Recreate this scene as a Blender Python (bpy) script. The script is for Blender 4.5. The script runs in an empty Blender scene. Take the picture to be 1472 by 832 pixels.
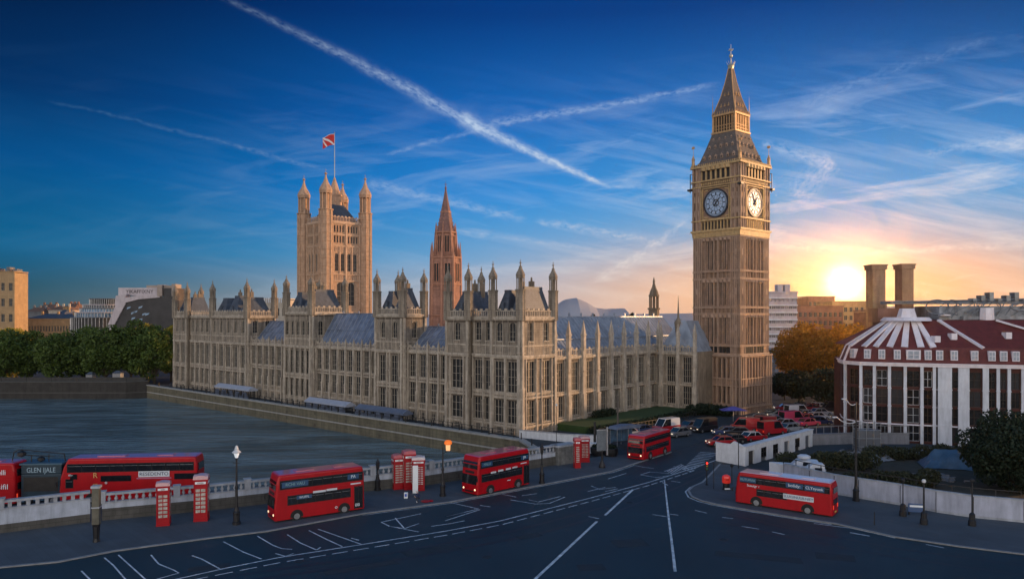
import bpy, bmesh, math, random
from mathutils import Matrix, Vector
sc = bpy.context.scene
COL = sc.collection
R = math.radians

# ---------------------------------------------------------------- camera
H = 20.0; F = 1078.0; HZ = 454.0
cam = bpy.data.objects.new('camera', bpy.data.cameras.new('camera'))
COL.objects.link(cam); sc.camera = cam
cam.location = (0, 0, H); cam.rotation_euler = (R(90), 0, 0)
cam.data.sensor_width = 36.0; cam.data.lens = 36.0 * F / 1472.0
cam.data.shift_y = (HZ - 416.0) / 1472.0
cam.data.clip_start = 0.5; cam.data.clip_end = 9000

# ---------------------------------------------------------------- world
SUN_AZ = R(72); SUN_EL = R(5.5)
world = bpy.data.worlds.new('World'); sc.world = world; world.use_nodes = True
NT = world.node_tree; NT.nodes.clear()

class E:
    """small expression helper over shader math nodes"""
    nt = None
    def __init__(s, v): s.v = v
    @staticmethod
    def op(name, *a, clamp=False):
        n = E.nt.nodes.new('ShaderNodeMath'); n.operation = name; n.use_clamp = clamp
        for i, x in enumerate(a):
            x = x.v if isinstance(x, E) else x
            if isinstance(x, (int, float)): n.inputs[i].default_value = x
            else: E.nt.links.new(x, n.inputs[i])
        return E(n.outputs[0])
    def __add__(s, o): return E.op('ADD', s, o)
    __radd__ = __add__
    def __sub__(s, o): return E.op('SUBTRACT', s, o)
    def __rsub__(s, o): return E.op('SUBTRACT', o, s)
    def __mul__(s, o): return E.op('MULTIPLY', s, o)
    __rmul__ = __mul__
    def __truediv__(s, o): return E.op('DIVIDE', s, o)
    def __neg__(s): return E.op('MULTIPLY', s, -1.0)
def exp_(x): return E.op('EXPONENT', x)
def sq(x): return x * x
def sstep(x, a, b):
    n = E.nt.nodes.new('ShaderNodeMapRange'); n.interpolation_type = 'SMOOTHSTEP'
    E.nt.links.new(x.v, n.inputs['Value'])
    n.inputs['From Min'].default_value = a; n.inputs['From Max'].default_value = b
    return E(n.outputs['Result'])
def lstep(x, a, b, c=0.0, d=1.0):
    n = E.nt.nodes.new('ShaderNodeMapRange')
    E.nt.links.new(x.v, n.inputs['Value'])
    for k, v in (('From Min', a), ('From Max', b), ('To Min', c), ('To Max', d)): n.inputs[k].default_value = v
    return E(n.outputs['Result'])
def vec(x, y, z):
    n = E.nt.nodes.new('ShaderNodeCombineXYZ')
    for i, q in enumerate((x, y, z)):
        if isinstance(q, E): E.nt.links.new(q.v, n.inputs[i])
        else: n.inputs[i].default_value = q
    return E(n.outputs[0])
def noise(v, scale, detail=4, rough=.55, dist=0.0):
    n = E.nt.nodes.new('ShaderNodeTexNoise')
    E.nt.links.new(v.v, n.inputs['Vector'])
    n.inputs['Scale'].default_value = scale; n.inputs['Detail'].default_value = detail
    n.inputs['Roughness'].default_value = rough; n.inputs['Distortion'].default_value = dist
    return E(n.outputs[0])
def mix(f, a, b, mode='MIX'):
    n = E.nt.nodes.new('ShaderNodeMix'); n.data_type = 'RGBA'; n.blend_type = mode; n.clamp_result = False
    for k, x in ((0, f), (6, a), (7, b)):
        if isinstance(x, E): E.nt.links.new(x.v, n.inputs[k])
        elif k == 0: n.inputs[k].default_value = x
        else: n.inputs[k].default_value = (*x, 1)
    return E(n.outputs[2])
def ramp(f, stops, interp='LINEAR'):
    n = E.nt.nodes.new('ShaderNodeValToRGB'); cr = n.color_ramp; cr.interpolation = interp
    E.nt.links.new(f.v, n.inputs[0])
    while len(cr.elements) < len(stops): cr.elements.new(.5)
    for e, (p, c) in zip(cr.elements, stops): e.position = p; e.color = (*c, 1)
    return E(n.outputs[0])

E.nt = NT
tc = NT.nodes.new('ShaderNodeTexCoord'); sp = NT.nodes.new('ShaderNodeSeparateXYZ')
NT.links.new(tc.outputs['Generated'], sp.inputs[0])
X, Y, Z = (E(sp.outputs[i]) for i in range(3))
rad = E.op('SQRT', sq(X) + sq(Y) + 1e-6)
az = E.op('ARCTAN2', X, Y); el = Z / rad
Yp = E.op('MAXIMUM', Y, 0.08)
a = X / Yp; b = Z / Yp                      # direction on the plane of the sky ahead
elc = E.op('MAXIMUM', el, 0.0)
# centre and left gradients by elevation
s_c = [(0, (.58, .46, .44)), (.03, (.32, .43, .54)), (.075, (.055, .33, .64)), (.16, (.0, .215, .64)),
       (.26, (.0, .118, .46)), (.40, (.0, .040, .215)), (.52, (.0, .032, .16)), (1, (.02, .15, .36))]
s_l = [(0, (.035, .078, .09)), (.035, (.008, .075, .12)), (.08, (.0, .110, .25)), (.18, (.0, .070, .23)),
       (.26, (.0, .027, .115)), (.40, (.0, .0065, .036)), (.52, (.0, .008, .045)), (1, (.02, .15, .36))]
base = mix(sstep(az, -.66, .06), ramp(elc, s_l), ramp(elc, s_c))
AZS, ELS = .4182, .040
da = az - AZS; de = el - ELS
d2 = sq(da) + sq(de)
# pale aura on the upper right, warm band, glow, disc bloom
aura = exp_(-(sq(da / .42) + sq(de / .19)))
base = mix(sstep(az, .30, .75) * sstep(el, .14, .42) * .55, base, (.0, .012, .06))
base = mix(aura * .75, base, (.13, .40, .64))
band = exp_(-(sq(da / .40) + sq((el - .02) / .065)))
base = mix(E.op('MINIMUM', band * .95, 1.0), base, (.90, .49, .27))
band2 = exp_(-(sq(da / .26) + sq((el - .03) / .055)))
base = mix(band2 * .6, base, (1.0, .50, .20))
# high thin cirrus and contrails
def streak(p0, p1, w0, w1, curve=0.0, amp=1.0, seed=0.0, edge=.35):
    ax, ay = (p0[0] - 736) / F, (454 - p0[1]) / F
    bx, by = (p1[0] - 736) / F, (454 - p1[1]) / F
    L = math.hypot(bx - ax, by - ay); dx, dy = (bx - ax) / L, (by - ay) / L
    u = ((a - ax) * dx + (b - ay) * dy) / L
    v = ((b - ay) * dx - (a - ax) * dy) - curve * (u * (1.0 - u))
    wob = (noise(vec(u * 9.0 + seed, v * 30.0, seed), 1.0, 3) - .5) * .008
    v = v + wob
    wd = lstep(u, 0, 1, w0, w1)
    core = exp_(-sq(v / wd))
    tex = lstep(noise(vec(u * (L * 90) + seed * 3, v * 190.0, seed), 1.0, 5, .65), edge, .68)
    return core * tex * sstep(u, -.02, .06) * sstep(u, 1.02, .9) * amp
front = sstep(Y, .15, .3)
st = streak((300, -12), (690, 185), .0034, .0078, .02, .80, 1, .30) * lstep(a, -.40, -.10, .22, .9) + streak((660, 168), (875, 268), .0085, .0022, -.008, 1.1, 2, .2)
st = st + streak((700, 178), (1035, 120), .006, .003, -.012, .50, 3) + streak((555, 222), (720, 178), .002, .004, 0, .3, 4)
st = st + streak((70, 145), (470, 246), .0018, .0035, .012, .22, 5) + streak((860, 268), (1000, 272), .0025, .0025, 0, .35, 6)
st = st + streak((1095, 205), (1200, 238), .004, .012, .0, .55, 7) + streak((1200, 232), (1140, 285), .013, .02, 0, .45, 8)
st = st + streak((1330, 222), (1480, 200), .005, .010, .01, .38, 9) + streak((1150, 150), (1440, 52), .012, .004, .01, .16, 10)
st = st + streak((1105, 352), (1480, 350), .005, .004, -.03, .55, 11) + streak((770, 318), (965, 352), .004, .006, .006, .55, 12)
st = st + streak((860, 400), (990, 312), .007, .0035, -.02, .5, 13) + streak((520, 262), (760, 318), .008, .005, .006, .35, 14)
st = st + streak((760, 470), (1000, 405), .01, .005, .01, .2, 15) + streak((640, 330), (860, 358), .004, .003, 0, .3, 16)
cir = noise(vec(a * 2.2 + b * 1.2, b * 15.0 - a * 2.0, 3.0), 1.6, 7, .62, .6)
cir = lstep(cir, .53, .78)
cir2 = lstep(noise(vec(a * 3.0 - b * 2.0, b * 34.0 + a * 7.0, 9.0), 1.5, 6, .6, .4), .45, .8)
cz = sstep(el, .36, .12) * lstep(az, -.5, .2, .16, 1.0) * sstep(el, .0, .03)
cloud = E.op('MINIMUM', (st + (cir * .85 + cir2 * .45) * cz * lstep(az, .0, .35, .8, 1.3)) * front, 1.0)
ccol = mix(exp_(-(sq(da / .5) + sq(el / .14))), (.50, .62, .78), (1.0, .80, .60))
ccol = mix(sstep(az, -.15, -.62), ccol, (.10, .27, .46))
base = mix(cloud * .88, base, ccol)
base = mix(1.0, base, mix(E.op('MINIMUM', exp_(-(d2 / (.020 * .020))) * 1.0, 1.0), (0, 0, 0), (2.6, 2.0, 1.2)), 'ADD')
glow = exp_(-(d2 / (.050 * .050))) * .55 + exp_(-(d2 / (.12 * .12))) * .08
base = mix(1.0, base, mix(E.op('MINIMUM', glow, 8.0), (0, 0, 0), (1.0, .46, .15)), 'ADD')
disc = sstep(E.op('SQRT', d2), .0125, .0085)
base = mix(1.0, base, mix(disc, (0, 0, 0), (2200.0, 760.0, 160.0)), 'ADD')
# unseen sky behind the viewer, brightened to light the stone
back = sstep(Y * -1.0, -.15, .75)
fill_sky = mix(exp_(-(elc / .42)), (.03, .20, .46), (2.85, 2.5, 2.12))
base = mix(back, base, fill_sky)
base = mix(sstep(el, -.002, -.03), base, (.03, .035, .04))
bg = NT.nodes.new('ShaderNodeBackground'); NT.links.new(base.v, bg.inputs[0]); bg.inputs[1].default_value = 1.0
sky = NT.nodes.new('ShaderNodeTexSky'); sky.sky_type = 'NISHITA'; sky.sun_disc = False
sky.sun_elevation = SUN_EL; sky.sun_rotation = SUN_AZ; sky.air_density = .6; sky.dust_density = .2; sky.ozone_density = 3
bg2 = NT.nodes.new('ShaderNodeBackground'); NT.links.new(sky.outputs[0], bg2.inputs[0]); bg2.inputs[1].default_value = .002
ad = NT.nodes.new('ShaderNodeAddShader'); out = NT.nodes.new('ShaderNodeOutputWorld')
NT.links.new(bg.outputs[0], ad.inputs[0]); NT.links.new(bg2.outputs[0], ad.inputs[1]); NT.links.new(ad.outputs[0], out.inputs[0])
world.cycles.sampling_method = 'MANUAL'; world.cycles.sample_map_resolution = 2048

# ---------------------------------------------------------------- sun lamp
sl = bpy.data.lights.new('sun', 'SUN'); sl.energy = 4.8; sl.angle = R(2.0); sl.color = (1.0, .58, .28)
so = bpy.data.objects.new('sun', sl); COL.objects.link(so)
sd = Vector((math.sin(SUN_AZ) * math.cos(SUN_EL), math.cos(SUN_AZ) * math.cos(SUN_EL), math.sin(SUN_EL)))
so.rotation_euler = sd.to_track_quat('Z', 'Y').to_euler()

vs = sc.view_settings
sc.display_settings.display_device = 'sRGB'
vs.view_transform = 'Standard'; vs.look = 'None'; vs.exposure = 0.08; vs.gamma = 1.0; vs.use_curve_mapping = False
sc.render.engine = 'CYCLES'
sc.cycles.use_denoising = True
sc.cycles.max_bounces = 5; sc.cycles.diffuse_bounces = 2; sc.cycles.glossy_bounces = 3
sc.cycles.transmission_bounces = 3; sc.cycles.transparent_max_bounces = 6; sc.cycles.volume_bounces = 0
sc.cycles.sample_clamp_indirect = 4.0
# ---------------------------------------------------------------- materials
MATS = {}
def mat(name, col, rough=.7, var=.15, scale=1.5, metal=0.0, col2=None, bump=0.0, bscale=8.0, streak=0.0,
        coat=0.0, emit=None, es=1.0, spec=.5, bricks=None, trans=0.0, island=0.0, ripple=None, coords='Object'):
    if name in MATS: return MATS[name]
    m = bpy.data.materials.new(name); m.use_nodes = True
    nt = m.node_tree; E.nt = nt
    bs = nt.nodes['Principled BSDF']
    tcn = nt.nodes.new('ShaderNodeTexCoord'); P = E(tcn.outputs[coords])
    c2 = col2 or tuple(x * (1 - var) for x in col)
    c1 = tuple(min(1, x * (1 + var * .6)) for x in col) if col2 is None else col
    f = lstep(noise(P, scale, 5, .6), .3, .7)
    c = mix(f, c2, c1)
    if streak:
        spn = nt.nodes.new('ShaderNodeSeparateXYZ'); nt.links.new(P.v, spn.inputs[0])
        x_, y_, z_ = (E(spn.outputs[i]) for i in range(3))
        sv = vec(x_ * 1.6, y_ * 1.6, z_ * .22)
        s = lstep(noise(sv, 1.0, 5, .65), .42, .72) * streak
        c = mix(s, c, tuple(x * .30 for x in col))
        s2 = lstep(noise(P, .35, 3, .6), .5, .75) * streak
        c = mix(s2 * .6, c, tuple(x * .5 for x in col))
    if bricks:
        bw, bh, mort = bricks
        spn = nt.nodes.new('ShaderNodeSeparateXYZ'); nt.links.new(P.v, spn.inputs[0])
        x_, y_, z_ = (E(spn.outputs[i]) for i in range(3))
        bt = nt.nodes.new('ShaderNodeTexBrick')
        nt.links.new(vec(x_ + y_, z_, 0.0).v, bt.inputs['Vector'])
        bt.inputs['Scale'].default_value = 1.0; bt.inputs['Brick Width'].default_value = bw
        bt.inputs['Row Height'].default_value = bh; bt.inputs['Mortar Size'].default_value = mort
        bt.inputs['Color1'].default_value = (1, 1, 1, 1); bt.inputs['Color2'].default_value = (.88, .88, .88, 1)
        bt.inputs['Mortar'].default_value = (.66, .66, .66, 1)
        c = mix(1.0, c, E(bt.outputs['Color']), 'MULTIPLY')
    if island:
        g = nt.nodes.new('ShaderNodeNewGeometry')
        c = mix(island, c, mix(E(g.outputs['Random Per Island']), tuple(x * .45 for x in col), tuple(x * 1.6 for x in col)))
    nt.links.new(c.v, bs.inputs['Base Color'])
    bs.inputs['Roughness'].default_value = rough; bs.inputs['Metallic'].default_value = metal
    bs.inputs['Specular IOR Level'].default_value = spec
    bs.inputs['Coat Weight'].default_value = coat; bs.inputs['Coat Roughness'].default_value = .08
    if bump:
        bn = nt.nodes.new('ShaderNodeBump'); bn.inputs['Strength'].default_value = bump; bn.inputs['Distance'].default_value = .05
        nt.links.new(noise(P, bscale, 5, .6).v, bn.inputs['Height']); nt.links.new(bn.outputs[0], bs.inputs['Normal'])
    if emit:
        bs.inputs['Emission Color'].default_value = (*emit, 1); bs.inputs['Emission Strength'].default_value = es
    if trans:
        o = nt.nodes['Material Output']; tr = nt.nodes.new('ShaderNodeBsdfTranslucent'); ms = nt.nodes.new('ShaderNodeMixShader')
        nt.links.new(c.v, tr.inputs[0]); ms.inputs[0].default_value = trans
        nt.links.new(bs.outputs[0], ms.inputs[1]); nt.links.new(tr.outputs[0], ms.inputs[2]); nt.links.new(ms.outputs[0], o.inputs[0])
    MATS[name] = m
    return m

def glass_mat(name, col, rough=.1, rnd=.6):
    if name in MATS: return MATS[name]
    m = bpy.data.materials.new(name); m.use_nodes = True
    nt = m.node_tree; E.nt = nt; bs = nt.nodes['Principled BSDF']
    oi = nt.nodes.new('ShaderNodeObjectInfo'); tcn = nt.nodes.new('ShaderNodeTexCoord')
    f = E.op('POWER', E(oi.outputs['Random']), 5.0) * (rnd * 4.0) + lstep(noise(E(tcn.outputs['Object']), 1.4, 2), .3, .7) * .4
    c = mix(f, tuple(x * .4 for x in col), tuple(x * 1.8 for x in col))
    nt.links.new(c.v, bs.inputs['Base Color']); bs.inputs['Roughness'].default_value = rough
    bn = nt.nodes.new('ShaderNodeBump'); bn.inputs['Strength'].default_value = .15; bn.inputs['Distance'].default_value = .03
    nt.links.new(noise(E(tcn.outputs['Object']), 2.2, 2).v, bn.inputs['Height']); nt.links.new(bn.outputs[0], bs.inputs['Normal'])
    MATS[name] = m
    return m

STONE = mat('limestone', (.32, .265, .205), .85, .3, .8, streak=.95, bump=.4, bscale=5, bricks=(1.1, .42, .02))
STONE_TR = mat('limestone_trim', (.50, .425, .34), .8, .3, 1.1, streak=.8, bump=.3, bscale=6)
STONE_DK = mat('weathered_stone', (.26, .20, .14), .9, .25, .9, streak=.7, bump=.4, bscale=5)
STONE_WARM = mat('warm_stone', (.56, .36, .235), .85, .2, .8, streak=.42, bump=.4, bscale=5, bricks=(1.2, .5, .02))
STONE_WTR = mat('warm_stone_trim', (.60, .41, .28), .8, .2, 1.0, streak=.4, bump=.3)
STONE_BEN = mat('clock_tower_stone', (.36, .235, .165), .85, .22, .6, streak=.7, bump=.4, bscale=4, bricks=(1.0, .45, .02))
STONE_BTR = mat('clock_tower_trim', (.44, .30, .215), .8, .2, .9, streak=.5, bump=.3)
STONE_RED = mat('rust_stone', (.42, .215, .15), .85, .25, .8, streak=.55, bump=.4, bricks=(.9, .4, .02))
GOLD = mat('gilded_stone', (.50, .31, .15), .5, .3, 2.0, metal=.35, bump=.3)
LEAD = mat('blue_lead', (.19, .24, .34), .42, .4, .5, metal=.2, streak=.5, bump=.2, bscale=3)
SLATE = mat('grey_slate', (.09, .11, .145), .55, .3, 1.2, streak=.5, bump=.4, bscale=6, bricks=(.5, .3, .03))
SLATE_BR = mat('bronze_slate', (.16, .12, .10), .5, .3, 1.5, streak=.4, bump=.4, bricks=(.6, .4, .03))
DARK = mat('hollow_dark', (.025, .022, .02), .8, .3, 2)  # near-black sheets painted for the dark inside of openings
GLASS = glass_mat('window_glass', (.008, .008, .010), .4)
MULL = mat('window_mullion', (.42, .37, .30), .75, .15, 3)
IRON = mat('black_iron', (.012, .012, .014), .45, .3, 4, bump=.2)
WHITE = mat('white_paint', (.70, .71, .74), .6, .12, 1.5, streak=.3)
REDP = mat('red_paint', (.36, .004, .010), .45, .12, 1.0, coat=.15, spec=.3)
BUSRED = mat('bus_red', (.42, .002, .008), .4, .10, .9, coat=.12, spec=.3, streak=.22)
BUSROOF = mat('bus_roof_sheen', (.52, .09, .17), .32, .1, .5, coat=1.0)  # pink of the reflected sky painted into the red roof
CARGL = mat('vehicle_glass', (.012, .014, .018), .06, .3, 2, coat=.5)
RUB = mat('rubber', (.012, .012, .012), .8, .2, 5)
CHROME = mat('grey_metal', (.35, .36, .38), .35, .2, 3, metal=.7)
LINE = mat('road_paint', (.80, .84, .88), .7, .3, 1.6, col2=(.26, .31, .36))
SIGNW = mat('sign_white', (.80, .82, .84), .6, .05)

# ---------------------------------------------------------------- mesh builder
class MB:
    def __init__(s, M=None): s.v = []; s.f = []; s.M = M or Matrix()
    def add(s, vs, fs):
        o = len(s.v); s.v += [tuple(s.M @ Vector(p)) for p in vs]; s.f += [[o + i for i in f] for f in fs]
    def box(s, x0, y0, z0, x1, y1, z1):
        s.add([(x0, y0, z0), (x1, y0, z0), (x1, y1, z0), (x0, y1, z0), (x0, y0, z1), (x1, y0, z1), (x1, y1, z1), (x0, y1, z1)],
              [(0, 3, 2, 1), (4, 5, 6, 7), (0, 1, 5, 4), (1, 2, 6, 5), (2, 3, 7, 6), (3, 0, 4, 7)])
    def frus(s, x, y, z0, z1, r0, r1, n=8, rot=None, caps=True):
        rot = math.pi / n if rot is None else rot
        A = [(x + r0 * math.cos(rot + 2 * math.pi * i / n), y + r0 * math.sin(rot + 2 * math.pi * i / n), z0) for i in range(n)]
        B = [(x + r1 * math.cos(rot + 2 * math.pi * i / n), y + r1 * math.sin(rot + 2 * math.pi * i / n), z1) for i in range(n)]
        fs = [(i, (i + 1) % n, n + (i + 1) % n, n + i) for i in range(n)]
        if caps: fs += [tuple(range(n))[::-1], tuple(range(n, 2 * n))]
        s.add(A + B, fs)
    def lathe(s, x, y, prof, n=12, rot=None):
        for (r0, z0), (r1, z1) in zip(prof, prof[1:]): s.frus(x, y, z0, z1, max(r0, .001), max(r1, .001), n, rot, True)
    def prism(s, pts, z0, z1):
        n = len(pts)
        s.add([(p[0], p[1], z0) for p in pts] + [(p[0], p[1], z1) for p in pts],
              [(i, (i + 1) % n, n + (i + 1) % n, n + i) for i in range(n)] + [tuple(range(n))[::-1], tuple(range(n, 2 * n))])
    def prism_y(s, pts, y0, y1):   # pts (x, z) extruded along y
        n = len(pts)
        s.add([(p[0], y0, p[1]) for p in pts] + [(p[0], y1, p[1]) for p in pts],
              [(i, (i + 1) % n, n + (i + 1) % n, n + i) for i in range(n)] + [tuple(range(n))[::-1], tuple(range(n, 2 * n))])
    def prism_x(s, pts, x0, x1):   # pts (y, z) extruded along x
        n = len(pts)
        s.add([(x0, p[0], p[1]) for p in pts] + [(x1, p[0], p[1]) for p in pts],
              [(i, (i + 1) % n, n + (i + 1) % n, n + i) for i in range(n)] + [tuple(range(n))[::-1], tuple(range(n, 2 * n))])
    def tube(s, p, q, r, n=6, r2=None):
        p = Vector(p); q = Vector(q); d = (q - p)
        if d.length < 1e-6: return
        d.normalize(); u = d.orthogonal().normalized(); w = d.cross(u); r2 = r if r2 is None else r2
        A = [tuple(p + r * (math.cos(2 * math.pi * i / n) * u + math.sin(2 * math.pi * i / n) * w)) for i in range(n)]
        B = [tuple(q + r2 * (math.cos(2 * math.pi * i / n) * u + math.sin(2 * math.pi * i / n) * w)) for i in range(n)]
        s.add(A + B, [(i, (i + 1) % n, n + (i + 1) % n, n + i) for i in range(n)] + [tuple(range(n))[::-1], tuple(range(n, 2 * n))])
    def path(s, pts, r, n=6):
        for p, q in zip(pts, pts[1:]): s.tube(p, q, r, n)
    def pyr(s, x0, y0, x1, y1, z0, z1, rx=0, ry=0):   # hipped roof; rx, ry half-size of the top
        cx, cy = (x0 + x1) / 2, (y0 + y1) / 2
        s.add([(x0, y0, z0), (x1, y0, z0), (x1, y1, z0), (x0, y1, z0), (cx - rx, cy - ry, z1), (cx + rx, cy - ry, z1), (cx + rx, cy + ry, z1), (cx - rx, cy + ry, z1)],
              [(0, 3, 2, 1), (4, 5, 6, 7), (0, 1, 5, 4), (1, 2, 6, 5), (2, 3, 7, 6), (3, 0, 4, 7)])
    def mesh(s, name, m):
        me = bpy.data.meshes.new(name); me.from_pydata(s.v, [], s.f); me.materials.append(m)
        bm = bmesh.new(); bm.from_mesh(me); bmesh.ops.recalc_face_normals(bm, faces=bm.faces); bm.to_mesh(me); bm.free()
        return me
    def build(s, name, m, parent=None, smooth=False):
        me = s.mesh(name, m)
        if smooth:
            for p in me.polygons: p.use_smooth = True
        return link(name, me, parent)
def link(name, me, parent=None, M=None):
    o = bpy.data.objects.new(name, me); COL.objects.link(o)
    if parent is not None: o.parent = parent
    if M is not None: o.matrix_local = M
    return o
def tag(o, label, cat, group=None):
    o['label'] = label; o['category'] = cat
    if group: o['group'] = group
    return o
def thing(name, label, cat, loc=(0, 0, 0), rz=0, group=None):
    o = bpy.data.objects.new(name, None); o.empty_display_size = .5; COL.objects.link(o)
    o.location = loc; o.rotation_euler = (0, 0, rz)
    return tag(o, label, cat, group)
def kind(o, k='structure'): o['kind'] = k; return o
def kids(o): return [c for c in o.children]
def dup(root, loc, rz, label, group=None, swap=None, scale=None):
    r = root.copy(); COL.objects.link(r); r.location = loc; r.rotation_euler = (0, 0, rz)
    r['label'] = label
    if group: r['group'] = group
    if scale: r.scale = scale
    def rec(src, dst):
        for ch in kids(src):
            c = ch.copy(); COL.objects.link(c); c.parent = dst
            if swap and ch.name.split('.')[0] in swap:
                c.material_slots[0].link = 'OBJECT'; c.material_slots[0].material = swap[ch.name.split('.')[0]]
            rec(ch, c)
    rec(root, r)
    return r
def G(px, py, z=0.0):
    y = F * (H - z) / (py - HZ); return ((px - 736) / F * y, y, z)
def bev(o, w, seg=2):
    m = o.modifiers.new('bevel', 'BEVEL'); m.width = w; m.segments = seg; m.limit_method = 'ANGLE'
    return o
def text(s, size, m, parent, M, name='lettering', ext=.008, sx=1.0):
    cu = bpy.data.curves.new('t', 'FONT'); cu.body = s; cu.size = size; cu.extrude = ext; cu.align_x = 'CENTER'; cu.align_y = 'CENTER'
    t = bpy.data.objects.new('t', cu); COL.objects.link(t)
    me = bpy.data.meshes.new_from_object(t.evaluated_get(bpy.context.evaluated_depsgraph_get()))
    bpy.data.objects.remove(t); me.name = name
    me.materials.clear(); me.materials.append(m)
    me.transform(Matrix.Diagonal((sx, 1, 1, 1)))
    return link(name, me, parent, M)
def face_mat(o, ax):
    """matrix whose local x runs along the wall, y into the wall, z up"""
    a_, d_ = Vector(ax[0]), Vector(ax[1])
    M = Matrix(((a_.x, d_.x, 0, o[0]), (a_.y, d_.y, 0, o[1]), (0, 0, 1, o[2]), (0, 0, 0, 1)))
    return M
def wall_text_mat(F_, x, z, d=-.02):
    # text lies in xy: map x->wall x, y->z, z->-depth
    T = Matrix(((1, 0, 0, x), (0, 0, -1, d), (0, 1, 0, z), (0, 0, 0, 1)))
    return F_ @ T

# ---------------------------------------------------------------- windows
WC = {}
def window(root, Fm, x, z, w, h, nm=2, nt=3, arch=False, d=.35, glass=None, frame=None, fw=.05, name='window'):
    """x centre, z bottom, glass d behind the wall face, frame bars in front of it"""
    glass = glass or GLASS; frame = frame or MULL
    k = (round(w, 2), round(h, 2), nm, nt, arch, glass.name, frame.name, fw)
    if k not in WC:
        g = MB(); g.box(-w / 2, 0, 0, w / 2, .06, h); gm = g.mesh('pane', glass)
        f = MB()
        hh = h - (w / 2 if arch else 0)
        for sx in (-1, 1):
            f.box(sx * w / 2 - (fw if sx > 0 else 0), -.14, 0, sx * w / 2 + (fw if sx < 0 else 0), -.003, h)
        for i in range(1, nm):
            xx = -w / 2 + w * i / nm; f.box(xx - fw / 2, -.14, 0, xx + fw / 2, -.003, h)
        for j in range(1, nt):
            zz = hh * j / nt; f.box(-w / 2 + fw, -.11, zz - fw / 2, w / 2 - fw, -.006, zz + fw / 2)
        f.box(-w / 2 + fw, -.12, 0, w / 2 - fw, -.005, fw * 1.2)
        f.box(-w / 2 + fw, -.12, h - fw * 1.2, w / 2 - fw, -.005, h)
        if arch:
            n = 8
            for i in range(n):
                t0, t1 = math.pi * i / n, math.pi * (i + 1) / n
                p0 = (w / 2 * math.cos(t0), hh + w / 2 * .98 * math.sin(t0)); p1 = (w / 2 * math.cos(t1), hh + w / 2 * .98 * math.sin(t1))
                f.prism_y([p0, p1, (p1[0], h), (p0[0], h)], -.2, -.002)
        fm = f.mesh('mullions', frame)
        WC[k] = (gm, fm)
    gm, fm = WC[k]
    o = link(name, gm, root, Fm @ Matrix.Translation((x, d, z)))
    link('mullions', fm, o)
    return o

# ---------------------------------------------------------------- foliage
def leaves(name, m, clumps, n, size, seed, parent=None, spread=1.0):
    """clumps: (x,y,z,rx,ry,rz); leaf quads through each clump's volume"""
    rnd = random.Random(seed); vs = []; fs = []
    tot = sum(c[3] * c[4] + c[5] * c[3] for c in clumps)
    for c in clumps:
        k = int(n * (c[3] * c[4] + c[5] * c[3]) / tot)
        for _ in range(k):
            while True:
                p = Vector((rnd.gauss(0, 1), rnd.gauss(0, 1), rnd.gauss(0, 1)))
                if p.length > .1: break
            p.normalize(); rr = rnd.uniform(.35, 1.06) ** .6 * spread
            q = Vector((c[0] + p.x * c[3] * rr, c[1] + p.y * c[4] * rr, c[2] + p.z * c[5] * rr))
            u = Vector((rnd.gauss(0, 1), rnd.gauss(0, 1), rnd.gauss(0, 1))).normalized()
            w = u.orthogonal().normalized(); t = rnd.uniform(0, 6.28); w = (Matrix.Rotation(t, 3, u) @ w); x = u.cross(w)
            s = size * rnd.uniform(.55, 1.35); i = len(vs)
            vs += [q + w * s, q + x * s * .6, q - w * s, q - x * s * .6]; fs.append((i, i + 1, i + 2, i + 3))
    me = bpy.data.meshes.new(name); me.from_pydata([tuple(v) for v in vs], [], fs); me.materials.append(m)
    return link(name, me, parent)
def tree(name, label, loc, h, r, leafm, barkm, seed, n=5000, leaf=.35, trunk=.28, group=None, cat='tree', low=.25, nc=26, sq=1.0):
    t = thing(name, label, cat, loc, group=group); rnd = random.Random(seed)
    mb = MB(); th = h * (low + .12); r0 = max(.12, h * .022)
    mb.tube((0, 0, 0), (0, 0, th), r0, 8, r0 * .7)
    clumps = []
    zc = h * (low + 1) / 2; rz = h * (1 - low) / 2
    for i in range(nc):
        ph = i * 2.39996 + rnd.uniform(-.3, .3); q = 1 - 2 * (i + .5) / nc
        k = rnd.uniform(.42, .80)
        x = math.cos(ph) * math.sqrt(1 - q * q) * r * k; y = math.sin(ph) * math.sqrt(1 - q * q) * r * k; z = zc + q * rz * k * sq
        cr = r * rnd.uniform(.24, .42)
        clumps.append((x, y, z, cr, cr, cr * .8))
        mb.tube((0, 0, th * rnd.uniform(.6, .98)), (x * .85, y * .85, z), r0 * .35, 5, r0 * .1)
    mb.build('trunk', barkm, t)
    leaves('crown', leafm, clumps, n, leaf, seed + 7, t)
    return t
LEAF = mat('plane_leaf', (.09, .14, .020), .7, .3, .22, col2=(.018, .04, .010), island=.45, trans=.3)
LEAF_Y = mat('sunlit_leaf', (.42, .32, .03), .7, .3, .35, col2=(.09, .11, .02), island=.45, trans=.35)  # yellow leaf colour stands in for sunlight on the tree tops
LEAF_D = mat('dark_leaf', (.014, .03, .012), .75, .3, .5, col2=(.006, .014, .007), island=.4, trans=.2)
LEAF_O = mat('glow_leaf', (.46, .22, .025), .7, .3, .22, col2=(.09, .09, .018), island=.4, trans=.6)  # orange leaf colour stands in for the glow around the sun
BARK = mat('bark', (.06, .045, .03), .9, .3, 4, bump=.5)
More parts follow.
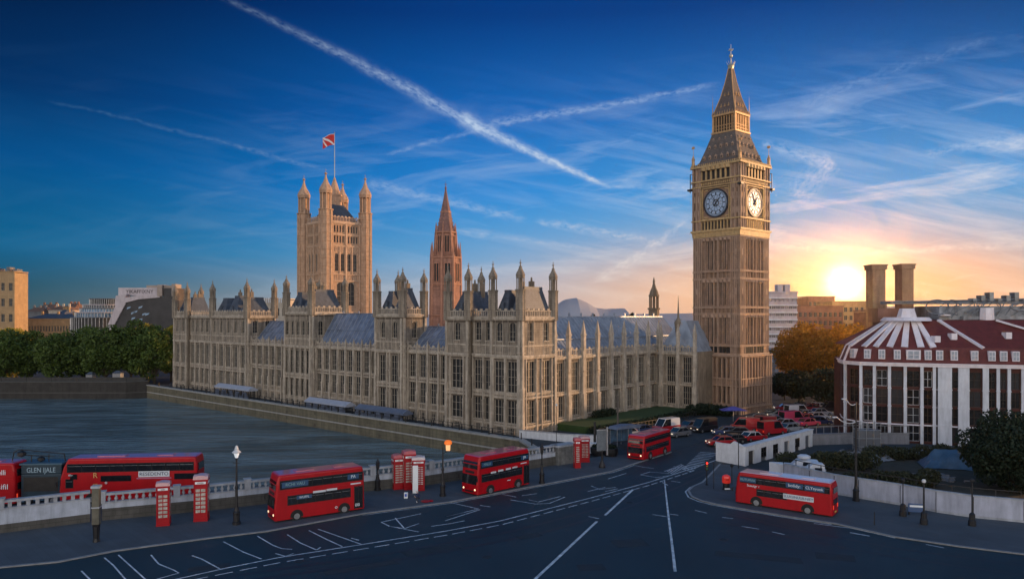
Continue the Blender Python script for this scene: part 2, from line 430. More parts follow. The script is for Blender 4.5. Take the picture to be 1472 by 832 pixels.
# ---------------------------------------------------------------- palace frame, ground, water
PC = (1.5, 124.6); PU = (.743, -.669); PV = (.669, .743); PRZ = math.atan2(-.669, .743)
def pal(x, y, z=0.0): return (PC[0] + x * PU[0] + y * PV[0], PC[1] + x * PU[1] + y * PV[1], z)
WATER = -3.2
PAR = [(-120.0, 24.0), (-47.0, 68.9), (-39.8, 73.3), (-31.1, 77.0), (-26.7, 79.4), (-17.1, 85.2), (-10.2, 88.4), (2.2, 97.8), (6.0, 100.7)]
GA = mat('ground_asphalt', (.018, .034, .048), .85, .3, .15, bump=.3, bscale=20, coords='Object')
ROADM = mat('road_asphalt', (.010, .033, .047), .58, .28, .12, bump=.35, bscale=25, streak=0)
PAVE = mat('paving', (.072, .088, .108), .8, .2, .35, bump=.25, bscale=10, bricks=(.9, .6, .02))
KERB = mat('kerb_stone', (.26, .27, .29), .8, .25, 2.0)
GRASS = mat('lawn_grass', (.026, .062, .014), .9, .3, .8, bump=.6, bscale=12)
SOIL = mat('garden_soil', (.05, .045, .035), .95, .3, .7, bump=.5)
QUAY = mat('quay_stone', (.17, .15, .10), .85, .3, .5, streak=.6, bump=.4, bricks=(1.6, .6, .03))
QUAYT = mat('coping_stone', (.36, .35, .33), .8, .2, .9, streak=.3)
FARG = mat('far_ground', (.06, .06, .05), .9, .3, .02)

def sheet(name, pts, z, m, thick=0.0):
    bm = bmesh.new(); vs = [bm.verts.new((p[0], p[1], z)) for p in pts]
    f = bm.faces.new(vs)
    if thick:
        r = bmesh.ops.extrude_face_region(bm, geom=[f])
        for v in r['geom']:
            if isinstance(v, bmesh.types.BMVert): v.co.z -= thick
    bmesh.ops.triangulate(bm, faces=[f for f in bm.faces if len(f.verts) > 4]); bmesh.ops.recalc_face_normals(bm, faces=bm.faces)
    if not thick:
        for f in bm.faces:
            if f.normal.z < 0: f.normal_flip()
    me = bpy.data.meshes.new(name); bm.to_mesh(me); bm.free(); me.materials.append(m)
    return link(name, me)
q_end = pal(-137, -4.5); q_start = pal(4.0, -4.5)
land = PAR + [q_start[:2], q_end[:2], (-108, 210), (-800, 210), (-1300, 240), (-1300, 1000), (1400, 1000), (1400, -130), (-120, -130)]
kind(sheet('ground', land, -.012, GA))
wm = bpy.data.materials.new('river_water'); wm.use_nodes = True; E.nt = wm.node_tree
bs = wm.node_tree.nodes['Principled BSDF']; bs.inputs['Base Color'].default_value = (.070, .115, .130, 1)
bs.inputs['Roughness'].default_value = .10; bs.inputs['IOR'].default_value = 1.33
tcn = wm.node_tree.nodes.new('ShaderNodeTexCoord'); sp_ = wm.node_tree.nodes.new('ShaderNodeSeparateXYZ')
wm.node_tree.links.new(tcn.outputs['Object'], sp_.inputs[0]); wx, wy = E(sp_.outputs[0]), E(sp_.outputs[1])
hgt = noise(vec(wx * .30, wy * .9, 0.0), 1.0, 7, .66, .5) + noise(vec(wx * .08, wy * .20, 3.0), 1.0, 5, .6, .5) * 3.5
wcol = mix(lstep(noise(vec(wx * .035, wy * .13, 1.0), 1.0, 7, .68, .8), .36, .66), (.045, .085, .100), (.210, .300, .335)); wm.node_tree.links.new(wcol.v, bs.inputs['Base Color'])
bn = wm.node_tree.nodes.new('ShaderNodeBump'); bn.inputs['Strength'].default_value = 1.0; bn.inputs['Distance'].default_value = .55
wm.node_tree.links.new(hgt.v, bn.inputs['Height']); wm.node_tree.links.new(bn.outputs[0], bs.inputs['Normal'])
kind(sheet('river_water', [(-1200, -130), (60, -130), (60, 205), (-100, 260), (-1200, 260)], WATER, wm))

def offset_strip(pts, w0, w1=None, z=0.0, ext=0.0):
    """left/right offsets of an open ground polyline"""
    w1 = w0 if w1 is None else w1; n = len(pts); Lf = []; Rt = []
    for i, p in enumerate(pts):
        q0 = pts[max(0, i - 1)]; q1 = pts[min(n - 1, i + 1)]
        d = Vector((q1[0] - q0[0], q1[1] - q0[1])).normalized(); nn = Vector((-d.y, d.x))
        w = (w0 + (w1 - w0) * i / max(1, n - 1)) / 2
        Lf.append((p[0] + nn.x * w, p[1] + nn.y * w, z)); Rt.append((p[0] - nn.x * w, p[1] - nn.y * w, z))
    return Lf, Rt
def strip_faces(mb, pts, w0, w1=None, z=0.0):
    Lf, Rt = offset_strip(pts, w0, w1, z)
    for i in range(len(pts) - 1): mb.add([Lf[i], Rt[i], Rt[i + 1], Lf[i + 1]], [(0, 1, 2, 3)])
def wall_run(mb, pts, t, z0, z1, off=0.0):
    """solid wall of thickness t along a polyline, centred on offset off"""
    n = len(pts); A = []; B = []
    for i, p in enumerate(pts):
        q0 = pts[max(0, i - 1)]; q1 = pts[min(n - 1, i + 1)]
        d = Vector((q1[0] - q0[0], q1[1] - q0[1])).normalized(); nn = Vector((-d.y, d.x))
        A.append((p[0] + nn.x * (off + t / 2), p[1] + nn.y * (off + t / 2))); B.append((p[0] + nn.x * (off - t / 2), p[1] + nn.y * (off - t / 2)))
    for i in range(n - 1):
        mb.add([(*A[i], z0), (*B[i], z0), (*B[i + 1], z0), (*A[i + 1], z0), (*A[i], z1), (*B[i], z1), (*B[i + 1], z1), (*A[i + 1], z1)],
               [(0, 3, 2, 1), (4, 5, 6, 7), (0, 1, 5, 4), (1, 2, 6, 5), (2, 3, 7, 6), (3, 0, 4, 7)][:6] if True else [])
def resample(pts, step):
    out_ = []; 
    for p, q in zip(pts, pts[1:]):
        L = math.hypot(q[0] - p[0], q[1] - p[1]); n = max(1, round(L / step))
        for i in range(n): out_.append((p[0] + (q[0] - p[0]) * i / n, p[1] + (q[1] - p[1]) * i / n, math.atan2(q[1] - p[1], q[0] - p[0])))
    out_.append((*pts[-1][:2], out_[-1][2])); return out_

# carriageway, pavements, kerbs
kl = [(0, 816), (84, 808), (167, 792), (300, 774), (384, 764), (520, 739), (646, 722), (780, 697), (879, 678), (909, 668), (965, 650), (1006, 637), (1030, 627)]
KL = [(-110.0, 4.0), (-75, 36)] + [G(*p)[:2] for p in kl]
kr = [(1035, 668), (1020, 684), (1010, 694), (996, 700), (989.5, 706), (994, 714), (1008, 720), (1028, 725), (1076, 733.5), (1134, 743), (1200, 753), (1286, 772), (1380, 786), (1472, 797)]
KR = [G(*p)[:2] for p in kr] + [(70, 40), (95, 20)]
WR = [G(1128, 693)[:2], G(1165, 703)[:2], G(1200, 711)[:2], G(1235, 717)[:2], G(1295, 727)[:2], G(1346, 737)[:2], G(1399, 745)[:2], G(1472, 752)[:2], (66, 60), (90, 40)]
road = KL + [G(1030, 627)[:2], G(1060, 640)[:2]] + KR + [(95, 0), (-110, 0)]
kind(sheet('road', road, 0.0, ROADM))
pl = KL[:-2] + [G(905, 655)[:2], G(870, 655)[:2], (6.3, 101)] + [(p[0], p[1]) for p in PAR[::-1][1:]]
kind(sheet('pavement', pl, .12, PAVE, .2))
pr = KR + WR[::-1] + [G(1095, 684)[:2], G(1075, 672)[:2]]
kind(sheet('pavement', pr, .12, PAVE, .2))
mb = MB()
strip_faces(mb, KL[:-2], .28, z=.127); strip_faces(mb, KR, .28, z=.127)
mb2 = MB(); wall_run(mb2, KL[:-2], .06, -.02, .124, -.03 if False else -.02); wall_run(mb2, KR, .06, -.02, .124)
mb.v and mb2.v
o = len(mb.v); mb.v += mb2.v; mb.f += [[i + o for i in f] for f in mb2.f]
kind(mb.build('kerb', KERB))
# quay behind the near parapet, where the buses stand
QY = [(-120.0, 24.0), (-47.0, 68.9), (-39.8, 73.3), (-31.1, 77.0), (-26.7, 79.4), (-28.5, 84.5), (-33, 86.3), (-41, 85.0), (-52, 81.0), (-120, 40)]
kind(sheet('quay_deck', QY, -.004, PAVE, 4.0))

# painted markings
mk = MB(); MZ = .009
def ln(pts, w0, w1=None): strip_faces(mk, [G(*p)[:2] for p in pts], w0, w1, MZ)
def dashes(pts, w, n, duty=.6):
    P = [Vector(G(*p)[:2]) for p in pts]; S = [0]
    for p, q in zip(P, P[1:]): S.append(S[-1] + (q - p).length)
    def at(s):
        for i in range(len(P) - 1):
            if s <= S[i + 1] + 1e-6:
                return P[i].lerp(P[i + 1], (s - S[i]) / (S[i + 1] - S[i]))
        return P[-1]
    for k in range(n):
        a0 = S[-1] * k / n; a1 = a0 + S[-1] / n * duty
        strip_faces(mk, [tuple(at(a0)), tuple(at((a0 + a1) / 2)), tuple(at(a1))], w, w, MZ)
ln([(235, 836), (325, 816), (400, 801), (540, 779), (640, 763), (720, 748), (850, 715), (932, 693), (1001, 671), (1032, 660)], .17, .17)
dashes([(272, 834), (400, 808.5), (540, 785.5), (640, 769), (720, 754), (850, 720), (932, 697.5), (1001, 675)], .15, 34, .72)
ln([(769, 832), (858, 749)], .26, .26); ln([(870, 740), (910, 703)], .26, .28)
ln([(955, 689), (961, 742)], .13, .20); ln([(961, 742), (967, 790), (970.5, 821)], .20, .24)
for p in (((846, 742), (861, 745)), ((965, 691), (978, 693)), ((938, 739), (960, 742.5)), ((963, 738.5), (975, 740)), ((999, 733), (1016, 737)), ((1038, 743), (1054, 745)),
          ((1066, 756), (1091, 760)), ((1331, 782), (1357, 787)), ((1110, 764), (1128, 768)), ((952, 693), (960, 697))): ln(p, .14)
# bay lines and worn lettering between kerb and centre line
for p in (((117, 820), (131, 834)), ((150, 801), (163, 812), (182, 834)), ((170, 797), (210, 833)), ((217, 797), (228, 810), (250, 819), (257, 823), (236, 829), (218, 834)),
          ((276, 798), (290, 803), (316, 817)), ((321, 778), (350, 793), (376, 803)), ((370, 770), (392, 783), (405, 788), (420, 789)), ((396, 795), (410, 799), (422, 795)),
          ((413, 768), (432, 780), (455, 790)), ((455, 790), (461, 786)), ((444, 762), (470, 775), (492, 785)), ((457, 760), (480, 768), (520, 782)), ((505, 773), (516, 776)),
          ((548, 750), (560, 756), (602, 764)), ((548, 750), (605, 738)), ((568, 744), (582, 760)), ((560, 756), (582, 759), (602, 752)), ((640, 748), (690, 732)), ((620, 756), (648, 752), (668, 748)),
          ((642, 742), (668, 736)), ((646, 721.5), (688, 731)), ((688, 731), (642, 742)), ((690, 726), (705, 728)), ((734, 718), (770, 724), (790, 723), (812, 714)), ((760, 718), (774, 721), (806, 713)),
          ((722, 710), (742, 714)), ((750, 712), (772, 709)), ((845, 706), (870, 700)), ((850, 698), (862, 703), (885, 700)), ((870, 706), (888, 702)), ((874, 688), (900, 680)),
          ((921, 682), (944, 686), (962, 683)), ((921, 682), (934, 678), (962, 680)), ((955, 677), (973, 671)), ((968, 670), (985, 673)), ((909, 668), (925, 671), (940, 673))): ln(p, .13)
ln([(1170, 752), (1225, 759), (1287, 773)], .15); ln([(1222, 765), (1250, 770)], .2)
ln([(1209, 726), (1260, 733), (1300, 741)], .1)
# crosswalk bars and hatching at the neck of the junction
for i in range(13):
    t = i / 12.0
    xa, ya = 1006 - 22 * t, 650 + 24 * t; xb, yb = 1030 - 28 * t, 651.5 + 26 * t
    ln([(xa - 3 * t, ya - .4), (xb + 2 - 10 * t, yb)], .30)
for i in range(9):
    t = i / 8.0
    ln([(958 + 20 * t, 676 - 9 * t), (967 + 20 * t, 681 - 9.5 * t)], .16)
kind(mk.build('road_markings', LINE))
# white line hugging the traffic island and the left kerb
mb = MB(); strip_faces(mb, [(p[0] - .35, p[1] - .1) for p in KR[2:11]], .17, .17, MZ)
strip_faces(mb, [(p[0] + .15, p[1] - .35) for p in KL[7:-3]], .12, .12, MZ)
kind(mb.build('edge_line', LINE))

# lawn beside the palace
lw = [pal(-.3, 9.5), pal(6.2, 9.5), pal(8.5, 26), pal(7.5, 43.5), pal(-.3, 44)]
kind(sheet('lawn', [p[:2] for p in lw], 1.15, GRASS, 1.3))
# garden right of the shed
kind(sheet('garden_bed', [G(1130, 668)[:2], (44, 84), (52, 81), (62, 78), (80, 74), (84, 100), (66, 112), (50, 112)], .05, SOIL, .1))

# river walls
def river_wall(name, label, pts, z1, t, m, cm=None, z0=-5.0):
    r = thing(name, label, 'river wall', (0, 0, 0))
    b_ = MB(); wall_run(b_, pts, t, z0, z1 - .25); b_.build('wall_face', m, r)
    c_ = MB(); wall_run(c_, pts, t + .3, z1 - .25, z1 + .02); wall_run(c_, pts, t + .12, -1.6, -1.35); c_.build('coping', cm or QUAYT, r)
    b_ = MB()
    for (x, y, an) in resample(pts, 7.0):
        b_.frus(x, y, z1, z1 + 1.0, .12, .1, 6)
    b_.build('bollard', IRON, r)
    return r
e0 = pal(-137, -4.5); e1 = pal(4.0, -4.5)
rw = river_wall('river_wall', 'long stone embankment wall below the palace terrace', [(e0[0], e0[1]), (e1[0], e1[1]), (6.0, 101.2)], .55, .9, QUAY)
rw2 = river_wall('river_wall', 'dark far river wall below the trees on the left bank', [(-800, 210), (-150, 210), (-108, 210), (e0[0], e0[1])], 1.7, .8, mat('dark_quay', (.05, .045, .04), .9, .3, .4, streak=.6, bricks=(2, .7, .03)), mat('dark_coping', (.08, .078, .072), .9, .2, 1))
# worn patches, tyre tracks and iron covers in the carriageway
pm = mat('asphalt_patch', (.017, .030, .043), .8, .3, .8, bump=.4, bscale=30); pm2 = mat('tyre_track', (.008, .019, .029), .5, .3, .5); rp = random.Random(31)
mb = MB()
for (px, py, L_, w_, an) in ((620, 790, 5, 1.6, .5), (905, 780, 3, 2.2, .2), (1090, 800, 7, 1.4, -.3), (760, 770, 2.4, 1.2, .6), (1200, 800, 3, 1.8, -.3), (520, 815, 6, 1.1, .5), (850, 815, 2.2, 1.5, .1), (300, 815, 3, 1.2, .4)):
    x, y, _ = G(px, py); mb.M = Matrix.Translation((x, y, 0)) @ Matrix.Rotation(an, 4, 'Z')
    p_ = [(-L_ / 2, -w_ / 2), (L_ / 2, -w_ / 2 + rp.uniform(-.1, .1)), (L_ / 2 + rp.uniform(-.2, .2), w_ / 2), (-L_ / 2, w_ / 2)]
    mb.add([(*q_, 0.0045) for q_ in p_], [(0, 1, 2, 3)])
mb.M = Matrix(); kind(mb.build('road_patch', pm))
mb = MB()
for pts in (((300, 832), (560, 795), (740, 762), (870, 728), (950, 700), (1010, 676)), ((340, 836), (600, 800), (770, 768), (890, 733), (965, 704), (1016, 680)), 
            ((1470, 812), (1290, 788), (1130, 758), (1040, 737)), ((1470, 826), (1280, 799), (1110, 767), (1030, 748))):
    strip_faces(mb, [G(*p)[:2] for p in pts], .5, .4, .002)
kind(mb.build('tyre_track', pm2))
for i, (px, py, lab) in enumerate(((700, 800, 'round iron cover in the open roadway at bottom centre'), (1040, 775, 'round iron cover in the roadway in front of the right bus'), (905, 722, 'round iron cover between the two diagonal dashes'), (430, 806, 'round iron cover beyond the double line at lower left'))):
    x, y, _ = G(px, py); r = thing('manhole_cover', lab, 'manhole cover', (x, y, 0)); q = MB(); q.frus(0, 0, .004, .014, .42, .42, 20); q.build('ring', IRON, r); q = MB(); q.frus(0, 0, .014, .018, .34, .34, 20); q.build('lid', KERB if False else pm, r)
# ---------------------------------------------------------------- palace
class Bld:
    def __init__(s, name, label, cat, ox, oy, frame=None, rz=None, loc=None, group=None):
        s.ox, s.oy = ox, oy
        loc = loc if loc is not None else pal(ox, oy)
        s.root = thing(name, label, cat, loc, PRZ if rz is None else rz, group)
        s.T = Matrix.Translation((-ox, -oy, 0))
    def mb(s): return MB(s.T.copy())
    def F(s, o, side):
        ax = {'front': ((1, 0), (0, 1)), 'right': ((0, 1), (-1, 0)), 'back': ((-1, 0), (0, -1)), 'left': ((0, -1), (1, 0))}[side]
        return s.T @ face_mat((o[0], o[1], 0), ax)

def skin(B, wall, trim, Fm, L, z0, z1, cols, rows, glass=None, frame=None, d=.35, th=.45, ribs=True, arch_rows=()):
    """wall face with real openings: piers, spandrels, glass set back"""
    w = MB(Fm); t = MB(Fm); x = 0.0
    cols = sorted(cols)
    for (cx, cw) in cols:
        w.box(x, 0, z0, cx - cw / 2, th, z1)
        if ribs and cx - cw / 2 - x > .5:
            t.box(x + .06, -.07, z0 + .2, x + .14, -.002, z1 - .2); t.box(cx - cw / 2 - .14, -.07, z0 + .2, cx - cw / 2 - .06, -.002, z1 - .2)
        zz = z0
        for r in rows:
            w.box(cx - cw / 2, 0, zz, cx + cw / 2, th, r[0])
            if r[0] - zz > .9 and ribs:
                n = max(2, int(cw / .42))
                for i in range(n + 1):
                    xx = cx - cw / 2 + cw * i / n; t.box(xx - .03, -.06, zz + .12, xx + .03, -.002, r[0] - .12)
                for q in (.3, .62):
                    zq = zz + (r[0] - zz) * q; t.box(cx - cw / 2, -.05, zq - .03, cx + cw / 2, -.003, zq + .03)
            t.box(cx - cw / 2 - .08, -.14, r[0] - .14, cx + cw / 2 + .08, -.002, r[0] - .002)
            window(B.root, Fm, cx, r[0], cw, r[1], r[2], r[3], r[4] if len(r) > 4 else False, d, glass, frame)
            zz = r[0] + r[1]
        w.box(cx - cw / 2, 0, zz, cx + cw / 2, th, z1)
        x = cx + cw / 2
    w.box(x, 0, z0, L, th, z1)
    for s_, u in ((wall, w), (trim, t)):
        o = len(s_.v); s_.v += u.v; s_.f += [[o + i for i in f] for f in u.f]
def band(trim, Fm, L, z, h=.25, p=.2, x0=0.0, e=0.0):
    t = MB(Fm); t.box(x0 - e, -p, z, L + e, .02, z + h); t.box(x0 - e, -p * .5, z - h * .6, L + e, .02, z - .001)
    o = len(trim.v); trim.v += t.v; trim.f += [[o + i for i in f] for f in t.f]
def parapet(trim, Fm, L, z, h=1.1, step=.5, x0=0.0, th=.2, merl=True):
    t = MB(Fm); t.box(x0, 0, z, L, th, z + .16); t.box(x0, 0, z + h - .16, L, th, z + h)
    n = max(2, int((L - x0) / step))
    for i in range(n):
        x = x0 + (L - x0) * (i + .5) / n; t.box(x - .09, .03, z + .16, x + .09, th - .03, z + h - .16)
    if merl:
        m_ = max(2, int((L - x0) / 1.3))
        for i in range(m_):
            x = x0 + (L - x0) * (i + .5) / m_; t.box(x - .28, .02, z + h + .001, x + .28, th - .02, z + h + .32)
    o = len(trim.v); trim.v += t.v; trim.f += [[o + i for i in f] for f in t.f]
def buttress(trim, Fm, x, z0, z1, ztop, w=.5, p=.5):
    t = MB(Fm); zz = z0 + (z1 - z0) * .42
    t.box(x - w / 2, -p, z0, x + w / 2, -.001, zz); t.box(x - w * .42, -p * .75, zz + .001, x + w * .42, -.001, z1)
    for q in (z0 + .6, zz - .3, z0 + (z1 - z0) * .72):
        t.box(x - w / 2 - .05, -p - .05, q, x + w / 2 + .05, -.003, q + .16)
    if ztop > z1:
        c = -p * .38; s = w * .36
        t.box(x - s, c - s, z1 + .001, x + s, c + s, z1 + (ztop - z1) * .55)
        t.frus(x, c, z1 + (ztop - z1) * .55, ztop, s * 1.5, .03, 4, math.pi / 4)
        t.frus(x, c, z1 + (ztop - z1) * .50, z1 + (ztop - z1) * .55, s * 1.75, s * 1.75, 4, math.pi / 4)
    o = len(trim.v); trim.v += t.v; trim.f += [[o + i for i in f] for f in t.f]

FRZ = mat('dark_frieze', (.13, .10, .075), .9, .4, 2.5, streak=.6, bump=.5)  # dark strips set below the string courses
def app0(dst, src):
    o = len(dst.v); dst.v += src.v; dst.f += [[o + i for i in f] for f in src.f]
TC = {}
def turret(B, x, y, z0, zs, zt, r, m=None, cap=None, name='turret'):
    """octagonal corner turret: shaft, open lantern, ogee cap and finial"""
    m = m or STONE; k = (round(z0, 1), round(zs, 1), round(zt, 1), round(r, 2), m.name)
    if k not in TC:
        s = MB(); Hh = zt - zs; zl = zs + Hh * .40
        s.frus(0, 0, z0, zs, r, r, 8)
        for i in range(8):
            an = math.pi / 8 + i * math.pi / 4; cx, cy = r * .99 * math.cos(an), r * .99 * math.sin(an)
            s.tube((cx, cy, z0), (cx, cy, zs), r * .11, 5)
        z = z0 + 1.8
        while z < zs - 1:
            s.frus(0, 0, z, z + .16, r * 1.12, r * 1.12, 8); z += 2.6
        s.frus(0, 0, zs, zs + .25, r * 1.2, r * 1.2, 8)
        r2 = r * .80
        s.frus(0, 0, zs + .25, zl, r2 * .62, r2 * .62, 8)
        for i in range(8):
            an = math.pi / 8 + i * math.pi / 4; cx, cy = r2 * math.cos(an), r2 * math.sin(an)
            s.tube((cx, cy, zs + .25), (cx, cy, zl + Hh * .05), r * .12, 5)
            s.tube((cx * 1.1, cy * 1.1, zl), (cx * 1.15, cy * 1.15, zl + Hh * .17), r * .10, 4, .01)
        me = s.mesh('turret_shaft', m)
        c = MB(); c.frus(0, 0, zl, zl + .2, r2 * 1.25, r2 * 1.25, 8)
        h2 = zt - zl - .2; zb = zl + .2
        prof = [(r2 * 1.15, zb), (r2 * 1.32, zb + h2 * .10), (r2 * 1.0, zb + h2 * .26), (r2 * .50, zb + h2 * .44), (r2 * .22, zb + h2 * .62), (r2 * .12, zb + h2 * .74)]
        c.lathe(0, 0, prof, 8)
        c.frus(0, 0, zb + h2 * .74, zb + h2 * .79, r2 * .12, r2 * .36, 6); c.frus(0, 0, zb + h2 * .79, zb + h2 * .84, r2 * .36, r2 * .1, 6)
        c.frus(0, 0, zb + h2 * .84, zb + h2, .05, .02, 5)
        c.box(-r2 * .25, -.03, zb + h2 * .91, r2 * .25, .03, zb + h2 * .93)
        for i in range(8):
            an = math.pi / 8 + i * math.pi / 4
            for q, rr in ((.12, 1.12), (.26, .88), (.40, .55), (.54, .34)):
                c.frus(r2 * rr * math.cos(an), r2 * rr * math.sin(an), zb + h2 * q - .08, zb + h2 * q + .14, .09, .04, 4)
        ce = c.mesh('turret_cap', cap or m)
        TC[k] = (me, ce)
    me, ce = TC[k]
    o = link(name, me, B.root, B.T @ Matrix.Translation((x, y, 0))); link('cap', ce, o)
    return o
def merge(B, lst):
    for name, mbx, m in lst:
        if mbx.v: mbx.build(name, m, B.root)

W = 2.0
ROWS_P = [(1.9, 3.9, 3, 3), (7.1, 5.2, 3, 4)]
def pavilion(name, label, x0, x1, y1, towers, rec, side_cols, up_z=20.0, zt=29.5, group=None, plinth=True):
    """towers: list of (xa, xb) on the river face; the gaps between are recessed"""
    B = Bld(name, label, 'palace pavilion', (x0 + x1) / 2, y1 / 2); wall, trim, core, dk = B.mb(), B.mb(), B.mb(), MB()
    wall2 = MB(); trim2 = MB()
    ins = .43
    segs = []; x = x0
    for (xa, xb) in towers:
        if xa > x + .01: segs.append((x, xa, rec))
        segs.append((xa, xb, 0.0)); x = xb
    for (xa, xb, r) in segs:
        Lg = xb - xa; Fm = B.F((xa, r), 'front')
        core.box(xa + (0 if r else ins), r + ins, 0, xb - (0 if r else ins), y1 - ins, up_z)
        if r: cols = [(Lg * (i + .5) / max(1, round(Lg / 2.9)), 2.1) for i in range(max(1, round(Lg / 2.9)))]
        elif Lg > 10: cols = [(Lg * (i + .5) / 5, 2.2) for i in range(5)]
        elif Lg > 6.5: cols = [(Lg * .29, 2.3), (Lg * .71, 2.3)]
        else: cols = [(Lg / 2, 3.0)]
        skin(B, wall2, trim2, Fm, Lg, 0, 13.0, cols, ROWS_P)
        ucols = [(c, min(w_, 1.5)) for c, w_ in cols]
        skin(B, wall2, trim2, Fm, Lg, 13.0, up_z, ucols, [(15.7, 3.2, 2, 3, not r)])
        for z, h, p in ((1.35, .22, .22), (6.1, .2, .16), (6.75, .16, .12), (13.0, .4, .34), (14.9, .18, .12), (up_z - .35, .35, .34)):
            band(trim2, Fm, Lg, z, h, p)
        parapet(trim2, Fm, Lg, up_z + .01, 1.15, .45)
        if not r:
            for xc in (.32, Lg - .32): buttress(trim2, Fm, xc, 0, up_z - .7, up_z - .7, .55, .34)
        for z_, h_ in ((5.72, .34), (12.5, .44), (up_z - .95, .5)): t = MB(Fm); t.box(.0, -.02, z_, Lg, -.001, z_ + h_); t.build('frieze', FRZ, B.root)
        for c, w_ in cols:
            for s_ in (-1, 1):
                buttress(trim2, Fm, c + s_ * (w_ / 2 + .22), 0, 12.9, 12.9, .24, .28)
        if plinth:
            t = MB(Fm)
            for c, w_ in cols:
                t = MB(Fm); t.box(c - .45, -.005, .15, c + .45, .05, 1.15); t.build('basement_opening', DARK, B.root)
    # sides
    Fm = B.F((x1, 0), 'right')
    skin(B, wall2, trim2, Fm, y1, 0, 13.0, side_cols, ROWS_P)
    skin(B, wall2, trim2, Fm, y1, 13.0, up_z, [(c, 1.3) for c, w_ in side_cols], [(15.7, 3.2, 2, 3, True)])
    for z, h, p in ((1.35, .22, .22), (6.1, .2, .16), (6.75, .16, .12), (13.0, .4, .34), (14.9, .18, .12), (up_z - .35, .35, .34)): band(trim2, Fm, y1, z, h, p)
    parapet(trim2, Fm, y1, up_z + .01, 1.15, .45)
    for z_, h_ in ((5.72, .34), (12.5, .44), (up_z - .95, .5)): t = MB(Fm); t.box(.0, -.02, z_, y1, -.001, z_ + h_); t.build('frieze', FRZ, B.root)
    for xc in (.32, y1 - .32): buttress(trim2, Fm, xc, 0, up_z - .7, up_z - .7, .55, .34)
    for c, w_ in side_cols:
        for s_ in (-1, 1): buttress(trim2, Fm, c + s_ * (w_ / 2 + .22), 0, 12.9, 12.9, .24, .28)
    for o_, sd_, L_ in (((x1, y1), 'back', x1 - x0), ((x0, y1), 'left', y1)):
        Fm = B.F(o_, sd_); w = MB(Fm); w.box(0, 0, 0, L_, .45, up_z); o = len(wall2.v); wall2.v += w.v; wall2.f += [[o + i for i in f] for f in w.f]
        parapet(trim2, Fm, L_, up_z + .01, 1.15, .9)
    core.box(x0 + .2, .3 + rec, up_z - .5, x1 - .2, y1 - .2, up_z - .02)
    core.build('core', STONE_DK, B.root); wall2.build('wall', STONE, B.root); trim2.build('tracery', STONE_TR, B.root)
    if dk.v: dk.build('frieze', FRZ, B.root)
    # roofs and turrets
    for (xa, xb) in towers:
        rf = B.mb(); hx = (xb - xa) / 2; n = 3 if xb - xa > 14 else (2 if xb - xa > 6.5 else 1)
        for k in range(n):
            a0 = xa + (xb - xa) * k / n; a1 = xa + (xb - xa) * (k + 1) / n
            wq = (a1 - a0) / 2; rf.pyr(a0 + .25, .8, a1 - .25, y1 - .8, up_z, up_z + 4.2 + .5 * (k % 2), wq * .34, (y1 - 1.6) / 2 - 1.5); rf.box((a0 + a1) / 2 - wq * .34, 2.3, up_z + 4.0, (a0 + a1) / 2 + wq * .34, y1 - 2.3, up_z + 4.7 + .5 * (k % 2)); rf.box((a0 + a1) / 2 - .35, 1.0, up_z + 1.2, (a0 + a1) / 2 + .35, 2.4, up_z + 2.6)
        ro = rf.build('roof', SLATE, B.root)
        cx = (xa + xb) / 2
        for q in (-.9, .9):
            ch = B.mb()
            ch.box(cx + q * hx * .35 - .35, y1 * .55, up_z + 3.0, cx + q * hx * .35 + .35, y1 * .55 + .8, up_z + 6.2)
            ch.frus(cx + q * hx * .35, y1 * .55 + .4, up_z + 6.2, up_z + 6.9, .2, .15, 8); ch.build('chimney', STONE_DK, B.root)
        for xx in (xa + .35, xb - .35):
            for yy in (.25, y1 - .3):
              if yy < 1 or (xa == x0 and xx < xa + 1) or (xb == x1 and xx > xb - 1): turret(B, xx, yy, up_z - .6, up_z + 4.4, zt, .80, STONE)
    return B

near_pav = pavilion('palace_pavilion', 'nearest corner pavilion of the stone palace with four tall turrets on its river front', -18.3, 0, 9.24, [(-18.3, -12.3), (-7.0, 0)], 1.0, [(2.5, 2.3), (6.6, 2.3)], 19.8)
pavilion('palace_pavilion', 'narrow palace pavilion rising just left of the nearest corner pavilion, in front of the spire', -39.1, -30.4, 6.0, [(-39.1, -30.4)], 0, [(3.0, 1.9)], 20.3)
pavilion('palace_pavilion', 'palace pavilion standing in front of the flagged square tower', -72.7, -61.8, 9.5, [(-72.7, -61.8)], 0, [(2.5, 1.9), (6.6, 1.9)], 20.8)
pavilion('palace_pavilion', 'far end pavilion of the palace beside the riverside trees', -130.7, -90, 8.0, [(-130.7, -122.5), (-108.5, -90)], 1.0, [(2.3, 1.9), (5.7, 1.9)], 20.0)

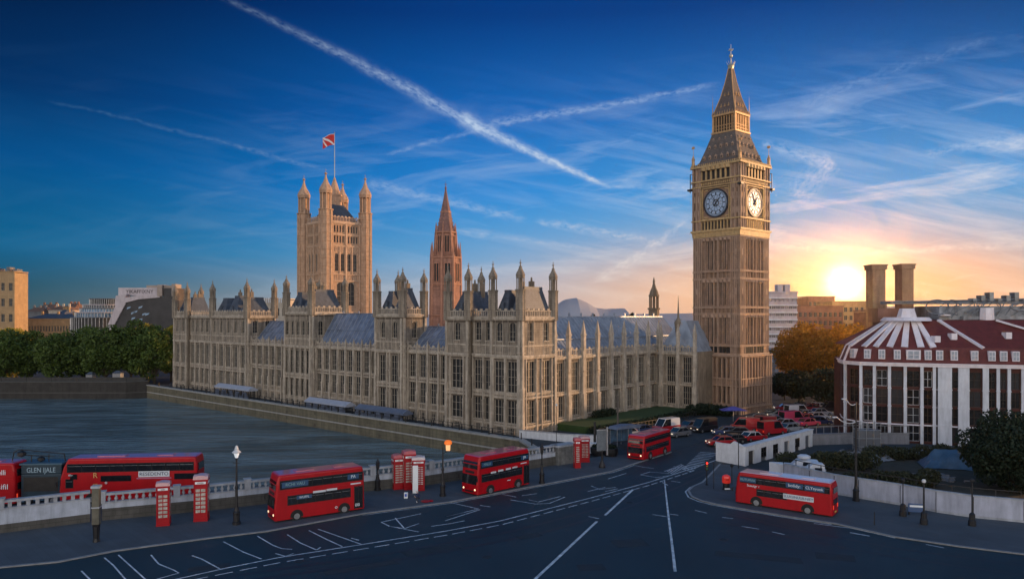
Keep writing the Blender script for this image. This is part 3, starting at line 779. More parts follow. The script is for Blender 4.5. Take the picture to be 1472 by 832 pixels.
def wing(label, x0, x1, ridge, bays=None, group=None):
    B = Bld('palace_wing', label, 'palace wing', (x0 + x1) / 2, 1.2, group=None); L = x1 - x0
    n = bays or round(L / 3.0); bw = L / n
    wall, trim, core = MB(), MB(), B.mb()
    Fm = B.F((x0, 1.2), 'front')
    cols = [((i + .5) * bw, 2.0) for i in range(n)]
    skin(B, wall, trim, Fm, L, 0, 13.2, cols, [(3.4, 3.9, 3, 3), (8.3, 4.3, 3, 4)])
    for z, h, p in ((2.2, .25, .25), (7.45, .18, .14), (8.0, .12, .1), (13.0, .35, .32)): band(trim, Fm, L, z, h, p)
    parapet(trim, Fm, L, 13.36, .75, .5)
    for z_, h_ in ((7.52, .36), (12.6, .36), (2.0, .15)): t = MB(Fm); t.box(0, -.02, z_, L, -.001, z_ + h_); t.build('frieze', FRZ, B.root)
    for i in range(n + 1): buttress(trim, Fm, min(max(i * bw, .3), L - .3), 0, 13.4, 15.3, .42, .5)
    for i in range(n): t = MB(Fm); t.box((i + .5) * bw - .35, -.004, .5, (i + .5) * bw + .35, .05, 1.6); t.build('basement_opening', DARK, B.root)
    core.box(x0, 1.2 + .43, 0, x1, 14, 13.3); core.build('core', STONE_DK, B.root)
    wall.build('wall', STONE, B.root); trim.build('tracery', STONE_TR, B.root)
    r = B.mb(); ym = 6.4
    r.prism_x([(1.9, 13.3), (ym, ridge), (ym + .5, ridge), (ym + 5.5, 13.3)], x0, x1)
    s = (ridge - 13.3) / (ym - 1.9)
    m_ = int(L / 1.5); sm = B.mb()
    for i in range(m_ + 1):
        x = x0 + .06 + (L - .12) * i / m_
        sm.add([(x - .05, 1.9, 13.33), (x + .05, 1.9, 13.33), (x + .05, ym, ridge + .03), (x - .05, ym, ridge + .03), (x - .05, 1.9, 13.45), (x + .05, 1.9, 13.45), (x + .05, ym, ridge + .14), (x - .05, ym, ridge + .14)],
              [(0, 3, 2, 1), (4, 5, 6, 7), (0, 1, 5, 4), (1, 2, 6, 5), (2, 3, 7, 6), (3, 0, 4, 7)])
    r.box(x0, ym - .1, ridge, x1, ym + .6, ridge + .2)
    zz = 13.3 + s * 2.2
    r.box(x0, 1.9 + 2.2 - .1, zz, x1, 1.9 + 2.2 + .05, zz + .18)
    for i in range(0, n, 2):
        x = x0 + (i + 1) * bw; r.box(x - .12, ym, ridge, x + .12, ym + .3, ridge + .7)
    ro = r.build('roof', LEAD, B.root); sm.build('seams', mat('roof_seam', (.34, .36, .40), .5, .3, 2), ro)
    return B
wing('low palace wing with blue lead roof joining the nearest corner pavilion to the narrow one', -30.4, -18.3, 17.8, 4)
wing('long palace wing with high blue lead roof below the flagged square tower', -61.8, -39.1, 20.4, 8)
wing('far palace wing with blue lead roof next to the far end pavilion', -90, -72.7, 18.6, 6)

# north wing facing the lawn
B = Bld('palace_wing', 'palace wing with tall buttresses and pale lead roof facing the green lawn', 'palace wing', -1, 27)
wall, trim, core = MB(), MB(), B.mb()
Fm = B.F((-.9, 9.24), 'right'); L = 35.8; n = 8; bw = L / n
skin(B, wall, trim, Fm, L, 0, 12.8, [((i + .5) * bw, 2.3) for i in range(n)], [(1.9, 3.7, 4, 3), (6.4, 5.2, 4, 4)])
for z, h, p in ((1.3, .25, .25), (5.9, .2, .16), (12.4, .35, .34)): band(trim, Fm, L, z, h, p)
parapet(trim, Fm, L, 12.8, 1.1, .5)
for i in range(n + 1): buttress(trim, Fm, min(i * bw, L - .4) if i else .4, 0, 13.6, 19.2, .95, .75)
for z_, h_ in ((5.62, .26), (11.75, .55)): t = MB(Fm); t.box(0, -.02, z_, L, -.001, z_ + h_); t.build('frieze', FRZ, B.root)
for i in range(n): 
    for s_ in (-1, 1): buttress(trim, Fm, (i + .5) * bw + s_ * 1.32, 0, 12.4, 12.4, .22, .2)
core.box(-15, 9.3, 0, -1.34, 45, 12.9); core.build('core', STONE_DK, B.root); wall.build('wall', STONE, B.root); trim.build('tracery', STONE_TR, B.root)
LEADP = mat('pale_lead', (.33, .38, .46), .4, .3, .4, metal=.2, streak=.35, bump=.2, bscale=3)
r = B.mb(); y0, y1 = 9.4, 58
r.prism_y([(-1.6, 12.9), (-7.5, 19.7), (-8.2, 19.7), (-15, 12.9)], y0, y1)
for i in range(46):
    y = y0 + .1 + (y1 - y0 - .2) * i / 45
    r.add([(-1.6, y - .04, 12.95), (-1.6, y + .04, 12.95), (-7.5, y + .04, 19.75), (-7.5, y - .04, 19.75), (-1.6, y - .04, 13.05), (-1.6, y + .04, 13.05), (-7.5, y + .04, 19.85), (-7.5, y - .04, 19.85)],
          [(0, 3, 2, 1), (4, 5, 6, 7), (0, 1, 5, 4), (1, 2, 6, 5), (2, 3, 7, 6), (3, 0, 4, 7)])
r.box(-3.9, y0, 15.6, -3.7, y1, 15.75); r.box(-8.1, y0, 19.7, -7.6, y1, 19.95)
for i in range(12): r.box(-8.0, y0 + 2 + i * 3.9, 19.9, -7.7, y0 + 2.25 + i * 3.9, 20.6)
r.build('roof', LEADP, B.root)

# link block between the north wing and the clock tower
B = Bld('palace_link', 'shadowed palace link block with two tall windows beside the clock tower', 'palace wing', 3.6, 44)
wall, trim, core = MB(), MB(), B.mb()
Fm = B.F((-.9, 44.0), 'front'); L = 9.6
skin(B, wall, trim, Fm, L, 0, 12.6, [(3.6, 1.9), (7.3, 1.9)], [(1.9, 3.7, 4, 3), (6.4, 5.2, 4, 4)])
for z, h, p in ((1.3, .25, .25), (5.9, .2, .16), (12.2, .35, .34)): band(trim, Fm, L, z, h, p)
parapet(trim, Fm, L, 12.6, 1.1, .5)
for x in (1.4, 5.4, 9.2): buttress(trim, Fm, x, 0, 13.4, 18.5, .8, .6)
core.box(-.9, 44.43, 0, 8.7, 56, 12.7); core.build('core', STONE_DK, B.root); wall.build('wall', STONE, B.root); trim.build('tracery', STONE_TR, B.root)
r = B.mb(); r.pyr(-.5, 44.8, 8.3, 56, 12.7, 19.0, 1.0, 4.0); r.build('roof', LEADP, B.root)
fl = B.mb(); cx, cy = 3.0, 46.5
fl.frus(cx, cy, 13, 18.5, .9, .7, 8); fl.frus(cx, cy, 18.5, 19.6, .9, .25, 8); fl.frus(cx, cy, 19.6, 24.3, .22, .02, 6)
for i in range(4):
    an = i * math.pi / 2; fl.frus(cx + .8 * math.cos(an), cy + .8 * math.sin(an), 15, 19.4, .2, .02, 4)
fl.build('spirelet', STONE_DK, B.root)

# ventilation turret behind the roof ridge
p = G(940, 600); pt = (( 940 - 736) / F * 178, 178)
B = Bld('roof_turret', 'slim stone lantern turret rising behind the pale lead roof, left of the clock tower', 'turret', 0, 0, loc=(pt[0], pt[1], 0), rz=PRZ)
s = B.mb(); s.frus(0, 0, 0, 21.5, 1.45, 1.25, 8); s.frus(0, 0, 21.5, 21.9, 1.5, 1.5, 8); s.build('shaft', STONE_DK, B.root)
s = B.mb()
for i in range(8):
    an = math.pi / 8 + i * math.pi / 4; s.tube((1.0 * math.cos(an), 1.0 * math.sin(an), 21.9), (1.0 * math.cos(an), 1.0 * math.sin(an), 24.6), .17, 5)
s.frus(0, 0, 24.6, 25.0, 1.25, 1.25, 8); s.lathe(0, 0, [(1.1, 25), (.95, 25.7), (.5, 26.8), (.22, 27.8), (.3, 28.1), (.05, 29.2)], 8); s.build('lantern', STONE_DK, B.root)

# ---------------------------------------------------------------- square flag tower
def fourfaces(h):
    return [((-h, -h), 'front'), ((h, -h), 'right'), ((h, h), 'back'), ((-h, h), 'left')]
B = Bld('flag_tower', 'great square stone tower with four spired corner turrets and a flag', 'tower', 0, 0, loc=(-58.0, 245.1, 0), rz=math.atan2(-.73, .68))
hs = 7.15; wall, trim, core = MB(), MB(), B.mb()
core.box(-hs + .43, -hs + .43, 0, hs - .43, hs - .43, 50)
dk = MB()
for o_, sd_ in fourfaces(hs):
    Fm = B.F(o_, sd_); L = hs * 2; c = L / 2
    main = sd_ in ('front', 'right')
    if main:
        cols2 = [(c - 1.9, 2.6), (c + 1.9, 2.6)]
        skin(B, wall, trim, Fm, L, 0, 32.5, cols2, [(23.3, 7.4, 2, 4, True)], d=.38, ribs=False)
        cols4 = [(c - 3.3, 1.25), (c - 1.15, 1.25), (c + 1.15, 1.25), (c + 3.3, 1.25)]
        skin(B, wall, trim, Fm, L, 32.5, 42.2, cols4, [(34.2, 5.6, 2, 4, True)], d=.38, ribs=False)
        cols9 = [(c - 4 + i * 1.0, .62) for i in range(9)]
        skin(B, wall, trim, Fm, L, 42.2, 50.0, cols9, [(43.2, 2.2, 1, 1), (46.5, 2.2, 1, 1)], d=.38, ribs=False)
        t = MB(Fm)
        for i in range(4):                       # tracery roundels over the arches
            cx = c + (i - 1.5) * 2.2
            for k in range(10):
                a0, a1 = 2 * math.pi * k / 10, 2 * math.pi * (k + 1) / 10
                t.tube((cx + .75 * math.cos(a0), -.05, 41.1 + .75 * math.sin(a0)), (cx + .75 * math.cos(a1), -.05, 41.1 + .75 * math.sin(a1)), .10, 4)
            for k in range(4):
                a0 = math.pi / 4 + k * math.pi / 2; t.tube((cx, -.05, 41.1), (cx + .7 * math.cos(a0), -.05, 41.1 + .7 * math.sin(a0)), .07, 4)
        for i in range(15):
            x = c - 4.6 + i * 9.2 / 14; t.box(x - .07, -.12, 31.3, x + .07, -.003, 33.0)
        for x in (c - 4.9, c, c + 4.9): t.box(x - .28, -.35, 22, x + .28, -.004, 49.5)
        for x in (c - 2.25, c + 2.25): t.box(x - .16, -.25, 33, x + .16, -.004, 42)
        o = len(trim.v); trim.v += t.v; trim.f += [[o + i for i in f] for f in t.f]
    else:
        w = MB(Fm); w.box(0, 0, 0, L, .45, 50); o = len(wall.v); wall.v += w.v; wall.f += [[o + i for i in f] for f in w.f]
    for z, h, p_ in ((21, .4, .3), (31.0, .3, .4), (33.1, .25, .45), (42.1, .35, .35), (45.7, .3, .25), (49.4, .5, .5)): band(trim, Fm, L, z, h, p_)
    parapet(trim, Fm, L, 50, 1.5, .55)
core.build('core', DARK, B.root); wall.build('wall', STONE_WARM, B.root); trim.build('tracery', STONE_WTR, B.root)
r = B.mb(); r.pyr(-5.6, -5.6, 5.6, 5.6, 50.1, 56.0, 2.2, 2.2)
for i in range(9):
    x = -5 + i * 1.25; r.box(x - .05, -5.3, 50.2, x + .05, -5.0, 51.5)
r.build('roof', SLATE, B.root)
s = B.mb(); s.frus(0, 0, 54, 59, 2.6, 2.2, 8); s.frus(0, 0, 59, 59.5, 2.5, 2.5, 8); s.frus(0, 0, 59.5, 65.5, 2.1, .1, 8)
for k_ in range(8): an = math.pi / 8 + k_ * math.pi / 4; s.frus(2.35 * math.cos(an), 2.35 * math.sin(an), 57, 61.8, .3, .03, 5)
s.build('crown_lantern', STONE_WARM, B.root)
for (x, y) in ((-hs, -hs), (hs, -hs), (hs, hs), (-hs, hs)):
    turret(B, x, y, 0, 53.2, 66.2, 2.0, STONE_WARM)
fp = B.mb(); fp.frus(0, 0, 63, 79.6, .16, .09, 8); fp.frus(0, 0, 79.6, 80.1, .22, .05, 8); fpo = fp.build('flagpole', CHROME, B.root)
# the flag: rippled cloth with a pale saltire woven in
FLAGR = mat('flag_red', (.55, .03, .025), .8, .15, 1.0); FLAGW = mat('flag_white', (.75, .70, .68), .8, .1, 1.0)
import numpy as np
fv = []; ff = []; fm_ = []; nx, ny = 36, 24; fw, fh = 4.0, 4.4
for j in range(ny + 1):
    for i in range(nx + 1):
        u, v_ = i / nx, j / ny
        fv.append((-.1 - u * fw * .92, .28 * math.sin(u * 7.5 + v_ * 1.6) * u, 79.4 - (1 - v_) * fh * (.82) - u * 1.1 + .25 * math.sin(u * 5)))
for j in range(ny):
    for i in range(nx):
        q = j * (nx + 1) + i; ff.append((q, q + 1, q + nx + 2, q + nx + 1))
        u, v_ = (i + .5) / nx, (j + .5) / ny
        fm_.append(1 if (abs(u - v_) < .10 or abs(u - .5 * v_ - .62) < .05 or v_ > .95) else 0)
me = bpy.data.meshes.new('flag'); me.from_pydata(fv, [], ff); me.materials.append(FLAGR); me.materials.append(FLAGW)
for p_, k in zip(me.polygons, fm_): p_.material_index = k
flag = link('flag', me); flag.location = (-58.0, 245.1, 0); flag.rotation_euler = (0, 0, R(8))
so_ = flag.modifiers.new('thick', 'SOLIDIFY'); so_.thickness = .03
tag(flag, 'red flag with white diagonal bands flying from the square tower', 'flag')

# ---------------------------------------------------------------- central spire
B = Bld('spire_tower', 'slender rust coloured octagonal tower with a crocketed spire', 'tower', 0, 0, loc=(-19.0, 215, 0), rz=R(12))
s = B.mb(); t = B.mb()
s.frus(0, 0, 0, 36.8, 4.9, 4.35, 8)
def octwin(r, z, h, w, name='opening'):
    for i in range(8):
        an = i * math.pi / 4; M = Matrix.Rotation(an, 4, 'Z') @ Matrix.Translation((r, 0, 0))
        d_ = MB(M); d_.box(-.25, -w / 2, z, .06, w / 2, z + h); d_.v and d_.build(name, DARK, B.root)
        q = MB(M)
        for yy in (-w / 2 - .12, 0, w / 2 + .12): q.box(0, yy - .1, z - .2, .22, yy + .1, z + h + .2)
        q.box(0, -w / 2 - .2, z + h, .2, w / 2 + .2, z + h + .25); q.box(0, -w / 2 - .2, z - .3, .25, w / 2 + .2, z - .02)
        o = len(t.v); t.v += q.v; t.f += [[o + k for k in f] for f in q.f]
octwin(4.12, 29.8, 5.0, 1.5); 
s.frus(0, 0, 36.8, 44.0, 3.15, 2.75, 8); octwin(2.78, 37.5, 5.2, 1.1)
for i in range(8):
    an = math.pi / 8 + i * math.pi / 4
    t.tube((4.75 * math.cos(an), 4.75 * math.sin(an), 0), (4.3 * math.cos(an), 4.3 * math.sin(an), 37.2), .42, 6)
    t.frus(4.3 * math.cos(an), 4.3 * math.sin(an), 37.2, 41.2, .42, .03, 5)
    t.tube((3.45 * math.cos(an), 3.45 * math.sin(an), 37), (3.0 * math.cos(an), 3.0 * math.sin(an), 44), .28, 6)
    t.frus(2.95 * math.cos(an), 2.95 * math.sin(an), 44, 46.8, .28, .02, 5)
    for k in range(9):
        f_ = k / 9; rr = 2.35 * (1 - f_) * (1 - .15 * f_) + .12; t.frus(rr * math.cos(an), rr * math.sin(an), 45.3 + f_ * 10, 45.8 + f_ * 10, .2, .05, 4)
for z, r_ in ((20, 4.9), (28.8, 4.75), (36.4, 4.7), (43.6, 3.3), (49.5, 1.65)): t.frus(0, 0, z, z + .4, r_, r_, 8)
s.build('shaft', STONE_RED, B.root); t.build('tracery', mat('rust_trim', (.45, .22, .14), .8, .25, 1, streak=.4), B.root)
s = B.mb(); s.lathe(0, 0, [(2.7, 44), (2.2, 46), (1.55, 49.5), (.8, 53), (.22, 56.3), (.34, 56.6), (.08, 57.2), (.03, 58.6)], 8); s.box(-.4, -.05, 57.6, .4, .05, 57.75)
s.build('spire', mat('rust_spire', (.30, .16, .13), .8, .3, 1.2, streak=.5, bricks=(.5, .35, .03)), B.root)
# ---------------------------------------------------------------- clock tower
B = Bld('clock_tower', 'tall golden stone clock tower with white dials and pointed slate spire', 'clock tower', 0, 0, loc=(46.7, 160.0, 0), rz=math.atan2(-.75, .66))
hs = 5.6; wall, trim, core, slit, gold = MB(), MB(), B.mb(), MB(), MB()
def slits(sd, d_):
    if sd in ('front', 'right'):
        for k in range(0, len(d_.v), 8):
            q = MB(); q.v = d_.v[k:k + 8]; q.f = [(0, 3, 2, 1), (4, 5, 6, 7), (0, 1, 5, 4), (1, 2, 6, 5), (2, 3, 7, 6), (3, 0, 4, 7)]; q.build('slit_window', DARK, B.root)
def app(dst, src):
    o = len(dst.v); dst.v += src.v; dst.f += [[o + i for i in f] for f in src.f]
core.box(-hs + .5, -hs + .5, 0, hs - .5, hs - .5, 52)
hb = 6.0
for o_, sd_ in fourfaces(hb):                       # base stage, slightly wider
    Fm = B.F(o_, sd_); L = 2 * hb; w, t, d_ = MB(Fm), MB(Fm), MB(Fm)
    w.box(0, 0, 0, L, .95, 1.2)
    xs = [2.15 + i * (L - 4.3) / 7 for i in range(8)]
    w.box(0, 0, 1.2, 1.9, .95, 12); w.box(L - 1.9, 0, 1.2, L, .95, 12)
    for z0, z1 in ((1.2, 2.0), (5.7, 7.2), (11.4, 12.0)): w.box(1.9, .02, z0, L - 1.9, .95, z1)
    for i in range(8):
        w.box(xs[i] - .26, .05, 2.0, xs[i] + .26, .95, 5.7); w.box(xs[i] - .26, .05, 7.2, xs[i] + .26, .95, 11.4)
        t.box(xs[i] - .09, -.12, 2.0, xs[i] + .09, .048, 11.4)
    for i in (1, 2, 4, 5): d_.box((xs[i] + xs[i + 1]) / 2 - .22, .50, 2.2, (xs[i] + xs[i + 1]) / 2 + .22, .56, 11.2)
    w.box(1.9, .55, 1.3, L - 1.9, .95, 11.9)
    for x in (.15, .95, 1.75, L - .15, L - .95, L - 1.75): t.box(x - .13, -.16, 0, x + .13, -.002, 12)
    for z, h, p_ in ((1.2, .3, .25), (5.6, .18, .2), (7.1, .18, .2), (11.7, .3, .3)):
        t.box(-.1, -p_, z, L + .1, .0, z + h)
    app(wall, w); app(trim, t); slits(sd_, d_)
for o_, sd_ in fourfaces(hs):
    Fm = B.F(o_, sd_); L = 2 * hs; w, t, d_, g = MB(Fm), MB(Fm), MB(Fm), MB(Fm)
    xs = [2.05 + i * (L - 4.1) / 7 for i in range(8)]
    w.box(0, 0, 12, 1.75, .6, 37.2); w.box(L - 1.75, 0, 12, L, .6, 37.2)
    bands_ = ((12, 12.3), (13.7, 14.1), (20.2, 20.6), (21.6, 22.0), (27.5, 27.9), (29.1, 29.5), (36.2, 37.2))
    for z0, z1 in bands_: w.box(1.75, .0, z0, L - 1.75, .6, z1)
    w.box(1.75, .34, 12, L - 1.75, .6, 37.2); w.box(1.76, .22, 12.3, L - 1.76, .339, 12.31)
    zs = [(12.3, 13.7), (14.1, 20.2), (20.6, 21.6), (22, 27.5), (27.9, 29.1), (29.5, 36.2)]
    for k, (z0, z1) in enumerate(zs):
        for i in range(8):
            big = i in (0, 3, 4, 7); ww = .24 if big else .13
            w.box(xs[i] - ww, .06 if big else .14, z0, xs[i] + ww, .34, z1)
            if big: t.box(xs[i] - .08, -.1, z0, xs[i] + .08, .058, z1)
        if k in (1, 3, 5):
            for i in (1, 2, 4, 5): d_.box((xs[i] + xs[i + 1]) / 2 - .07, .29, z0 + .3, (xs[i] + xs[i + 1]) / 2 + .07, .335, z1 - .6)
            for i in range(7):
                m0 = (xs[i] + xs[i + 1]) / 2; t.frus(m0, .25, z1 - .5, z1, .45, .45, 6)
        elif k == 0:
            for i in range(14): d_.box(.5 + i * (L - 1) / 14 + .12, -.01, z0 + .1, .5 + (i + 1) * (L - 1) / 14 - .12, .33, z1 - .1) if (i not in (0, 1, 12, 13)) else None
    for z0, z1 in bands_: t.box(-.08, -.14, z0, L + .08, -.002, z0 + .2); t.box(-.05, -.09, z1 - .12, L + .05, -.003, z1)
    for x in (.14, .62, 1.12, 1.62, L - .14, L - .62, L - 1.12, L - 1.62): t.box(x - .07, -.09, 14.2, x + .07, -.003, 36.2)
    for z in (17, 24.5, 32.5):
        for x in (.87, L - .87): t.box(x - .2, -.06, z, x + .2, -.004, z + 1.2)
    app(wall, w); app(trim, t); slits(sd_, d_)
hc = 5.72
gw = MB()
for o_, sd_ in fourfaces(hc):                       # clock stage
    Fm = B.F(o_, sd_); L = 2 * hc; w, t, d_, g = MB(Fm), MB(Fm), MB(Fm), MB(Fm); c = L / 2
    for k in range(5): g.box(-.02 - .02 * k, -.03 * k, 36.5 + .24 * k, L + .02, .6, 36.5 + .24 * k + .235)   # corbelling
    w.box(0, 0, 37.7, 2.2, .7, 51.2); w.box(L - 2.2, 0, 37.7, L, .7, 51.2)
    w.box(2.2, .28, 37.7, L - 2.2, .7, 51.2)
    g.box(-.25, -.35, 37.6, L + .25, 0, 38.0); g.box(-.15, -.25, 39.9, L + .15, 0, 40.15)
    n = 9
    for i in range(n + 1):
        x = 2.2 + (L - 4.4) * i / n; g.box(x - .12, .02, 38.0, x + .12, .3, 39.9)
    for i in range(n): d_.box(2.2 + (L - 4.4) * (i + .5) / n - .18, .2, 38.2, 2.2 + (L - 4.4) * (i + .5) / n + .18, .275, 39.7)
    # square frame
    zc, rr = 43.5, 3.35
    for a_, b_ in ((0, .22), (.3, .1)):
        g.box(c - rr - a_, -.12 - a_ * .2, zc - rr - a_ * .6, c - rr - a_ + b_, .3, zc + rr + a_ * .6); g.box(c + rr + a_ - b_, -.12 - a_ * .2, zc - rr - a_ * .6, c + rr + a_, .3, zc + rr + a_ * .6)
    g.box(c - rr + .221, -.12, zc + rr - .2, c + rr - .221, .3, zc + rr); g.box(c - rr + .221, -.12, zc - rr, c + rr - .221, .3, zc - rr + .2)
    for sx in (-1, 1):
        for sz in (-1, 1):
            for k in range(3): g.frus(c + sx * (2.75 - k * .28), .2, zc + sz * (2.75 + k * .05) - .12, zc + sz * (2.75 + k * .05) + .12, .16, .16, 6)
    # frieze lettering band and arcade
    g.box(-.15, -.2, 47.05, L + .15, .1, 47.3); g.box(-.2, -.28, 48.2, L + .2, .1, 48.5)
    for i in range(22):
        x = 1.0 + (L - 2) * i / 21; g.box(x - .1, -.12, 47.45, x + .1, -.001, 48.05)
        if i % 2: g.box(x - .22, -.1, 47.7, x + .22, -.003, 47.8)
    for i in range(7):
        x = 2.2 + (L - 4.4) * i / 6; g.box(x - .2, .0, 48.5, x + .2, .4, 51.2)
    for i in range(6):
        x = 2.2 + (L - 4.4) * (i + .5) / 6; d_.box(x - .42, .2, 48.7, x + .42, .278, 50.6); g.frus(x, .1, 50.5, 51.2, .62, .62, 8)
    for x in (.2, 1.1, 2.0, L - .2, L - 1.1, L - 2.0): t.box(x - .12, -.14, 38.0, x + .12, -.002, 51.2)
    for z in (41, 44, 46.2):
        for x in (.65, 1.55, L - .65, L - 1.55): t.box(x - .18, -.06, z, x + .18, -.003, z + 1.3)
    g.box(-.3, -.4, 51.2, L + .3, .3, 51.6)
    for i in range(24): g.box((L) * i / 23 - .1, -.38, 51.6, L * i / 23 + .1, -.2, 52.0)
    app(wall, w); app(trim, t); slits(sd_, d_); app(gw, g)
core.build('core', STONE_DK, B.root); wall.build('wall', STONE_BEN, B.root); trim.build('shaft_tracery', STONE_BTR, B.root)
gw.build('gilded_ornament', mat('clock_ornament', (.56, .38, .18), .6, .3, 2.0, metal=.1, streak=.45, bump=.4), B.root)
# dials
DIAL = mat('opal_dial', (.34, .46, .64), .35, .12, .9, coat=.3); HAND = mat('dial_black', (.015, .017, .03), .5, .2, 4)
for o_, sd_ in fourfaces(hc):
    Fm = B.F(o_, sd_); c = hc; zc = 43.5
    def ringmb(r0, r1, y0, y1, n=48):
        q = MB(Fm)
        for i in range(n):
            a0, a1 = 2 * math.pi * i / n, 2 * math.pi * (i + 1) / n
            P = [(r * math.cos(t_), r * math.sin(t_)) for t_ in (a0, a1) for r in (r0, r1)]
            pts = [(c + P[0][0], zc + P[0][1]), (c + P[1][0], zc + P[1][1]), (c + P[3][0], zc + P[3][1]), (c + P[2][0], zc + P[2][1])]
            q.prism_y(pts, y0, y1)
        return q
    d0 = MB(Fm); d0.prism_y([(c + 2.75 * math.cos(2 * math.pi * i / 48), zc + 2.75 * math.sin(2 * math.pi * i / 48)) for i in range(48)], .1, .26)
    dial = d0.build('dial', DIAL, B.root)
    ringmb(2.7, 3.0, .0, .27).build('dial_rim', HAND, dial)
    fr = ringmb(2.28, 2.34, .06, .098); app(fr, ringmb(1.62, 1.68, .06, .098)); app(fr, ringmb(2.55, 2.6, .06, .098)); app(fr, ringmb(.55, .75, .06, .098, 24))
    for i in range(60):
        a0 = 2 * math.pi * i / 60; l0, l1, ww = (1.68, 2.28, .04) if i % 5 == 0 else (2.34, 2.55, .02)
        fr.M = Fm; fr.tube((c + l0 * math.cos(a0), .08, zc + l0 * math.sin(a0)), (c + l1 * math.cos(a0), .08, zc + l1 * math.sin(a0)), ww, 4)
        if i % 5 == 0:
            for dd in (-.055, .055):
                fr.tube((c + l0 * math.cos(a0 + dd), .08, zc + l0 * math.sin(a0 + dd)), (c + l1 * math.cos(a0 + dd * .7), .08, zc + l1 * math.sin(a0 + dd * .7)), .035, 4)
    for i in range(12):
        a0 = 2 * math.pi * (i + .5) / 12; fr.tube((c + .7 * math.cos(a0), .08, zc + .7 * math.sin(a0)), (c + 1.65 * math.cos(a0), .08, zc + 1.65 * math.sin(a0)), .03, 4)
    fr.build('numerals', HAND, dial)
    for nm, ln_, an, w_ in (('hour_hand', 1.5, R(52), .13), ('minute_hand', 2.35, R(118), .08)):
        q = MB(Fm); q.tube((c - .5 * math.cos(an), .02, zc - .5 * math.sin(an)), (c + ln_ * math.cos(an), .02, zc + ln_ * math.sin(an)), w_ * 1.3, 5, w_ * .4); q.build(nm, HAND, dial)
# lower roof with dormers
s = B.mb()
prof = [(5.25, 52.0), (4.65, 52.7), (3.8, 55.3), (3.1, 57.6), (2.8, 58.7)]
for (r0, z0), (r1, z1) in zip(prof, prof[1:]): s.frus(0, 0, z0, z1, r0 * 1.4142, r1 * 1.4142, 4, math.pi / 4)
s.frus(0, 0, 51.61, 52.0, 5.45 * 1.4142, 5.25 * 1.4142, 4, math.pi / 4)
s.build('lower_roof', mat('tower_slate', (.17, .135, .11), .5, .35, 1.2, streak=.4, bump=.4, bricks=(.5, .4, .04)), B.root)
for o_, sd_ in fourfaces(0.0):
    Fm = B.F((0, 0), sd_); g = MB(Fm); dd = MB(Fm)
    for row, (z, hw, n, sz) in enumerate(((53.0, 4.55, 6, .24), (55.3, 3.75, 5, .22), (57.1, 3.15, 4, .15))):
        for i in range(n):
            x = -hw + 1.0 + (2 * hw - 2.0) * i / (n - 1)
            g = MB(Fm); dd = MB(Fm)
            g.box(x - sz, -hw - .12, z, x + sz, -hw + .7, z + sz * 2.1); g.prism_y([(x - sz * 1.25, z + sz * 2.1), (x + sz * 1.25, z + sz * 2.1), (x, z + sz * 4)], -hw - .18, -hw + .9)
            dd.box(x - sz * .6, -hw - .125, z + .1, x + sz * .6, -hw - .1, z + sz * 1.8)
            dm_ = g.build('dormer', STONE_BTR, B.root); dd.build('dormer_opening', DARK, dm_)
# belfry lantern
s = B.mb(); s.box(-2.15, -2.15, 58.7, 2.15, 2.15, 62.4); s.build('lantern_core', DARK, B.root)
g = B.mb(); g.box(-2.95, -2.95, 58.6, 2.95, 2.95, 58.95); g.box(-2.85, -2.85, 62.3, 2.85, 2.85, 62.7)
for k in range(9):
    x = -2.55 + 5.1 * k / 8
    for s_ in (-2.55, 2.55):
        ww = .2 if k in (0, 8) else .1
        g.box(x - ww, s_ - ww, 58.95, x + ww, s_ + ww, 62.3)
        if 0 < k < 8: g.box(s_ - ww, x - ww, 58.95, s_ + ww, x + ww, 62.3)
for s_ in (-1, 1):
    g.box(-2.5, s_ * 2.55 - .05, 60.2, 2.5, s_ * 2.55 + .05, 60.35); g.box(s_ * 2.55 - .05, -2.5, 60.2, s_ * 2.55 + .05, 2.5, 60.35)
    g.box(-2.5, s_ * 2.62 - .05, 59.5, 2.5, s_ * 2.62 + .05, 59.6); g.box(s_ * 2.62 - .05, -2.5, 59.5, s_ * 2.62 + .05, 2.5, 59.6)
for x in (-2.7, 2.7):
    for y in (-2.7, 2.7): g.frus(x, y, 58.9, 63.2, .16, .12, 6); g.frus(x, y, 63.2, 66.8, .12, .01, 6)
for i in range(10):
    for s_ in (-2.8, 2.8):
        x = -2.7 + 5.4 * i / 9; g.frus(x, s_, 62.7, 63.4, .16, .02, 4); g.frus(s_, x, 62.7, 63.4, .16, .02, 4)
g.build('belfry', GOLD, B.root)
s = B.mb(); prof = [(2.85, 62.7), (2.45, 63.5), (1.55, 66.5), (.85, 69.8), (.36, 72.8)]
for (r0, z0), (r1, z1) in zip(prof, prof[1:]): s.frus(0, 0, z0, z1, r0 * 1.4142, r1 * 1.4142, 4, math.pi / 4)
s.build('spire', SLATE_BR, B.root)
g = B.mb()
for (r0, z0), (r1, z1) in zip(prof, prof[1:]):
    for sx in (-1, 1):
        for sy in (-1, 1): g.tube((sx * r0, sy * r0, z0), (sx * r1, sy * r1, z1), .11, 5)
for z, hw, n in ((64.2, 2.25, 3), (66.6, 1.55, 2)):
    for i in range(n):
        for (ux, uy) in ((1, 0), (-1, 0), (0, 1), (0, -1)):
            q = (i - (n - 1) / 2) * .9; x = ux * hw + uy * q; y = uy * hw + ux * q; g.frus(x, y, z, z + .8, .24, .03, 4)
g.build('spire_ribs', GOLD, B.root)
g = B.mb(); g.frus(0, 0, 72.6, 73.2, .5, .7, 8); g.frus(0, 0, 73.2, 73.6, .8, .35, 8)
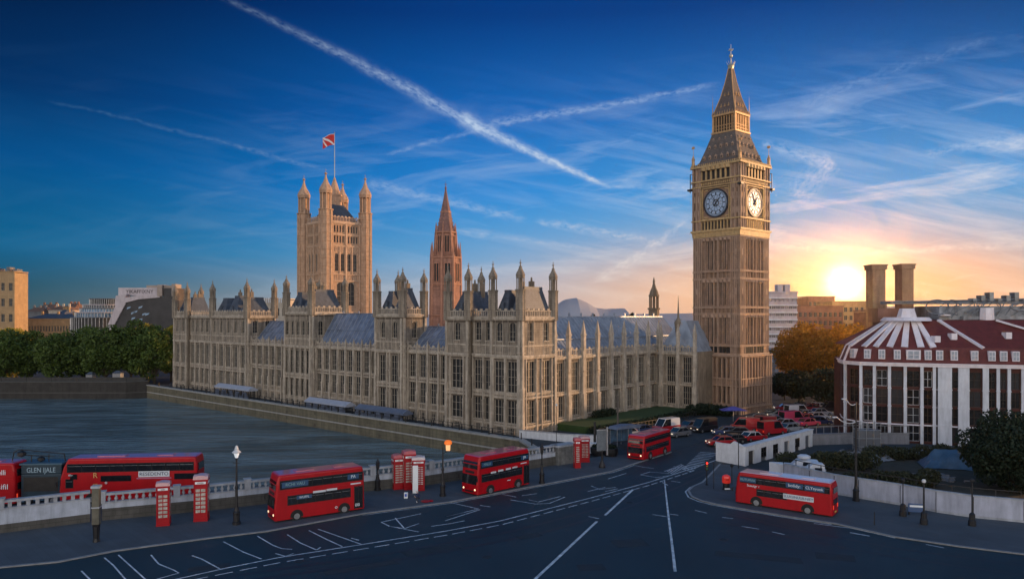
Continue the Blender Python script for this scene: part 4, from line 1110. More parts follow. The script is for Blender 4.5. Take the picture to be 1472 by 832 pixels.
for i in range(8):
    an = i * math.pi / 4; g.tube((.5 * math.cos(an), .5 * math.sin(an), 73.3), (.95 * math.cos(an), .95 * math.sin(an), 74.2), .09, 4, .03)
g.frus(0, 0, 73.6, 77.9, .13, .05, 6)
g.lathe(0, 0, [(.05, 74.9), (.36, 75.15), (.42, 75.4), (.36, 75.65), (.05, 75.9)], 10)
g.box(-.6, -.06, 76.6, .6, .06, 76.8); g.box(-.06, -.6, 76.6, .06, .6, 76.8)
g.build('finial', mat('pale_finial', (.45, .45, .38), .4, .2, 3, metal=.4), B.root)
g = B.mb()
for x in (-5.6, 5.6):
    for y in (-5.6, 5.6):
        g.frus(x, y, 51.6, 53.2, .38, .3, 8); g.frus(x, y, 53.2, 54.2, .42, .05, 8); g.frus(x, y, 54.2, 56.4, .05, .03, 5); g.box(x - .35, y - .04, 55.6, x + .35, y + .04, 56.1)
g.build('corner_finial', GOLD, B.root)
g = B.mb()
for sx, sy in ((-1, -1), (1, 1), (1, -1), (-1, 1)):
    x, y = sx * 6.05, sy * 6.05
    g.path([(x, y, 46.2), (x, y, 50.2), (x - sx * .5, y - sy * .5, 50.2)], .09, 4); g.path([(x - sx * .5, y - sy * .5, 48), (x, y, 48)], .07, 4)
    g.box(x - .45, y - .45, 46.6, x + .45, y + .45, 47.0)
g.build('corner_bracket', IRON, B.root)
# ---------------------------------------------------------------- near parapet of the bridge
BAL = mat('balustrade_stone', (.40, .42, .46), .8, .25, 1.0, streak=.5, bump=.3)
BALD = mat('parapet_base_stone', (.10, .095, .085), .9, .3, .7, streak=.5, bump=.4, bricks=(1.4, .5, .03))
BALW = mat('whitewashed_wall', (.46, .50, .58), .8, .2, .8, streak=.5, bump=.2)
def balustrade(name, label, pts, hbase, hwash, htop, m, cat='parapet', step=.62, big=False):
    r = thing(name, label, cat, (pts[0][0], pts[0][1], 0))
    off = Matrix.Translation((-pts[0][0], -pts[0][1], 0))
    a_ = MB(off); wall_run(a_, pts, .55, -.1, hbase); a_.build('base', BALD, r)
    a_ = MB(off); wall_run(a_, pts, .46, hbase, hbase + hwash); a_.build('dado', BALW, r)
    a_ = MB(off); wall_run(a_, pts, .62, htop - .22, htop); wall_run(a_, pts, .56, hbase + hwash, hbase + hwash + .14); a_.build('coping', m, r)
    a_ = MB(off); p_ = MB(off)
    S = resample(pts, step)
    for k, (x, y, an) in enumerate(S[:-1]):
        M = off @ Matrix.Translation((x, y, 0)) @ Matrix.Rotation(an, 4, 'Z')
        if k % 11 == 0:
            p_ = MB(M); p_.box(-.3, -.36, hbase + hwash, .3, .36, htop + .12); p_.box(-.38, -.42, htop + .12, .38, .42, htop + .2); p_.build('pier', m, r)
        else:
            a_.M = M; z0, z1 = hbase + hwash + .14, htop - .22
            if big: a_.box(-.16, -.14, z0, .16, .14, z1)
            else:
                h_ = z1 - z0
                a_.lathe(0, 0, [(.10, z0), (.10, z0 + .08 * h_), (.17, z0 + .35 * h_), (.08, z0 + .75 * h_), (.12, z1)], 6)
    if len(S) <= 100 and big:
        for (x, y, an) in [S[k] for k in range(len(S) - 1) if k % 11]: q = MB(off @ Matrix.Translation((x, y, 0)) @ Matrix.Rotation(an, 4, 'Z')); q.box(-.16, -.14, hbase + hwash + .14, .16, .14, htop - .22); q.build('baluster', m, r)
    elif len(S) <= 112:
        h_ = htop - .22 - (hbase + hwash + .14); z0 = hbase + hwash + .14; q = MB(); q.lathe(0, 0, [(.10, z0), (.10, z0 + .08 * h_), (.17, z0 + .35 * h_), (.08, z0 + .75 * h_), (.12, htop - .22)], 6); bme = q.mesh('baluster', m)
        for k in range(len(S) - 1):
            if k % 11: link('baluster', bme, r, off @ Matrix.Translation((S[k][0], S[k][1], 0)))
    else: a_.build('balusters', m, r)['kind'] = 'stuff'
    return r
P1 = [(-120.0, 24.0), (-47.0, 68.9), (-40.6, 72.9)]
balustrade('parapet', 'whitewashed lower parapet with square openings at the far left below the parked buses', [(-75, 51.7), (-47.0, 68.9), (-40.9, 72.7)], .9, 1.35, 3.1, BAL, step=.75, big=True)
balustrade('parapet', 'long pale stone balustrade along the riverside pavement behind the lamps', [(-40.0, 73.2), (-31.1, 77.0), (-26.7, 79.4), (-17.1, 85.2), (-10.2, 88.4), (2.2, 97.8), (6.0, 100.7)], 1.25, .5, 2.75, BAL)
# rubble pier closing the balustrade
B0 = thing('parapet_pier', 'mottled stone pier block closing the balustrade behind the red phone boxes', 'pier', (7.0, 101.3, 0), R(38))
q = MB(); q.box(-1.6, -.7, 0, 1.6, .7, 2.5); bev(q.build('block', mat('mottled_stone', (.20, .20, .19), .9, .45, 2.2, streak=.5, bump=.6), B0), .06)
q = MB(); q.box(-1.75, -.85, 2.5, 1.75, .85, 2.75); q.build('cap', BAL, B0)
# terrace fence, far rail, marquees
def rail_fence(name, label, pts, z0, h, step, m, cat='railing', rails=2, pw=.07):
    r = thing(name, label, cat, (pts[0][0], pts[0][1], z0)); off = Matrix.Translation((-pts[0][0], -pts[0][1], 0)); a_ = MB(off); b_ = MB(off)
    PS = resample(pts, step)
    if len(PS) <= 100:
        pq = MB(); pq.box(-pw, -pw, 0, pw, pw, h); pme = pq.mesh('post', m)
        for (x, y, an) in PS: link('post', pme, r, off @ Matrix.Translation((x, y, 0)) @ Matrix.Rotation(an, 4, 'Z'))
    else:
        for (x, y, an) in PS: a_.box(x - pw, y - pw, 0, x + pw, y + pw, h)
    for k in range(rails):
        z = h * (k + 1) / rails - .05; wall_run(b_, pts, .05, z - .04, z + .04)
    if a_.v: a_.build('posts', m, r)['kind'] = 'stuff'
    b_.build('rails', m, r); return r
e0_, e1_ = pal(-120, -4.0), pal(2, -4.0)
rail_fence('railing', 'thin dark railing along the palace terrace edge', [e0_[:2], e1_[:2]], .5, 1.1, 2.4, IRON)
def marquee(label, x0, x1, cm, h=3.0):
    r = thing('marquee', label, 'marquee', pal((x0 + x1) / 2, -1.6, 0), PRZ); L = (x1 - x0) / 2
    a_ = MB(); a_.prism_x([(-1.3, h - .5), (1.3, h - .5), (1.3, h - .2), (0, h + .5), (-1.3, h - .2)], -L, L); a_.build('canopy', cm, r)
    a_ = MB(); n = int(L * 2 / 3)
    for i in range(n + 1):
        for y in (-1.2, 1.2): a_.box(-L + .1 + (2 * L - .2) * i / n - .06, y - .06, 0, -L + .1 + (2 * L - .2) * i / n + .06, y + .06, h - .5)
    a_.build('posts', IRON, r)
    a_ = MB(); a_.box(-L, -1.26, 0, L, -1.2, .9)
    for i in range(n): a_.box(-L + (i + .15) * 2 * L / n, -1.28, .9, -L + (i + .75) * 2 * L / n, -1.2, 1.7)
    a_.build('side_panel', mat('marquee_side', (.10, .12, .17), .7, .4, 1.2), r)
MQ = mat('marquee_white', (.36, .39, .47), .6, .12, .8); MQ2 = mat('marquee_blue', (.12, .15, .22), .6, .2, .8)
marquee('white peaked marquee on the far end of the palace terrace', -101, -84, MQ, 2.5)
marquee('long low bluish canopy on the middle of the palace terrace', -60, -45, MQ, 1.9)
marquee('thin grey canopy against the wall near the closest pavilion', -42, -27, MQ2, 1.8)
fx = thing('hedge', 'clipped dark hedge block on the lawn by the palace buttresses', 'hedge', pal(1.0, 20, 1.1), PRZ)
leaves('foliage', LEAF_D, [(0, i * 1.3, .7, .8, 1.0, .8) for i in range(5)], 1800, .16, 5, fx)
fx = thing('hedge', 'long low dark hedge along the outer edge of the lawn', 'hedge', pal(7.6, 10, .0), PRZ)
leaves('foliage', LEAF_D, [(.9 * math.sin(i / 16 * 3.1) * 1.0, i * 2.0, .7, .7, 1.3, .7) for i in range(17)], 5200, .17, 6, fx)
fx = thing('bush', 'rounded dark green bush mass at the foot of the clock tower', 'bush', (39.6, 150.5, 0), R(-10))
leaves('foliage', LEAF_D, [(-3.2 + i * 1.6, .3 * (i % 2), 1.1 + .25 * math.sin(i), 1.6, 1.4, 1.1) for i in range(5)], 4500, .2, 7, fx)
w0 = [pal(1.0, -1.2)[:2], pal(9.0, 6.0)[:2]]
r = thing('garden_wall', 'low white wall stepping from the near pavilion around the corner of the lawn', 'wall', (*w0[0], 0)); q = MB(Matrix.Translation((-w0[0][0], -w0[0][1], 0)))
q2 = MB(q.M); wall_run(q, [pal(.5, -.9)[:2], pal(8.6, .6)[:2], pal(14.5, 3.5)[:2]], .3, 0, 1.2); wall_run(q2, [pal(.5, -.9)[:2], pal(8.6, .6)[:2], pal(14.5, 3.5)[:2]], .42, 1.2, 1.32); q.build('wall_face', WHITE, r); q2.build('cap', BAL, r)
rail_fence('railing', 'dark park railing with pale top rail in front of the lawn hedge', [pal(9.4, 9)[:2], pal(10.6, 25)[:2], pal(10.0, 41)[:2]], .0, 1.25, 1.1, IRON, rails=2, pw=.05)

# ---------------------------------------------------------------- left bank
tm = random.Random(4)
lb = [(6, 222, 15.6, 7.5), (44, 226, 15.2, 7.2), (82, 221, 16.4, 7.8), (118, 225, 15.8, 7.0), (152, 221, 17.2, 7.6), (188, 224, 17.8, 7.4), (222, 221, 17.6, 7.4), (246, 228, 17.0, 6.4), (24, 240, 17.2, 7.5), (205, 240, 18.6, 7.5)]
descs = ['leftmost riverside plane tree at the frame edge below the tan block', 'riverside tree below the right edge of the tan block with a dull green crown', 'broad riverside tree below the row of low distant houses',
         'riverside tree standing below the curved glass building', 'dark full riverside tree under the left end of the dark slanted building', 'tall riverside tree below the lettered parapet building',
         'tall riverside tree next to the one touching the palace', 'riverside tree right against the far end pavilion of the palace', 'tree painted sunlit gold behind the front row at far left', 'tree painted sunlit gold rising behind the row beside the palace']
for i, ((px, y, h, r_), ds) in enumerate(zip(lb, descs)):
    h *= 1.07
    tree('plane_tree', ds, ((px - 736) / F * y, y, 0), h, r_, LEAF_Y if i in (8, 9, 7) else LEAF, BARK, 20 + i, n=7500, leaf=.42, group='trees along the left river bank', low=.03)
r = thing('promenade_wall', 'low dark wall of the left bank promenade under the trees', 'wall', (-120, 213, 0)); q = MB(Matrix.Translation((120, -213, 0))); wall_run(q, [(-400, 213), (-104, 213)], .3, 1.0, 2.6)
q.build('wall_face', mat('dark_promenade', (.05, .048, .045), .9, .3, 1), r)
CREAM_D = mat('hut_grey', (.24, .24, .25), .8, .3, 2)
def kiosk(label, x, y, w, h, m):
    r = thing('riverside_hut', label, 'hut', (x, y, 0)); q = MB(); q.box(-w / 2, -1, 1.2, w / 2, 1, h); q.build('body', m, r); q = MB(); q.pyr(-w / 2 - .2, -1.2, w / 2 + .2, 1.2, h, h + .7, w / 4, .1); q.build('roof', SLATE, r)
kiosk('small pale riverside hut under the trees left of the palace', -112.6, 214.4, 2.2, 3.7, CREAM_D)
kiosk('small grey riverside hut under the leftmost trees', -120.5, 214.6, 1.8, 3.3, CREAM_D)

def simple_block(name, label, cat, px0, px1, ytop, Y, depth, m, rows, cols, glass=None, ww=.55, wh=.55, rz=0.0, base=0.0, group=None, roof=None, stripes=None, frame=None):
    x0, x1 = (px0 - 736) / F * Y, (px1 - 736) / F * Y; top = H + (454 - ytop) / F * Y
    r = thing(name, label, cat, ((x0 + x1) / 2, Y, 0), rz, group); L = x1 - x0; hh = L / 2
    w = MB(); t = MB(); core_ = MB(); core_.box(-hh + .02, .5, 0, hh - .02, depth, top - .3)
    core_.build('core', m, r)
    fh = (top - base) / (rows + .5); cw = L / cols
    Fm = Matrix.Translation((-hh, 0, 0)); w.M = Fm
    w.box(0, 0, 0, L, .499, base + fh * .3)
    for j in range(rows):
        z0 = base + fh * (j + .3); zt = z0 + fh * wh
        for i in range(cols):
            w.box(i * cw, 0, z0 + .001, i * cw + cw * (1 - ww) / 2, .499, zt - .001); w.box((i + 1) * cw - cw * (1 - ww) / 2, 0, z0 + .001, (i + 1) * cw, .499, zt - .001)
        w.box(0, -.001, zt, L, .499, base + fh * (j + 1.3) if j < rows - 1 else top)
        if stripes: t.box(-hh - .1, -.35, zt + .1, hh + .1, -.002, zt + fh * .2)
    w.build('wall', m, r)
    if t.v: t.build('floor_band', stripes, r)
    n = 0
    for j in range(rows):
        for i in range(cols):
            if n >= 100: break
            window(r, Fm, (i + .5) * cw, base + fh * (j + .3), cw * ww, fh * wh, 2, 2, False, .3, glass, frame); n += 1
    q = MB(); q.box(-hh - .2, -.3, top, hh + .2, depth, top + .5)
    q.build('roof', roof or m, r)
    return r, L, top
TAN = mat('tan_stone', (.44, .29, .15), .85, .2, .4, streak=.3, bricks=(1.8, .6, .03)); PINKW = mat('pink_white', (.50, .44, .46), .7, .15, .3, streak=.3)
CREAM = mat('cream_render', (.50, .44, .36), .8, .15, .4, streak=.3); GREYB = mat('grey_cladding', (.12, .13, .15), .6, .3, .3); ROSE = mat('rose_brick', (.26, .13, .09), .85, .3, .4, streak=.3)
DARKB = mat('dark_cladding', (.045, .042, .042), .7, .4, .25); BLUEG = glass_mat('blue_glass', (.10, .18, .28), .15); BRN = mat('brown_roof', (.16, .09, .06), .85, .3, .5)
r, L, top = simple_block('office_block', 'tan stone office block on the left edge above the trees', 'building', -80, 21, 391, 360, 10, TAN, 5, 9, ww=.45, wh=.5)
q = MB()
for x, w_, h_ in ((-14, 3, 1.8), (-2, 2, 2.4), (5, 4, 1.5), (11, 1.5, 2.2), (14.5, 2, 1.2)): q.box(x - w_ / 2, 4, top + .5, x + w_ / 2, 8, top + .5 + h_)
q.tube((3, 5, top), (3, 5, top + 14), .2, 5, .05); q.build('roof_plant', GREYB, r)
hrow = [(36, 62, 449, 430, GREYB, 'grey slab house row behind the trees right of the tan block'), (52, 78, 444, 470, BRN, 'brown hipped house behind the left bank trees'), (70, 96, 447, 430, CREAM, 'cream low house with flat roof behind the left bank trees'),
        (82, 92, 452, 400, TAN, 'small sunlit tan house at the centre of the low distant row'), (92, 108, 443, 460, ROSE, 'rose brick house just left of the curved glass building'), (40, 110, 459, 392, TAN, 'long low sunlit terrace just above the left tree tops')]
for (p0, p1, yt, Y_, m_, lab) in hrow:
    r, L, top = simple_block('distant_house', lab, 'house', p0, p1, yt, Y_, 14, m_, 3, max(3, int((p1 - p0) / 4)), group='low houses behind the left bank trees')
    q = MB(); q.pyr(-L / 2 - .3, -.4, L / 2 + .3, 14, top + .5, top + 3.0, L / 4, 1); q.build('hip_roof', BRN if m_ is not TAN else SLATE, r)
    q = MB()
    for k in range(3): q.box(-L / 3 + k * L / 3 - .5, 5, top + 1, -L / 3 + k * L / 3 + .5, 6, top + 4.2)
    q.build('chimney', m_, r)
# curved glass building
r = thing('glass_building', 'low curved glass building with stepped terraces left of the dark slanted block', 'building', ((138 - 736) / F * 300, 300, 0))
for k, (w_, z0, z1, m_) in enumerate(((10.5, 0, 19.5, DARKB), (9.6, 19.5, 21.5, BLUEG), (8.4, 21.5, 23.2, BLUEG), (8.0, 23.2, 24.6, GREYB), (6.2, 24.6, 27.0, DARKB))):
    q = MB(Matrix.Diagonal((1, .9, 1, 1))); q.frus(k * .7 - .4, 4, z0, z1, w_, w_ * .97, 28); q.build('storey', m_, r)
    q = MB(Matrix.Diagonal((1, .9, 1, 1))); q.frus(k * .7 - .4, 4, z1 - .3, z1, w_ + .4, w_ + .4, 28); q.build('slab', PINKW if k % 2 else GREYB, r)
    q = MB(); 
    for i in range(26):
        an = math.pi + math.pi * i / 25; q.tube((k * .7 - .4 + (w_ + .12) * math.cos(an), .9 * (4 + (w_ + .12) * math.sin(an)), z0), (k * .7 - .4 + (w_ + .12) * math.cos(an), .9 * (4 + (w_ + .12) * math.sin(an)), z1), .09, 4)
    q.build('glazing_bars', CHROME, r)
# dark slanted building with lettering
r = thing('theatre_building', 'dark slanted building with pale parapet lettering behind the trees', 'building', ((203 - 736) / F * 280, 280, 0))
s_ = 280 / F
q = MB(); q.prism_y([(-13.5, 0), (12.9, 0), (12.9, 30.4), (8.5, 30.4), (8.4, 27.2), (-1, 26.8), (-7.5, 25.5), (-9.3, 24)], 0, 9); q.build('dark_hull', DARKB, r)
q = MB(); q.prism_y([(-13.7, 13), (-11.8, 13), (-5.5, 24.8), (-9.0, 24.8)], -.5, 2); q.prism_y([(-9.8, 24), (-6.8, 24.5), (-5.2, 28.2), (-9.3, 27.5)], -.4, 3); q.build('pale_wedge', PINKW, r)
q = MB(); q.box(-9.6, 2, 27.6, 7.2, 7, 30.6); q.build('parapet_block', PINKW, r)
q = MB(); q.prism_y([(-7.0, 24.6), (-1, 26.2), (7.0, 26.9), (7.0, 27.8), (0, 27.8), (-7, 26.6)], -.35, 1.9); q.build('curved_fascia', PINKW, r)
q = MB(); q.box(6.2, -.6, 27.4, 8.0, 5, 31.6); q.box(8.2, .5, 27, 11.5, 5, 31.4); q.box(11.6, -.6, 27.4, 12.8, 5, 31.9); q.box(0, 4, 30.6, 4, 6, 31.6); q.build('roof_tower', mat('tan_panel', (.33, .27, .23), .8, .2, .5), r)
text('YIKAFFIXNY', 1.9, DARKB, r, wall_text_mat(Matrix(), -1.6, 29.1, 1.98), ext=.03, sx=1.0)
q = MB(); rr_ = random.Random(3)
for i in range(9): 
    x = -2 + rr_.uniform(-3.5, 3.5); z = 20 + rr_.uniform(-3, 3.5); q.prism_y([(x, z), (x + 1.3, z + .5), (x + 1.6, z + 1.1), (x + .2, z + .8)], -.08, .02)
q.build('wall_emblem', BLUEG, r)
# buildings glimpsed over the palace roofs
r, L, top = simple_block('civic_building', 'cream flat roofed building showing over the far palace wing', 'building', 352, 412, 430, 330, 20, CREAM, 4, 7)
q = MB()
for i in range(20): q.box(-L / 2 + (i + .3) * L / 20, -.4, top - 1.6, -L / 2 + (i + .8) * L / 20, -.1, top + .45)
q.build('cornice_pattern', WHITE, r)
# pale domed hill range far away
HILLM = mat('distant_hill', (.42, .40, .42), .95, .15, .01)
def hill(name, px0, px1, prof, Y):
    pts = [((px - 736) / F * Y, H + (454 - py) / F * Y) for px, py in prof]; q = MB(Matrix.Translation((0, Y, 0)))
    n = 8
    for k in range(n):
        f0, f1 = k / n, (k + 1) / n
        s0, s1 = math.sin(math.pi / 2 * f0), math.sin(math.pi / 2 * f1)
        for (xa, za), (xb, zb) in zip(pts, pts[1:]):
            q.add([(xa, -(1 - f0) * 90, za * s0), (xb, -(1 - f0) * 90, zb * s0), (xb, -(1 - f1) * 90, zb * s1), (xa, -(1 - f1) * 90, za * s1)], [(0, 1, 2, 3)])
    q.prism_y([(pts[0][0], -5)] + pts + [(pts[-1][0], -5)], 0, 60)
    return kind(q.build(name, HILLM))
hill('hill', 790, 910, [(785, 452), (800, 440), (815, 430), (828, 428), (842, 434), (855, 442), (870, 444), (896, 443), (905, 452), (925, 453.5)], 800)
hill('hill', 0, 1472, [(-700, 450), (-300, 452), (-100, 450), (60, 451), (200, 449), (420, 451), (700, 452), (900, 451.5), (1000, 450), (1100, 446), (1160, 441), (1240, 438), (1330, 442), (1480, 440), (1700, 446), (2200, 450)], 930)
for i, (px, yt) in enumerate(((850, 447), (906, 446), (918, 451), (887, 453))):
    tree('conifer', ['dark pointed tree tip above the pale roof, leftmost of the far ones', 'pointed dark tree tip above the pale roof left of the lantern turret', 'low round tree crown just left of the lantern turret', 'small round tree crown above the middle of the pale roof'][i],
         ((px - 736) / F * 240, 240, 0), H + (454 - yt) / F * 240 + 1.5, 2.2, LEAF_D, BARK, 60 + i, n=900, leaf=.3, nc=10, low=.4)

# ---------------------------------------------------------------- right background
r, L, top = simple_block('striped_block', 'pinkish white banded office block right of the clock tower', 'building', 1085, 1146, 421, 250, 18, PINKW, 11, 10, ww=.92, wh=.38, stripes=WHITE, glass=glass_mat('dusky_glass', (.16, .13, .16), .2))
q = MB(); q.box(2, 4, top, 3.8, 7, top + 3); q.box(4.4, 4, top, 6.2, 7, top + 3); q.box(-4, 4, top, -1, 7, top + 2); q.build('roof_plant', PINKW, r)
simple_block('annex_block', 'lower glassy annex at the foot of the banded office block', 'building', 1100, 1140, 505, 225, 14, GREYB, 6, 6, ww=.85, wh=.6, glass=BLUEG, frame=PINKW)
simple_block('brick_block', 'rose brick block in the sun glare right of the banded office block', 'building', 1140, 1212, 441, 330, 20, ROSE, 6, 10)
simple_block('brick_block', 'tall rose brick block just under the setting sun', 'building', 1162, 1200, 427, 420, 20, ROSE, 7, 6)
simple_block('brick_block', 'tan block behind the tall chimneys under the sun', 'building', 1196, 1275, 434, 380, 20, TAN, 6, 10)
simple_block('brick_block', 'wide low brick block behind the striped roof at the right', 'building', 1260, 1560, 447, 300, 20, ROSE, 4, 20)
for (px, Y_, h, r_, m_, lab) in ((1143, 196, 18.0, 6.8, LEAF_O, 'green and gold tree beside the banded office block'), (1168, 182, 20.0, 7.4, LEAF_O, 'tall glowing orange tree below the setting sun'), (1200, 176, 20.4, 7.4, LEAF_O, 'orange tree against the left end of the striped roof building'),
                              (1128, 178, 7.0, 3.8, LEAF_D, 'dark low tree beside the foot of the clock tower'), (1150, 168, 8.2, 4.4, LEAF_D, 'dark round tree in front of the trees painted in orange glow'), (1186, 162, 9.0, 4.6, LEAF_D, 'dark tree behind the traffic queue'), (1208, 156, 9.2, 3.6, LEAF_D, 'dark narrow tree close to the brick building corner'),
                              (1225, 196, 20.5, 6.5, LEAF_O, 'highest orange tree behind the striped roof')):
    tree('street_tree', lab, ((px - 736) / F * Y_, Y_, 0), h, r_, m_, BARK, int(px), n=6500 if r_ > 5 else 3500, leaf=.34, low=.12)

# the curved red building with white piers
BRICK = mat('red_brick', (.08, .022, .016), .85, .25, .8, streak=.3, bump=.3, bricks=(.45, .16, .02)); PIER = mat('white_pier', (.66, .68, .74), .75, .15, .7, streak=.4)
RTILE = mat('red_tile', (.15, .024, .020), .65, .25, 1.2, bump=.4, streak=.25, bricks=(.35, .22, .03)); RIB = mat('white_rib', (.80, .74, .78), .6, .12, .8, streak=.2)
fp_ = [(1208, 131), (1210, 127.5), (1216, 124.4), (1238, 121.4), (1257, 120.2), (1278.5, 119.2), (1301, 118.3), (1325, 117.5), (1343, 116.9), (1358, 116.3), (1385, 115.4), (1416.5, 114.5), (1434.5, 114), (1450, 113.5), (1470, 113), (1520, 111.5), (1580, 110), (1640, 108.5), (1700, 107), (1760, 105.5), (1830, 104), (1900, 102.5)]  # points past the right edge lengthen the building to shade the foreground
FP = [((px - 736) / F * y, y) for px, y in fp_]
bx, by = FP[7]; Rr = thing('striped_roof_building', 'curved red brick building with white piers and white striped red roof', 'building', (bx, by, 0)); off = Matrix.Translation((-bx, -by, 0))
ZC = 12.4; rows_z = [(.35, 2.5), (3.2, 2.4), (6.0, 2.4), (8.85, 2.5)]
bk, pr_, cn = MB(off), MB(off), MB(off)
inner = []
for i, p in enumerate(FP):
    q0, q1 = FP[max(0, i - 1)], FP[min(len(FP) - 1, i + 1)]; d = Vector((q1[0] - q0[0], q1[1] - q0[1])).normalized(); inner.append((p[0] - d.y * .6, p[1] + d.x * .6))
backp = [(FP[-1][0] + 6, FP[-1][1] + 18), (66, 137), (58, 135)]
core_ = MB(off); core_.prism([(x, y) for x, y in inner] + backp, 0, ZC); core_.build('core', BRICK, Rr)
BROWNF = mat('brown_frame', (.07, .045, .035), .7)
DGL = glass_mat('dark_pane', (.02, .02, .022), .12)
for i in range(len(FP) - 1):
    p, q = FP[i], FP[i + 1]; L = math.hypot(q[0] - p[0], q[1] - p[1]); d = ((q[0] - p[0]) / L, (q[1] - p[1]) / L)
    Fm = off @ face_mat((p[0], p[1], 0), (d, (-d[1], d[0])))
    pw = .26 if i not in (10,) else .6
    w = MB(Fm)
    if i == 0: w.box(0, 0, 0, L, .5, ZC)
    else:
        ow = min(L - .6, 1.85); x0_, x1_ = (L - ow) / 2, (L + ow) / 2
        w.box(0, 0, 0, x0_, .5, ZC); w.box(x1_, 0, 0, L, .5, ZC); zz = 0
        for (z, h) in rows_z:
            w.box(x0_, .0, zz, x1_, .5, z); zz = z + h
            window(Rr, Fm, L / 2, z, ow, h, 2, 2, False, .3, DGL, WHITE if (i * 7 + int(z)) % 3 == 0 and i < 8 else BROWNF, .04)
        w.box(x0_, 0, zz, x1_, .5, ZC)
    app(bk, w)
    if i >= 2:
        t = MB(Fm); wd = {9: .95, 10: .75, 11: .4}.get(i, .22); t.box(-wd, -.28, 0, wd, .02, ZC - .1)
        for z in (2.95, 5.7, 8.5): t.box(-wd - .06, -.33, z, wd + .06, .01, z + .15)
        app(pr_, t)
    t = MB(Fm)
    for z, h, p_ in ((ZC - .35, .4, .45), (ZC + .05, .18, .6)): t.box(-.15, -p_, z, L + .15, .1, z + h)
    t.box(0, -.1, 2.8, L, -.002, 3.0)
    app(cn, t)
bk.build('wall', BRICK, Rr); pr_.build('pier', PIER, Rr); cn.build('cornice', RIB, Rr)
# roofs: steep mansard skirt, then the radiating cone
APX = ((1306 - 736) / F * 124.5, 124.5)
def ins(p, f, z): return (p[0] + (APX[0] - p[0]) * f, p[1] + (APX[1] - p[1]) * f, z)
sk = MB(off); cone = MB(off); rib = MB(off)
ZT = H - (498 - 454) / F * 121; ZA = H - (459 - 454) / F * 123
def depth_in(i, k, z):
    q0, q1 = FP[max(0, i - 1)], FP[min(len(FP) - 1, i + 1)]; d = Vector((q1[0] - q0[0], q1[1] - q0[1])).normalized(); return (FP[i][0] - d.y * k, FP[i][1] + d.x * k, z)
lowr = [depth_in(i, -.3, ZC + .2) for i in range(len(FP))]; mid = [depth_in(i, .7, ZT) for i in range(len(FP))]
for i in range(len(FP) - 1): sk.add([lowr[i], lowr[i + 1], mid[i + 1], mid[i]], [(0, 1, 2, 3)])
NCONE = 8
def upper(i):
    if i <= NCONE: return ins(mid[i], .66, ZA)
    return depth_in(i, 6.0, ZA - .1)
up = [upper(i) for i in range(len(FP))]
for i in range(len(FP) - 1): cone.add([mid[i], mid[i + 1], up[i + 1], up[i]], [(0, 1, 2, 3)])
cone.add([*mid[:1], up[0], (58, 135, ZT), (66, 137, ZT), (66, 133, ZA)], [(0, 1, 4, 3, 2)])
sk.prism([p[:2] for p in lowr] + backp, ZC + .1, ZC + .25)
cone.add([up[0], (66, 133, ZA), (90, 122, ZA), up[-1], (90, 128, ZT), (66, 137, ZT)], [(0, 1, 2, 3), (1, 5, 4, 2)])
for i in range(3, len(up) - 1): pass
sk.build('mansard', RTILE, Rr); cone.build('roof', RTILE, Rr)
def ribq(p0, p1, wa, wb, lift=.12):
    p0, p1 = Vector(p0), Vector(p1); d = (p1 - p0).normalized(); s = d.cross(Vector((0, 0, 1))).normalized(); n_ = s.cross(d).normalized()
    if n_.z < 0: n_ = -n_
    v = []
    for p, w in ((p0, wa), (p1, wb)):
        for a_ in (-1, 1):
            for h_ in (-.15, lift): v.append(tuple(p + s * a_ * w + n_ * h_))
    rib.add(v, [(0, 1, 3, 2), (4, 6, 7, 5), (0, 4, 5, 1), (2, 3, 7, 6), (1, 5, 7, 3), (0, 2, 6, 4)])
def lerp3(a_, b_, t): return tuple(a_[k] + (b_[k] - a_[k]) * t for k in range(3))
mids = []
for i in range(1, 9): ribq(mid[i], lerp3(mid[i], up[i], .97), .50, .38)
ribq(lowr[1], mid[1], .2, .2); ribq(lowr[2], mid[2], .2, .2)
ribq(mid[11], up[9], .45, .5); ribq(mid[16], up[13], .75, .6)
rib.frus(APX[0] - .4, APX[1], ZA - .25, ZA + .35, 4.0, 3.4, 16); rib.frus(APX[0] - .3, APX[1], ZA + .35, ZA + 1.8, 1.5, 1.1, 6)
rib.build('white_rib', RIB, Rr)
for i in range(2, len(FP) - 1):                     # dormers in the mansard
    m0 = lerp3(lowr[i], lowr[i + 1], .5); p, q = FP[i], FP[i + 1]; L = math.hypot(q[0] - p[0], q[1] - p[1]); d = ((q[0] - p[0]) / L, (q[1] - p[1]) / L)
    Fm = off @ face_mat((m0[0], m0[1], 0), (d, (-d[1], d[0]))); w_ = .48 if i != 6 else 1.0
    q_ = MB(Fm); z = ZC + .75; q_.box(-w_, .02, z, w_, 1.2, z + 1.5); dm = q_.build('dormer', RIB, Rr)
    q_ = MB(Fm); q_.box(-w_ * .75, -.03, z + .15, w_ * .75, .018, z + 1.35); q_.build('pane', mat('pale_pane', (.34, .38, .44), .2, .3, 2), dm)
    q_ = MB(Fm); q_.box(-.03, -.06, z + .15, .03, -.032, z + 1.35); q_.box(-w_ * .75, -.06, z + .72, w_ * .75, -.033, z + .78); q_.build('glazing_bar', RIB, dm)
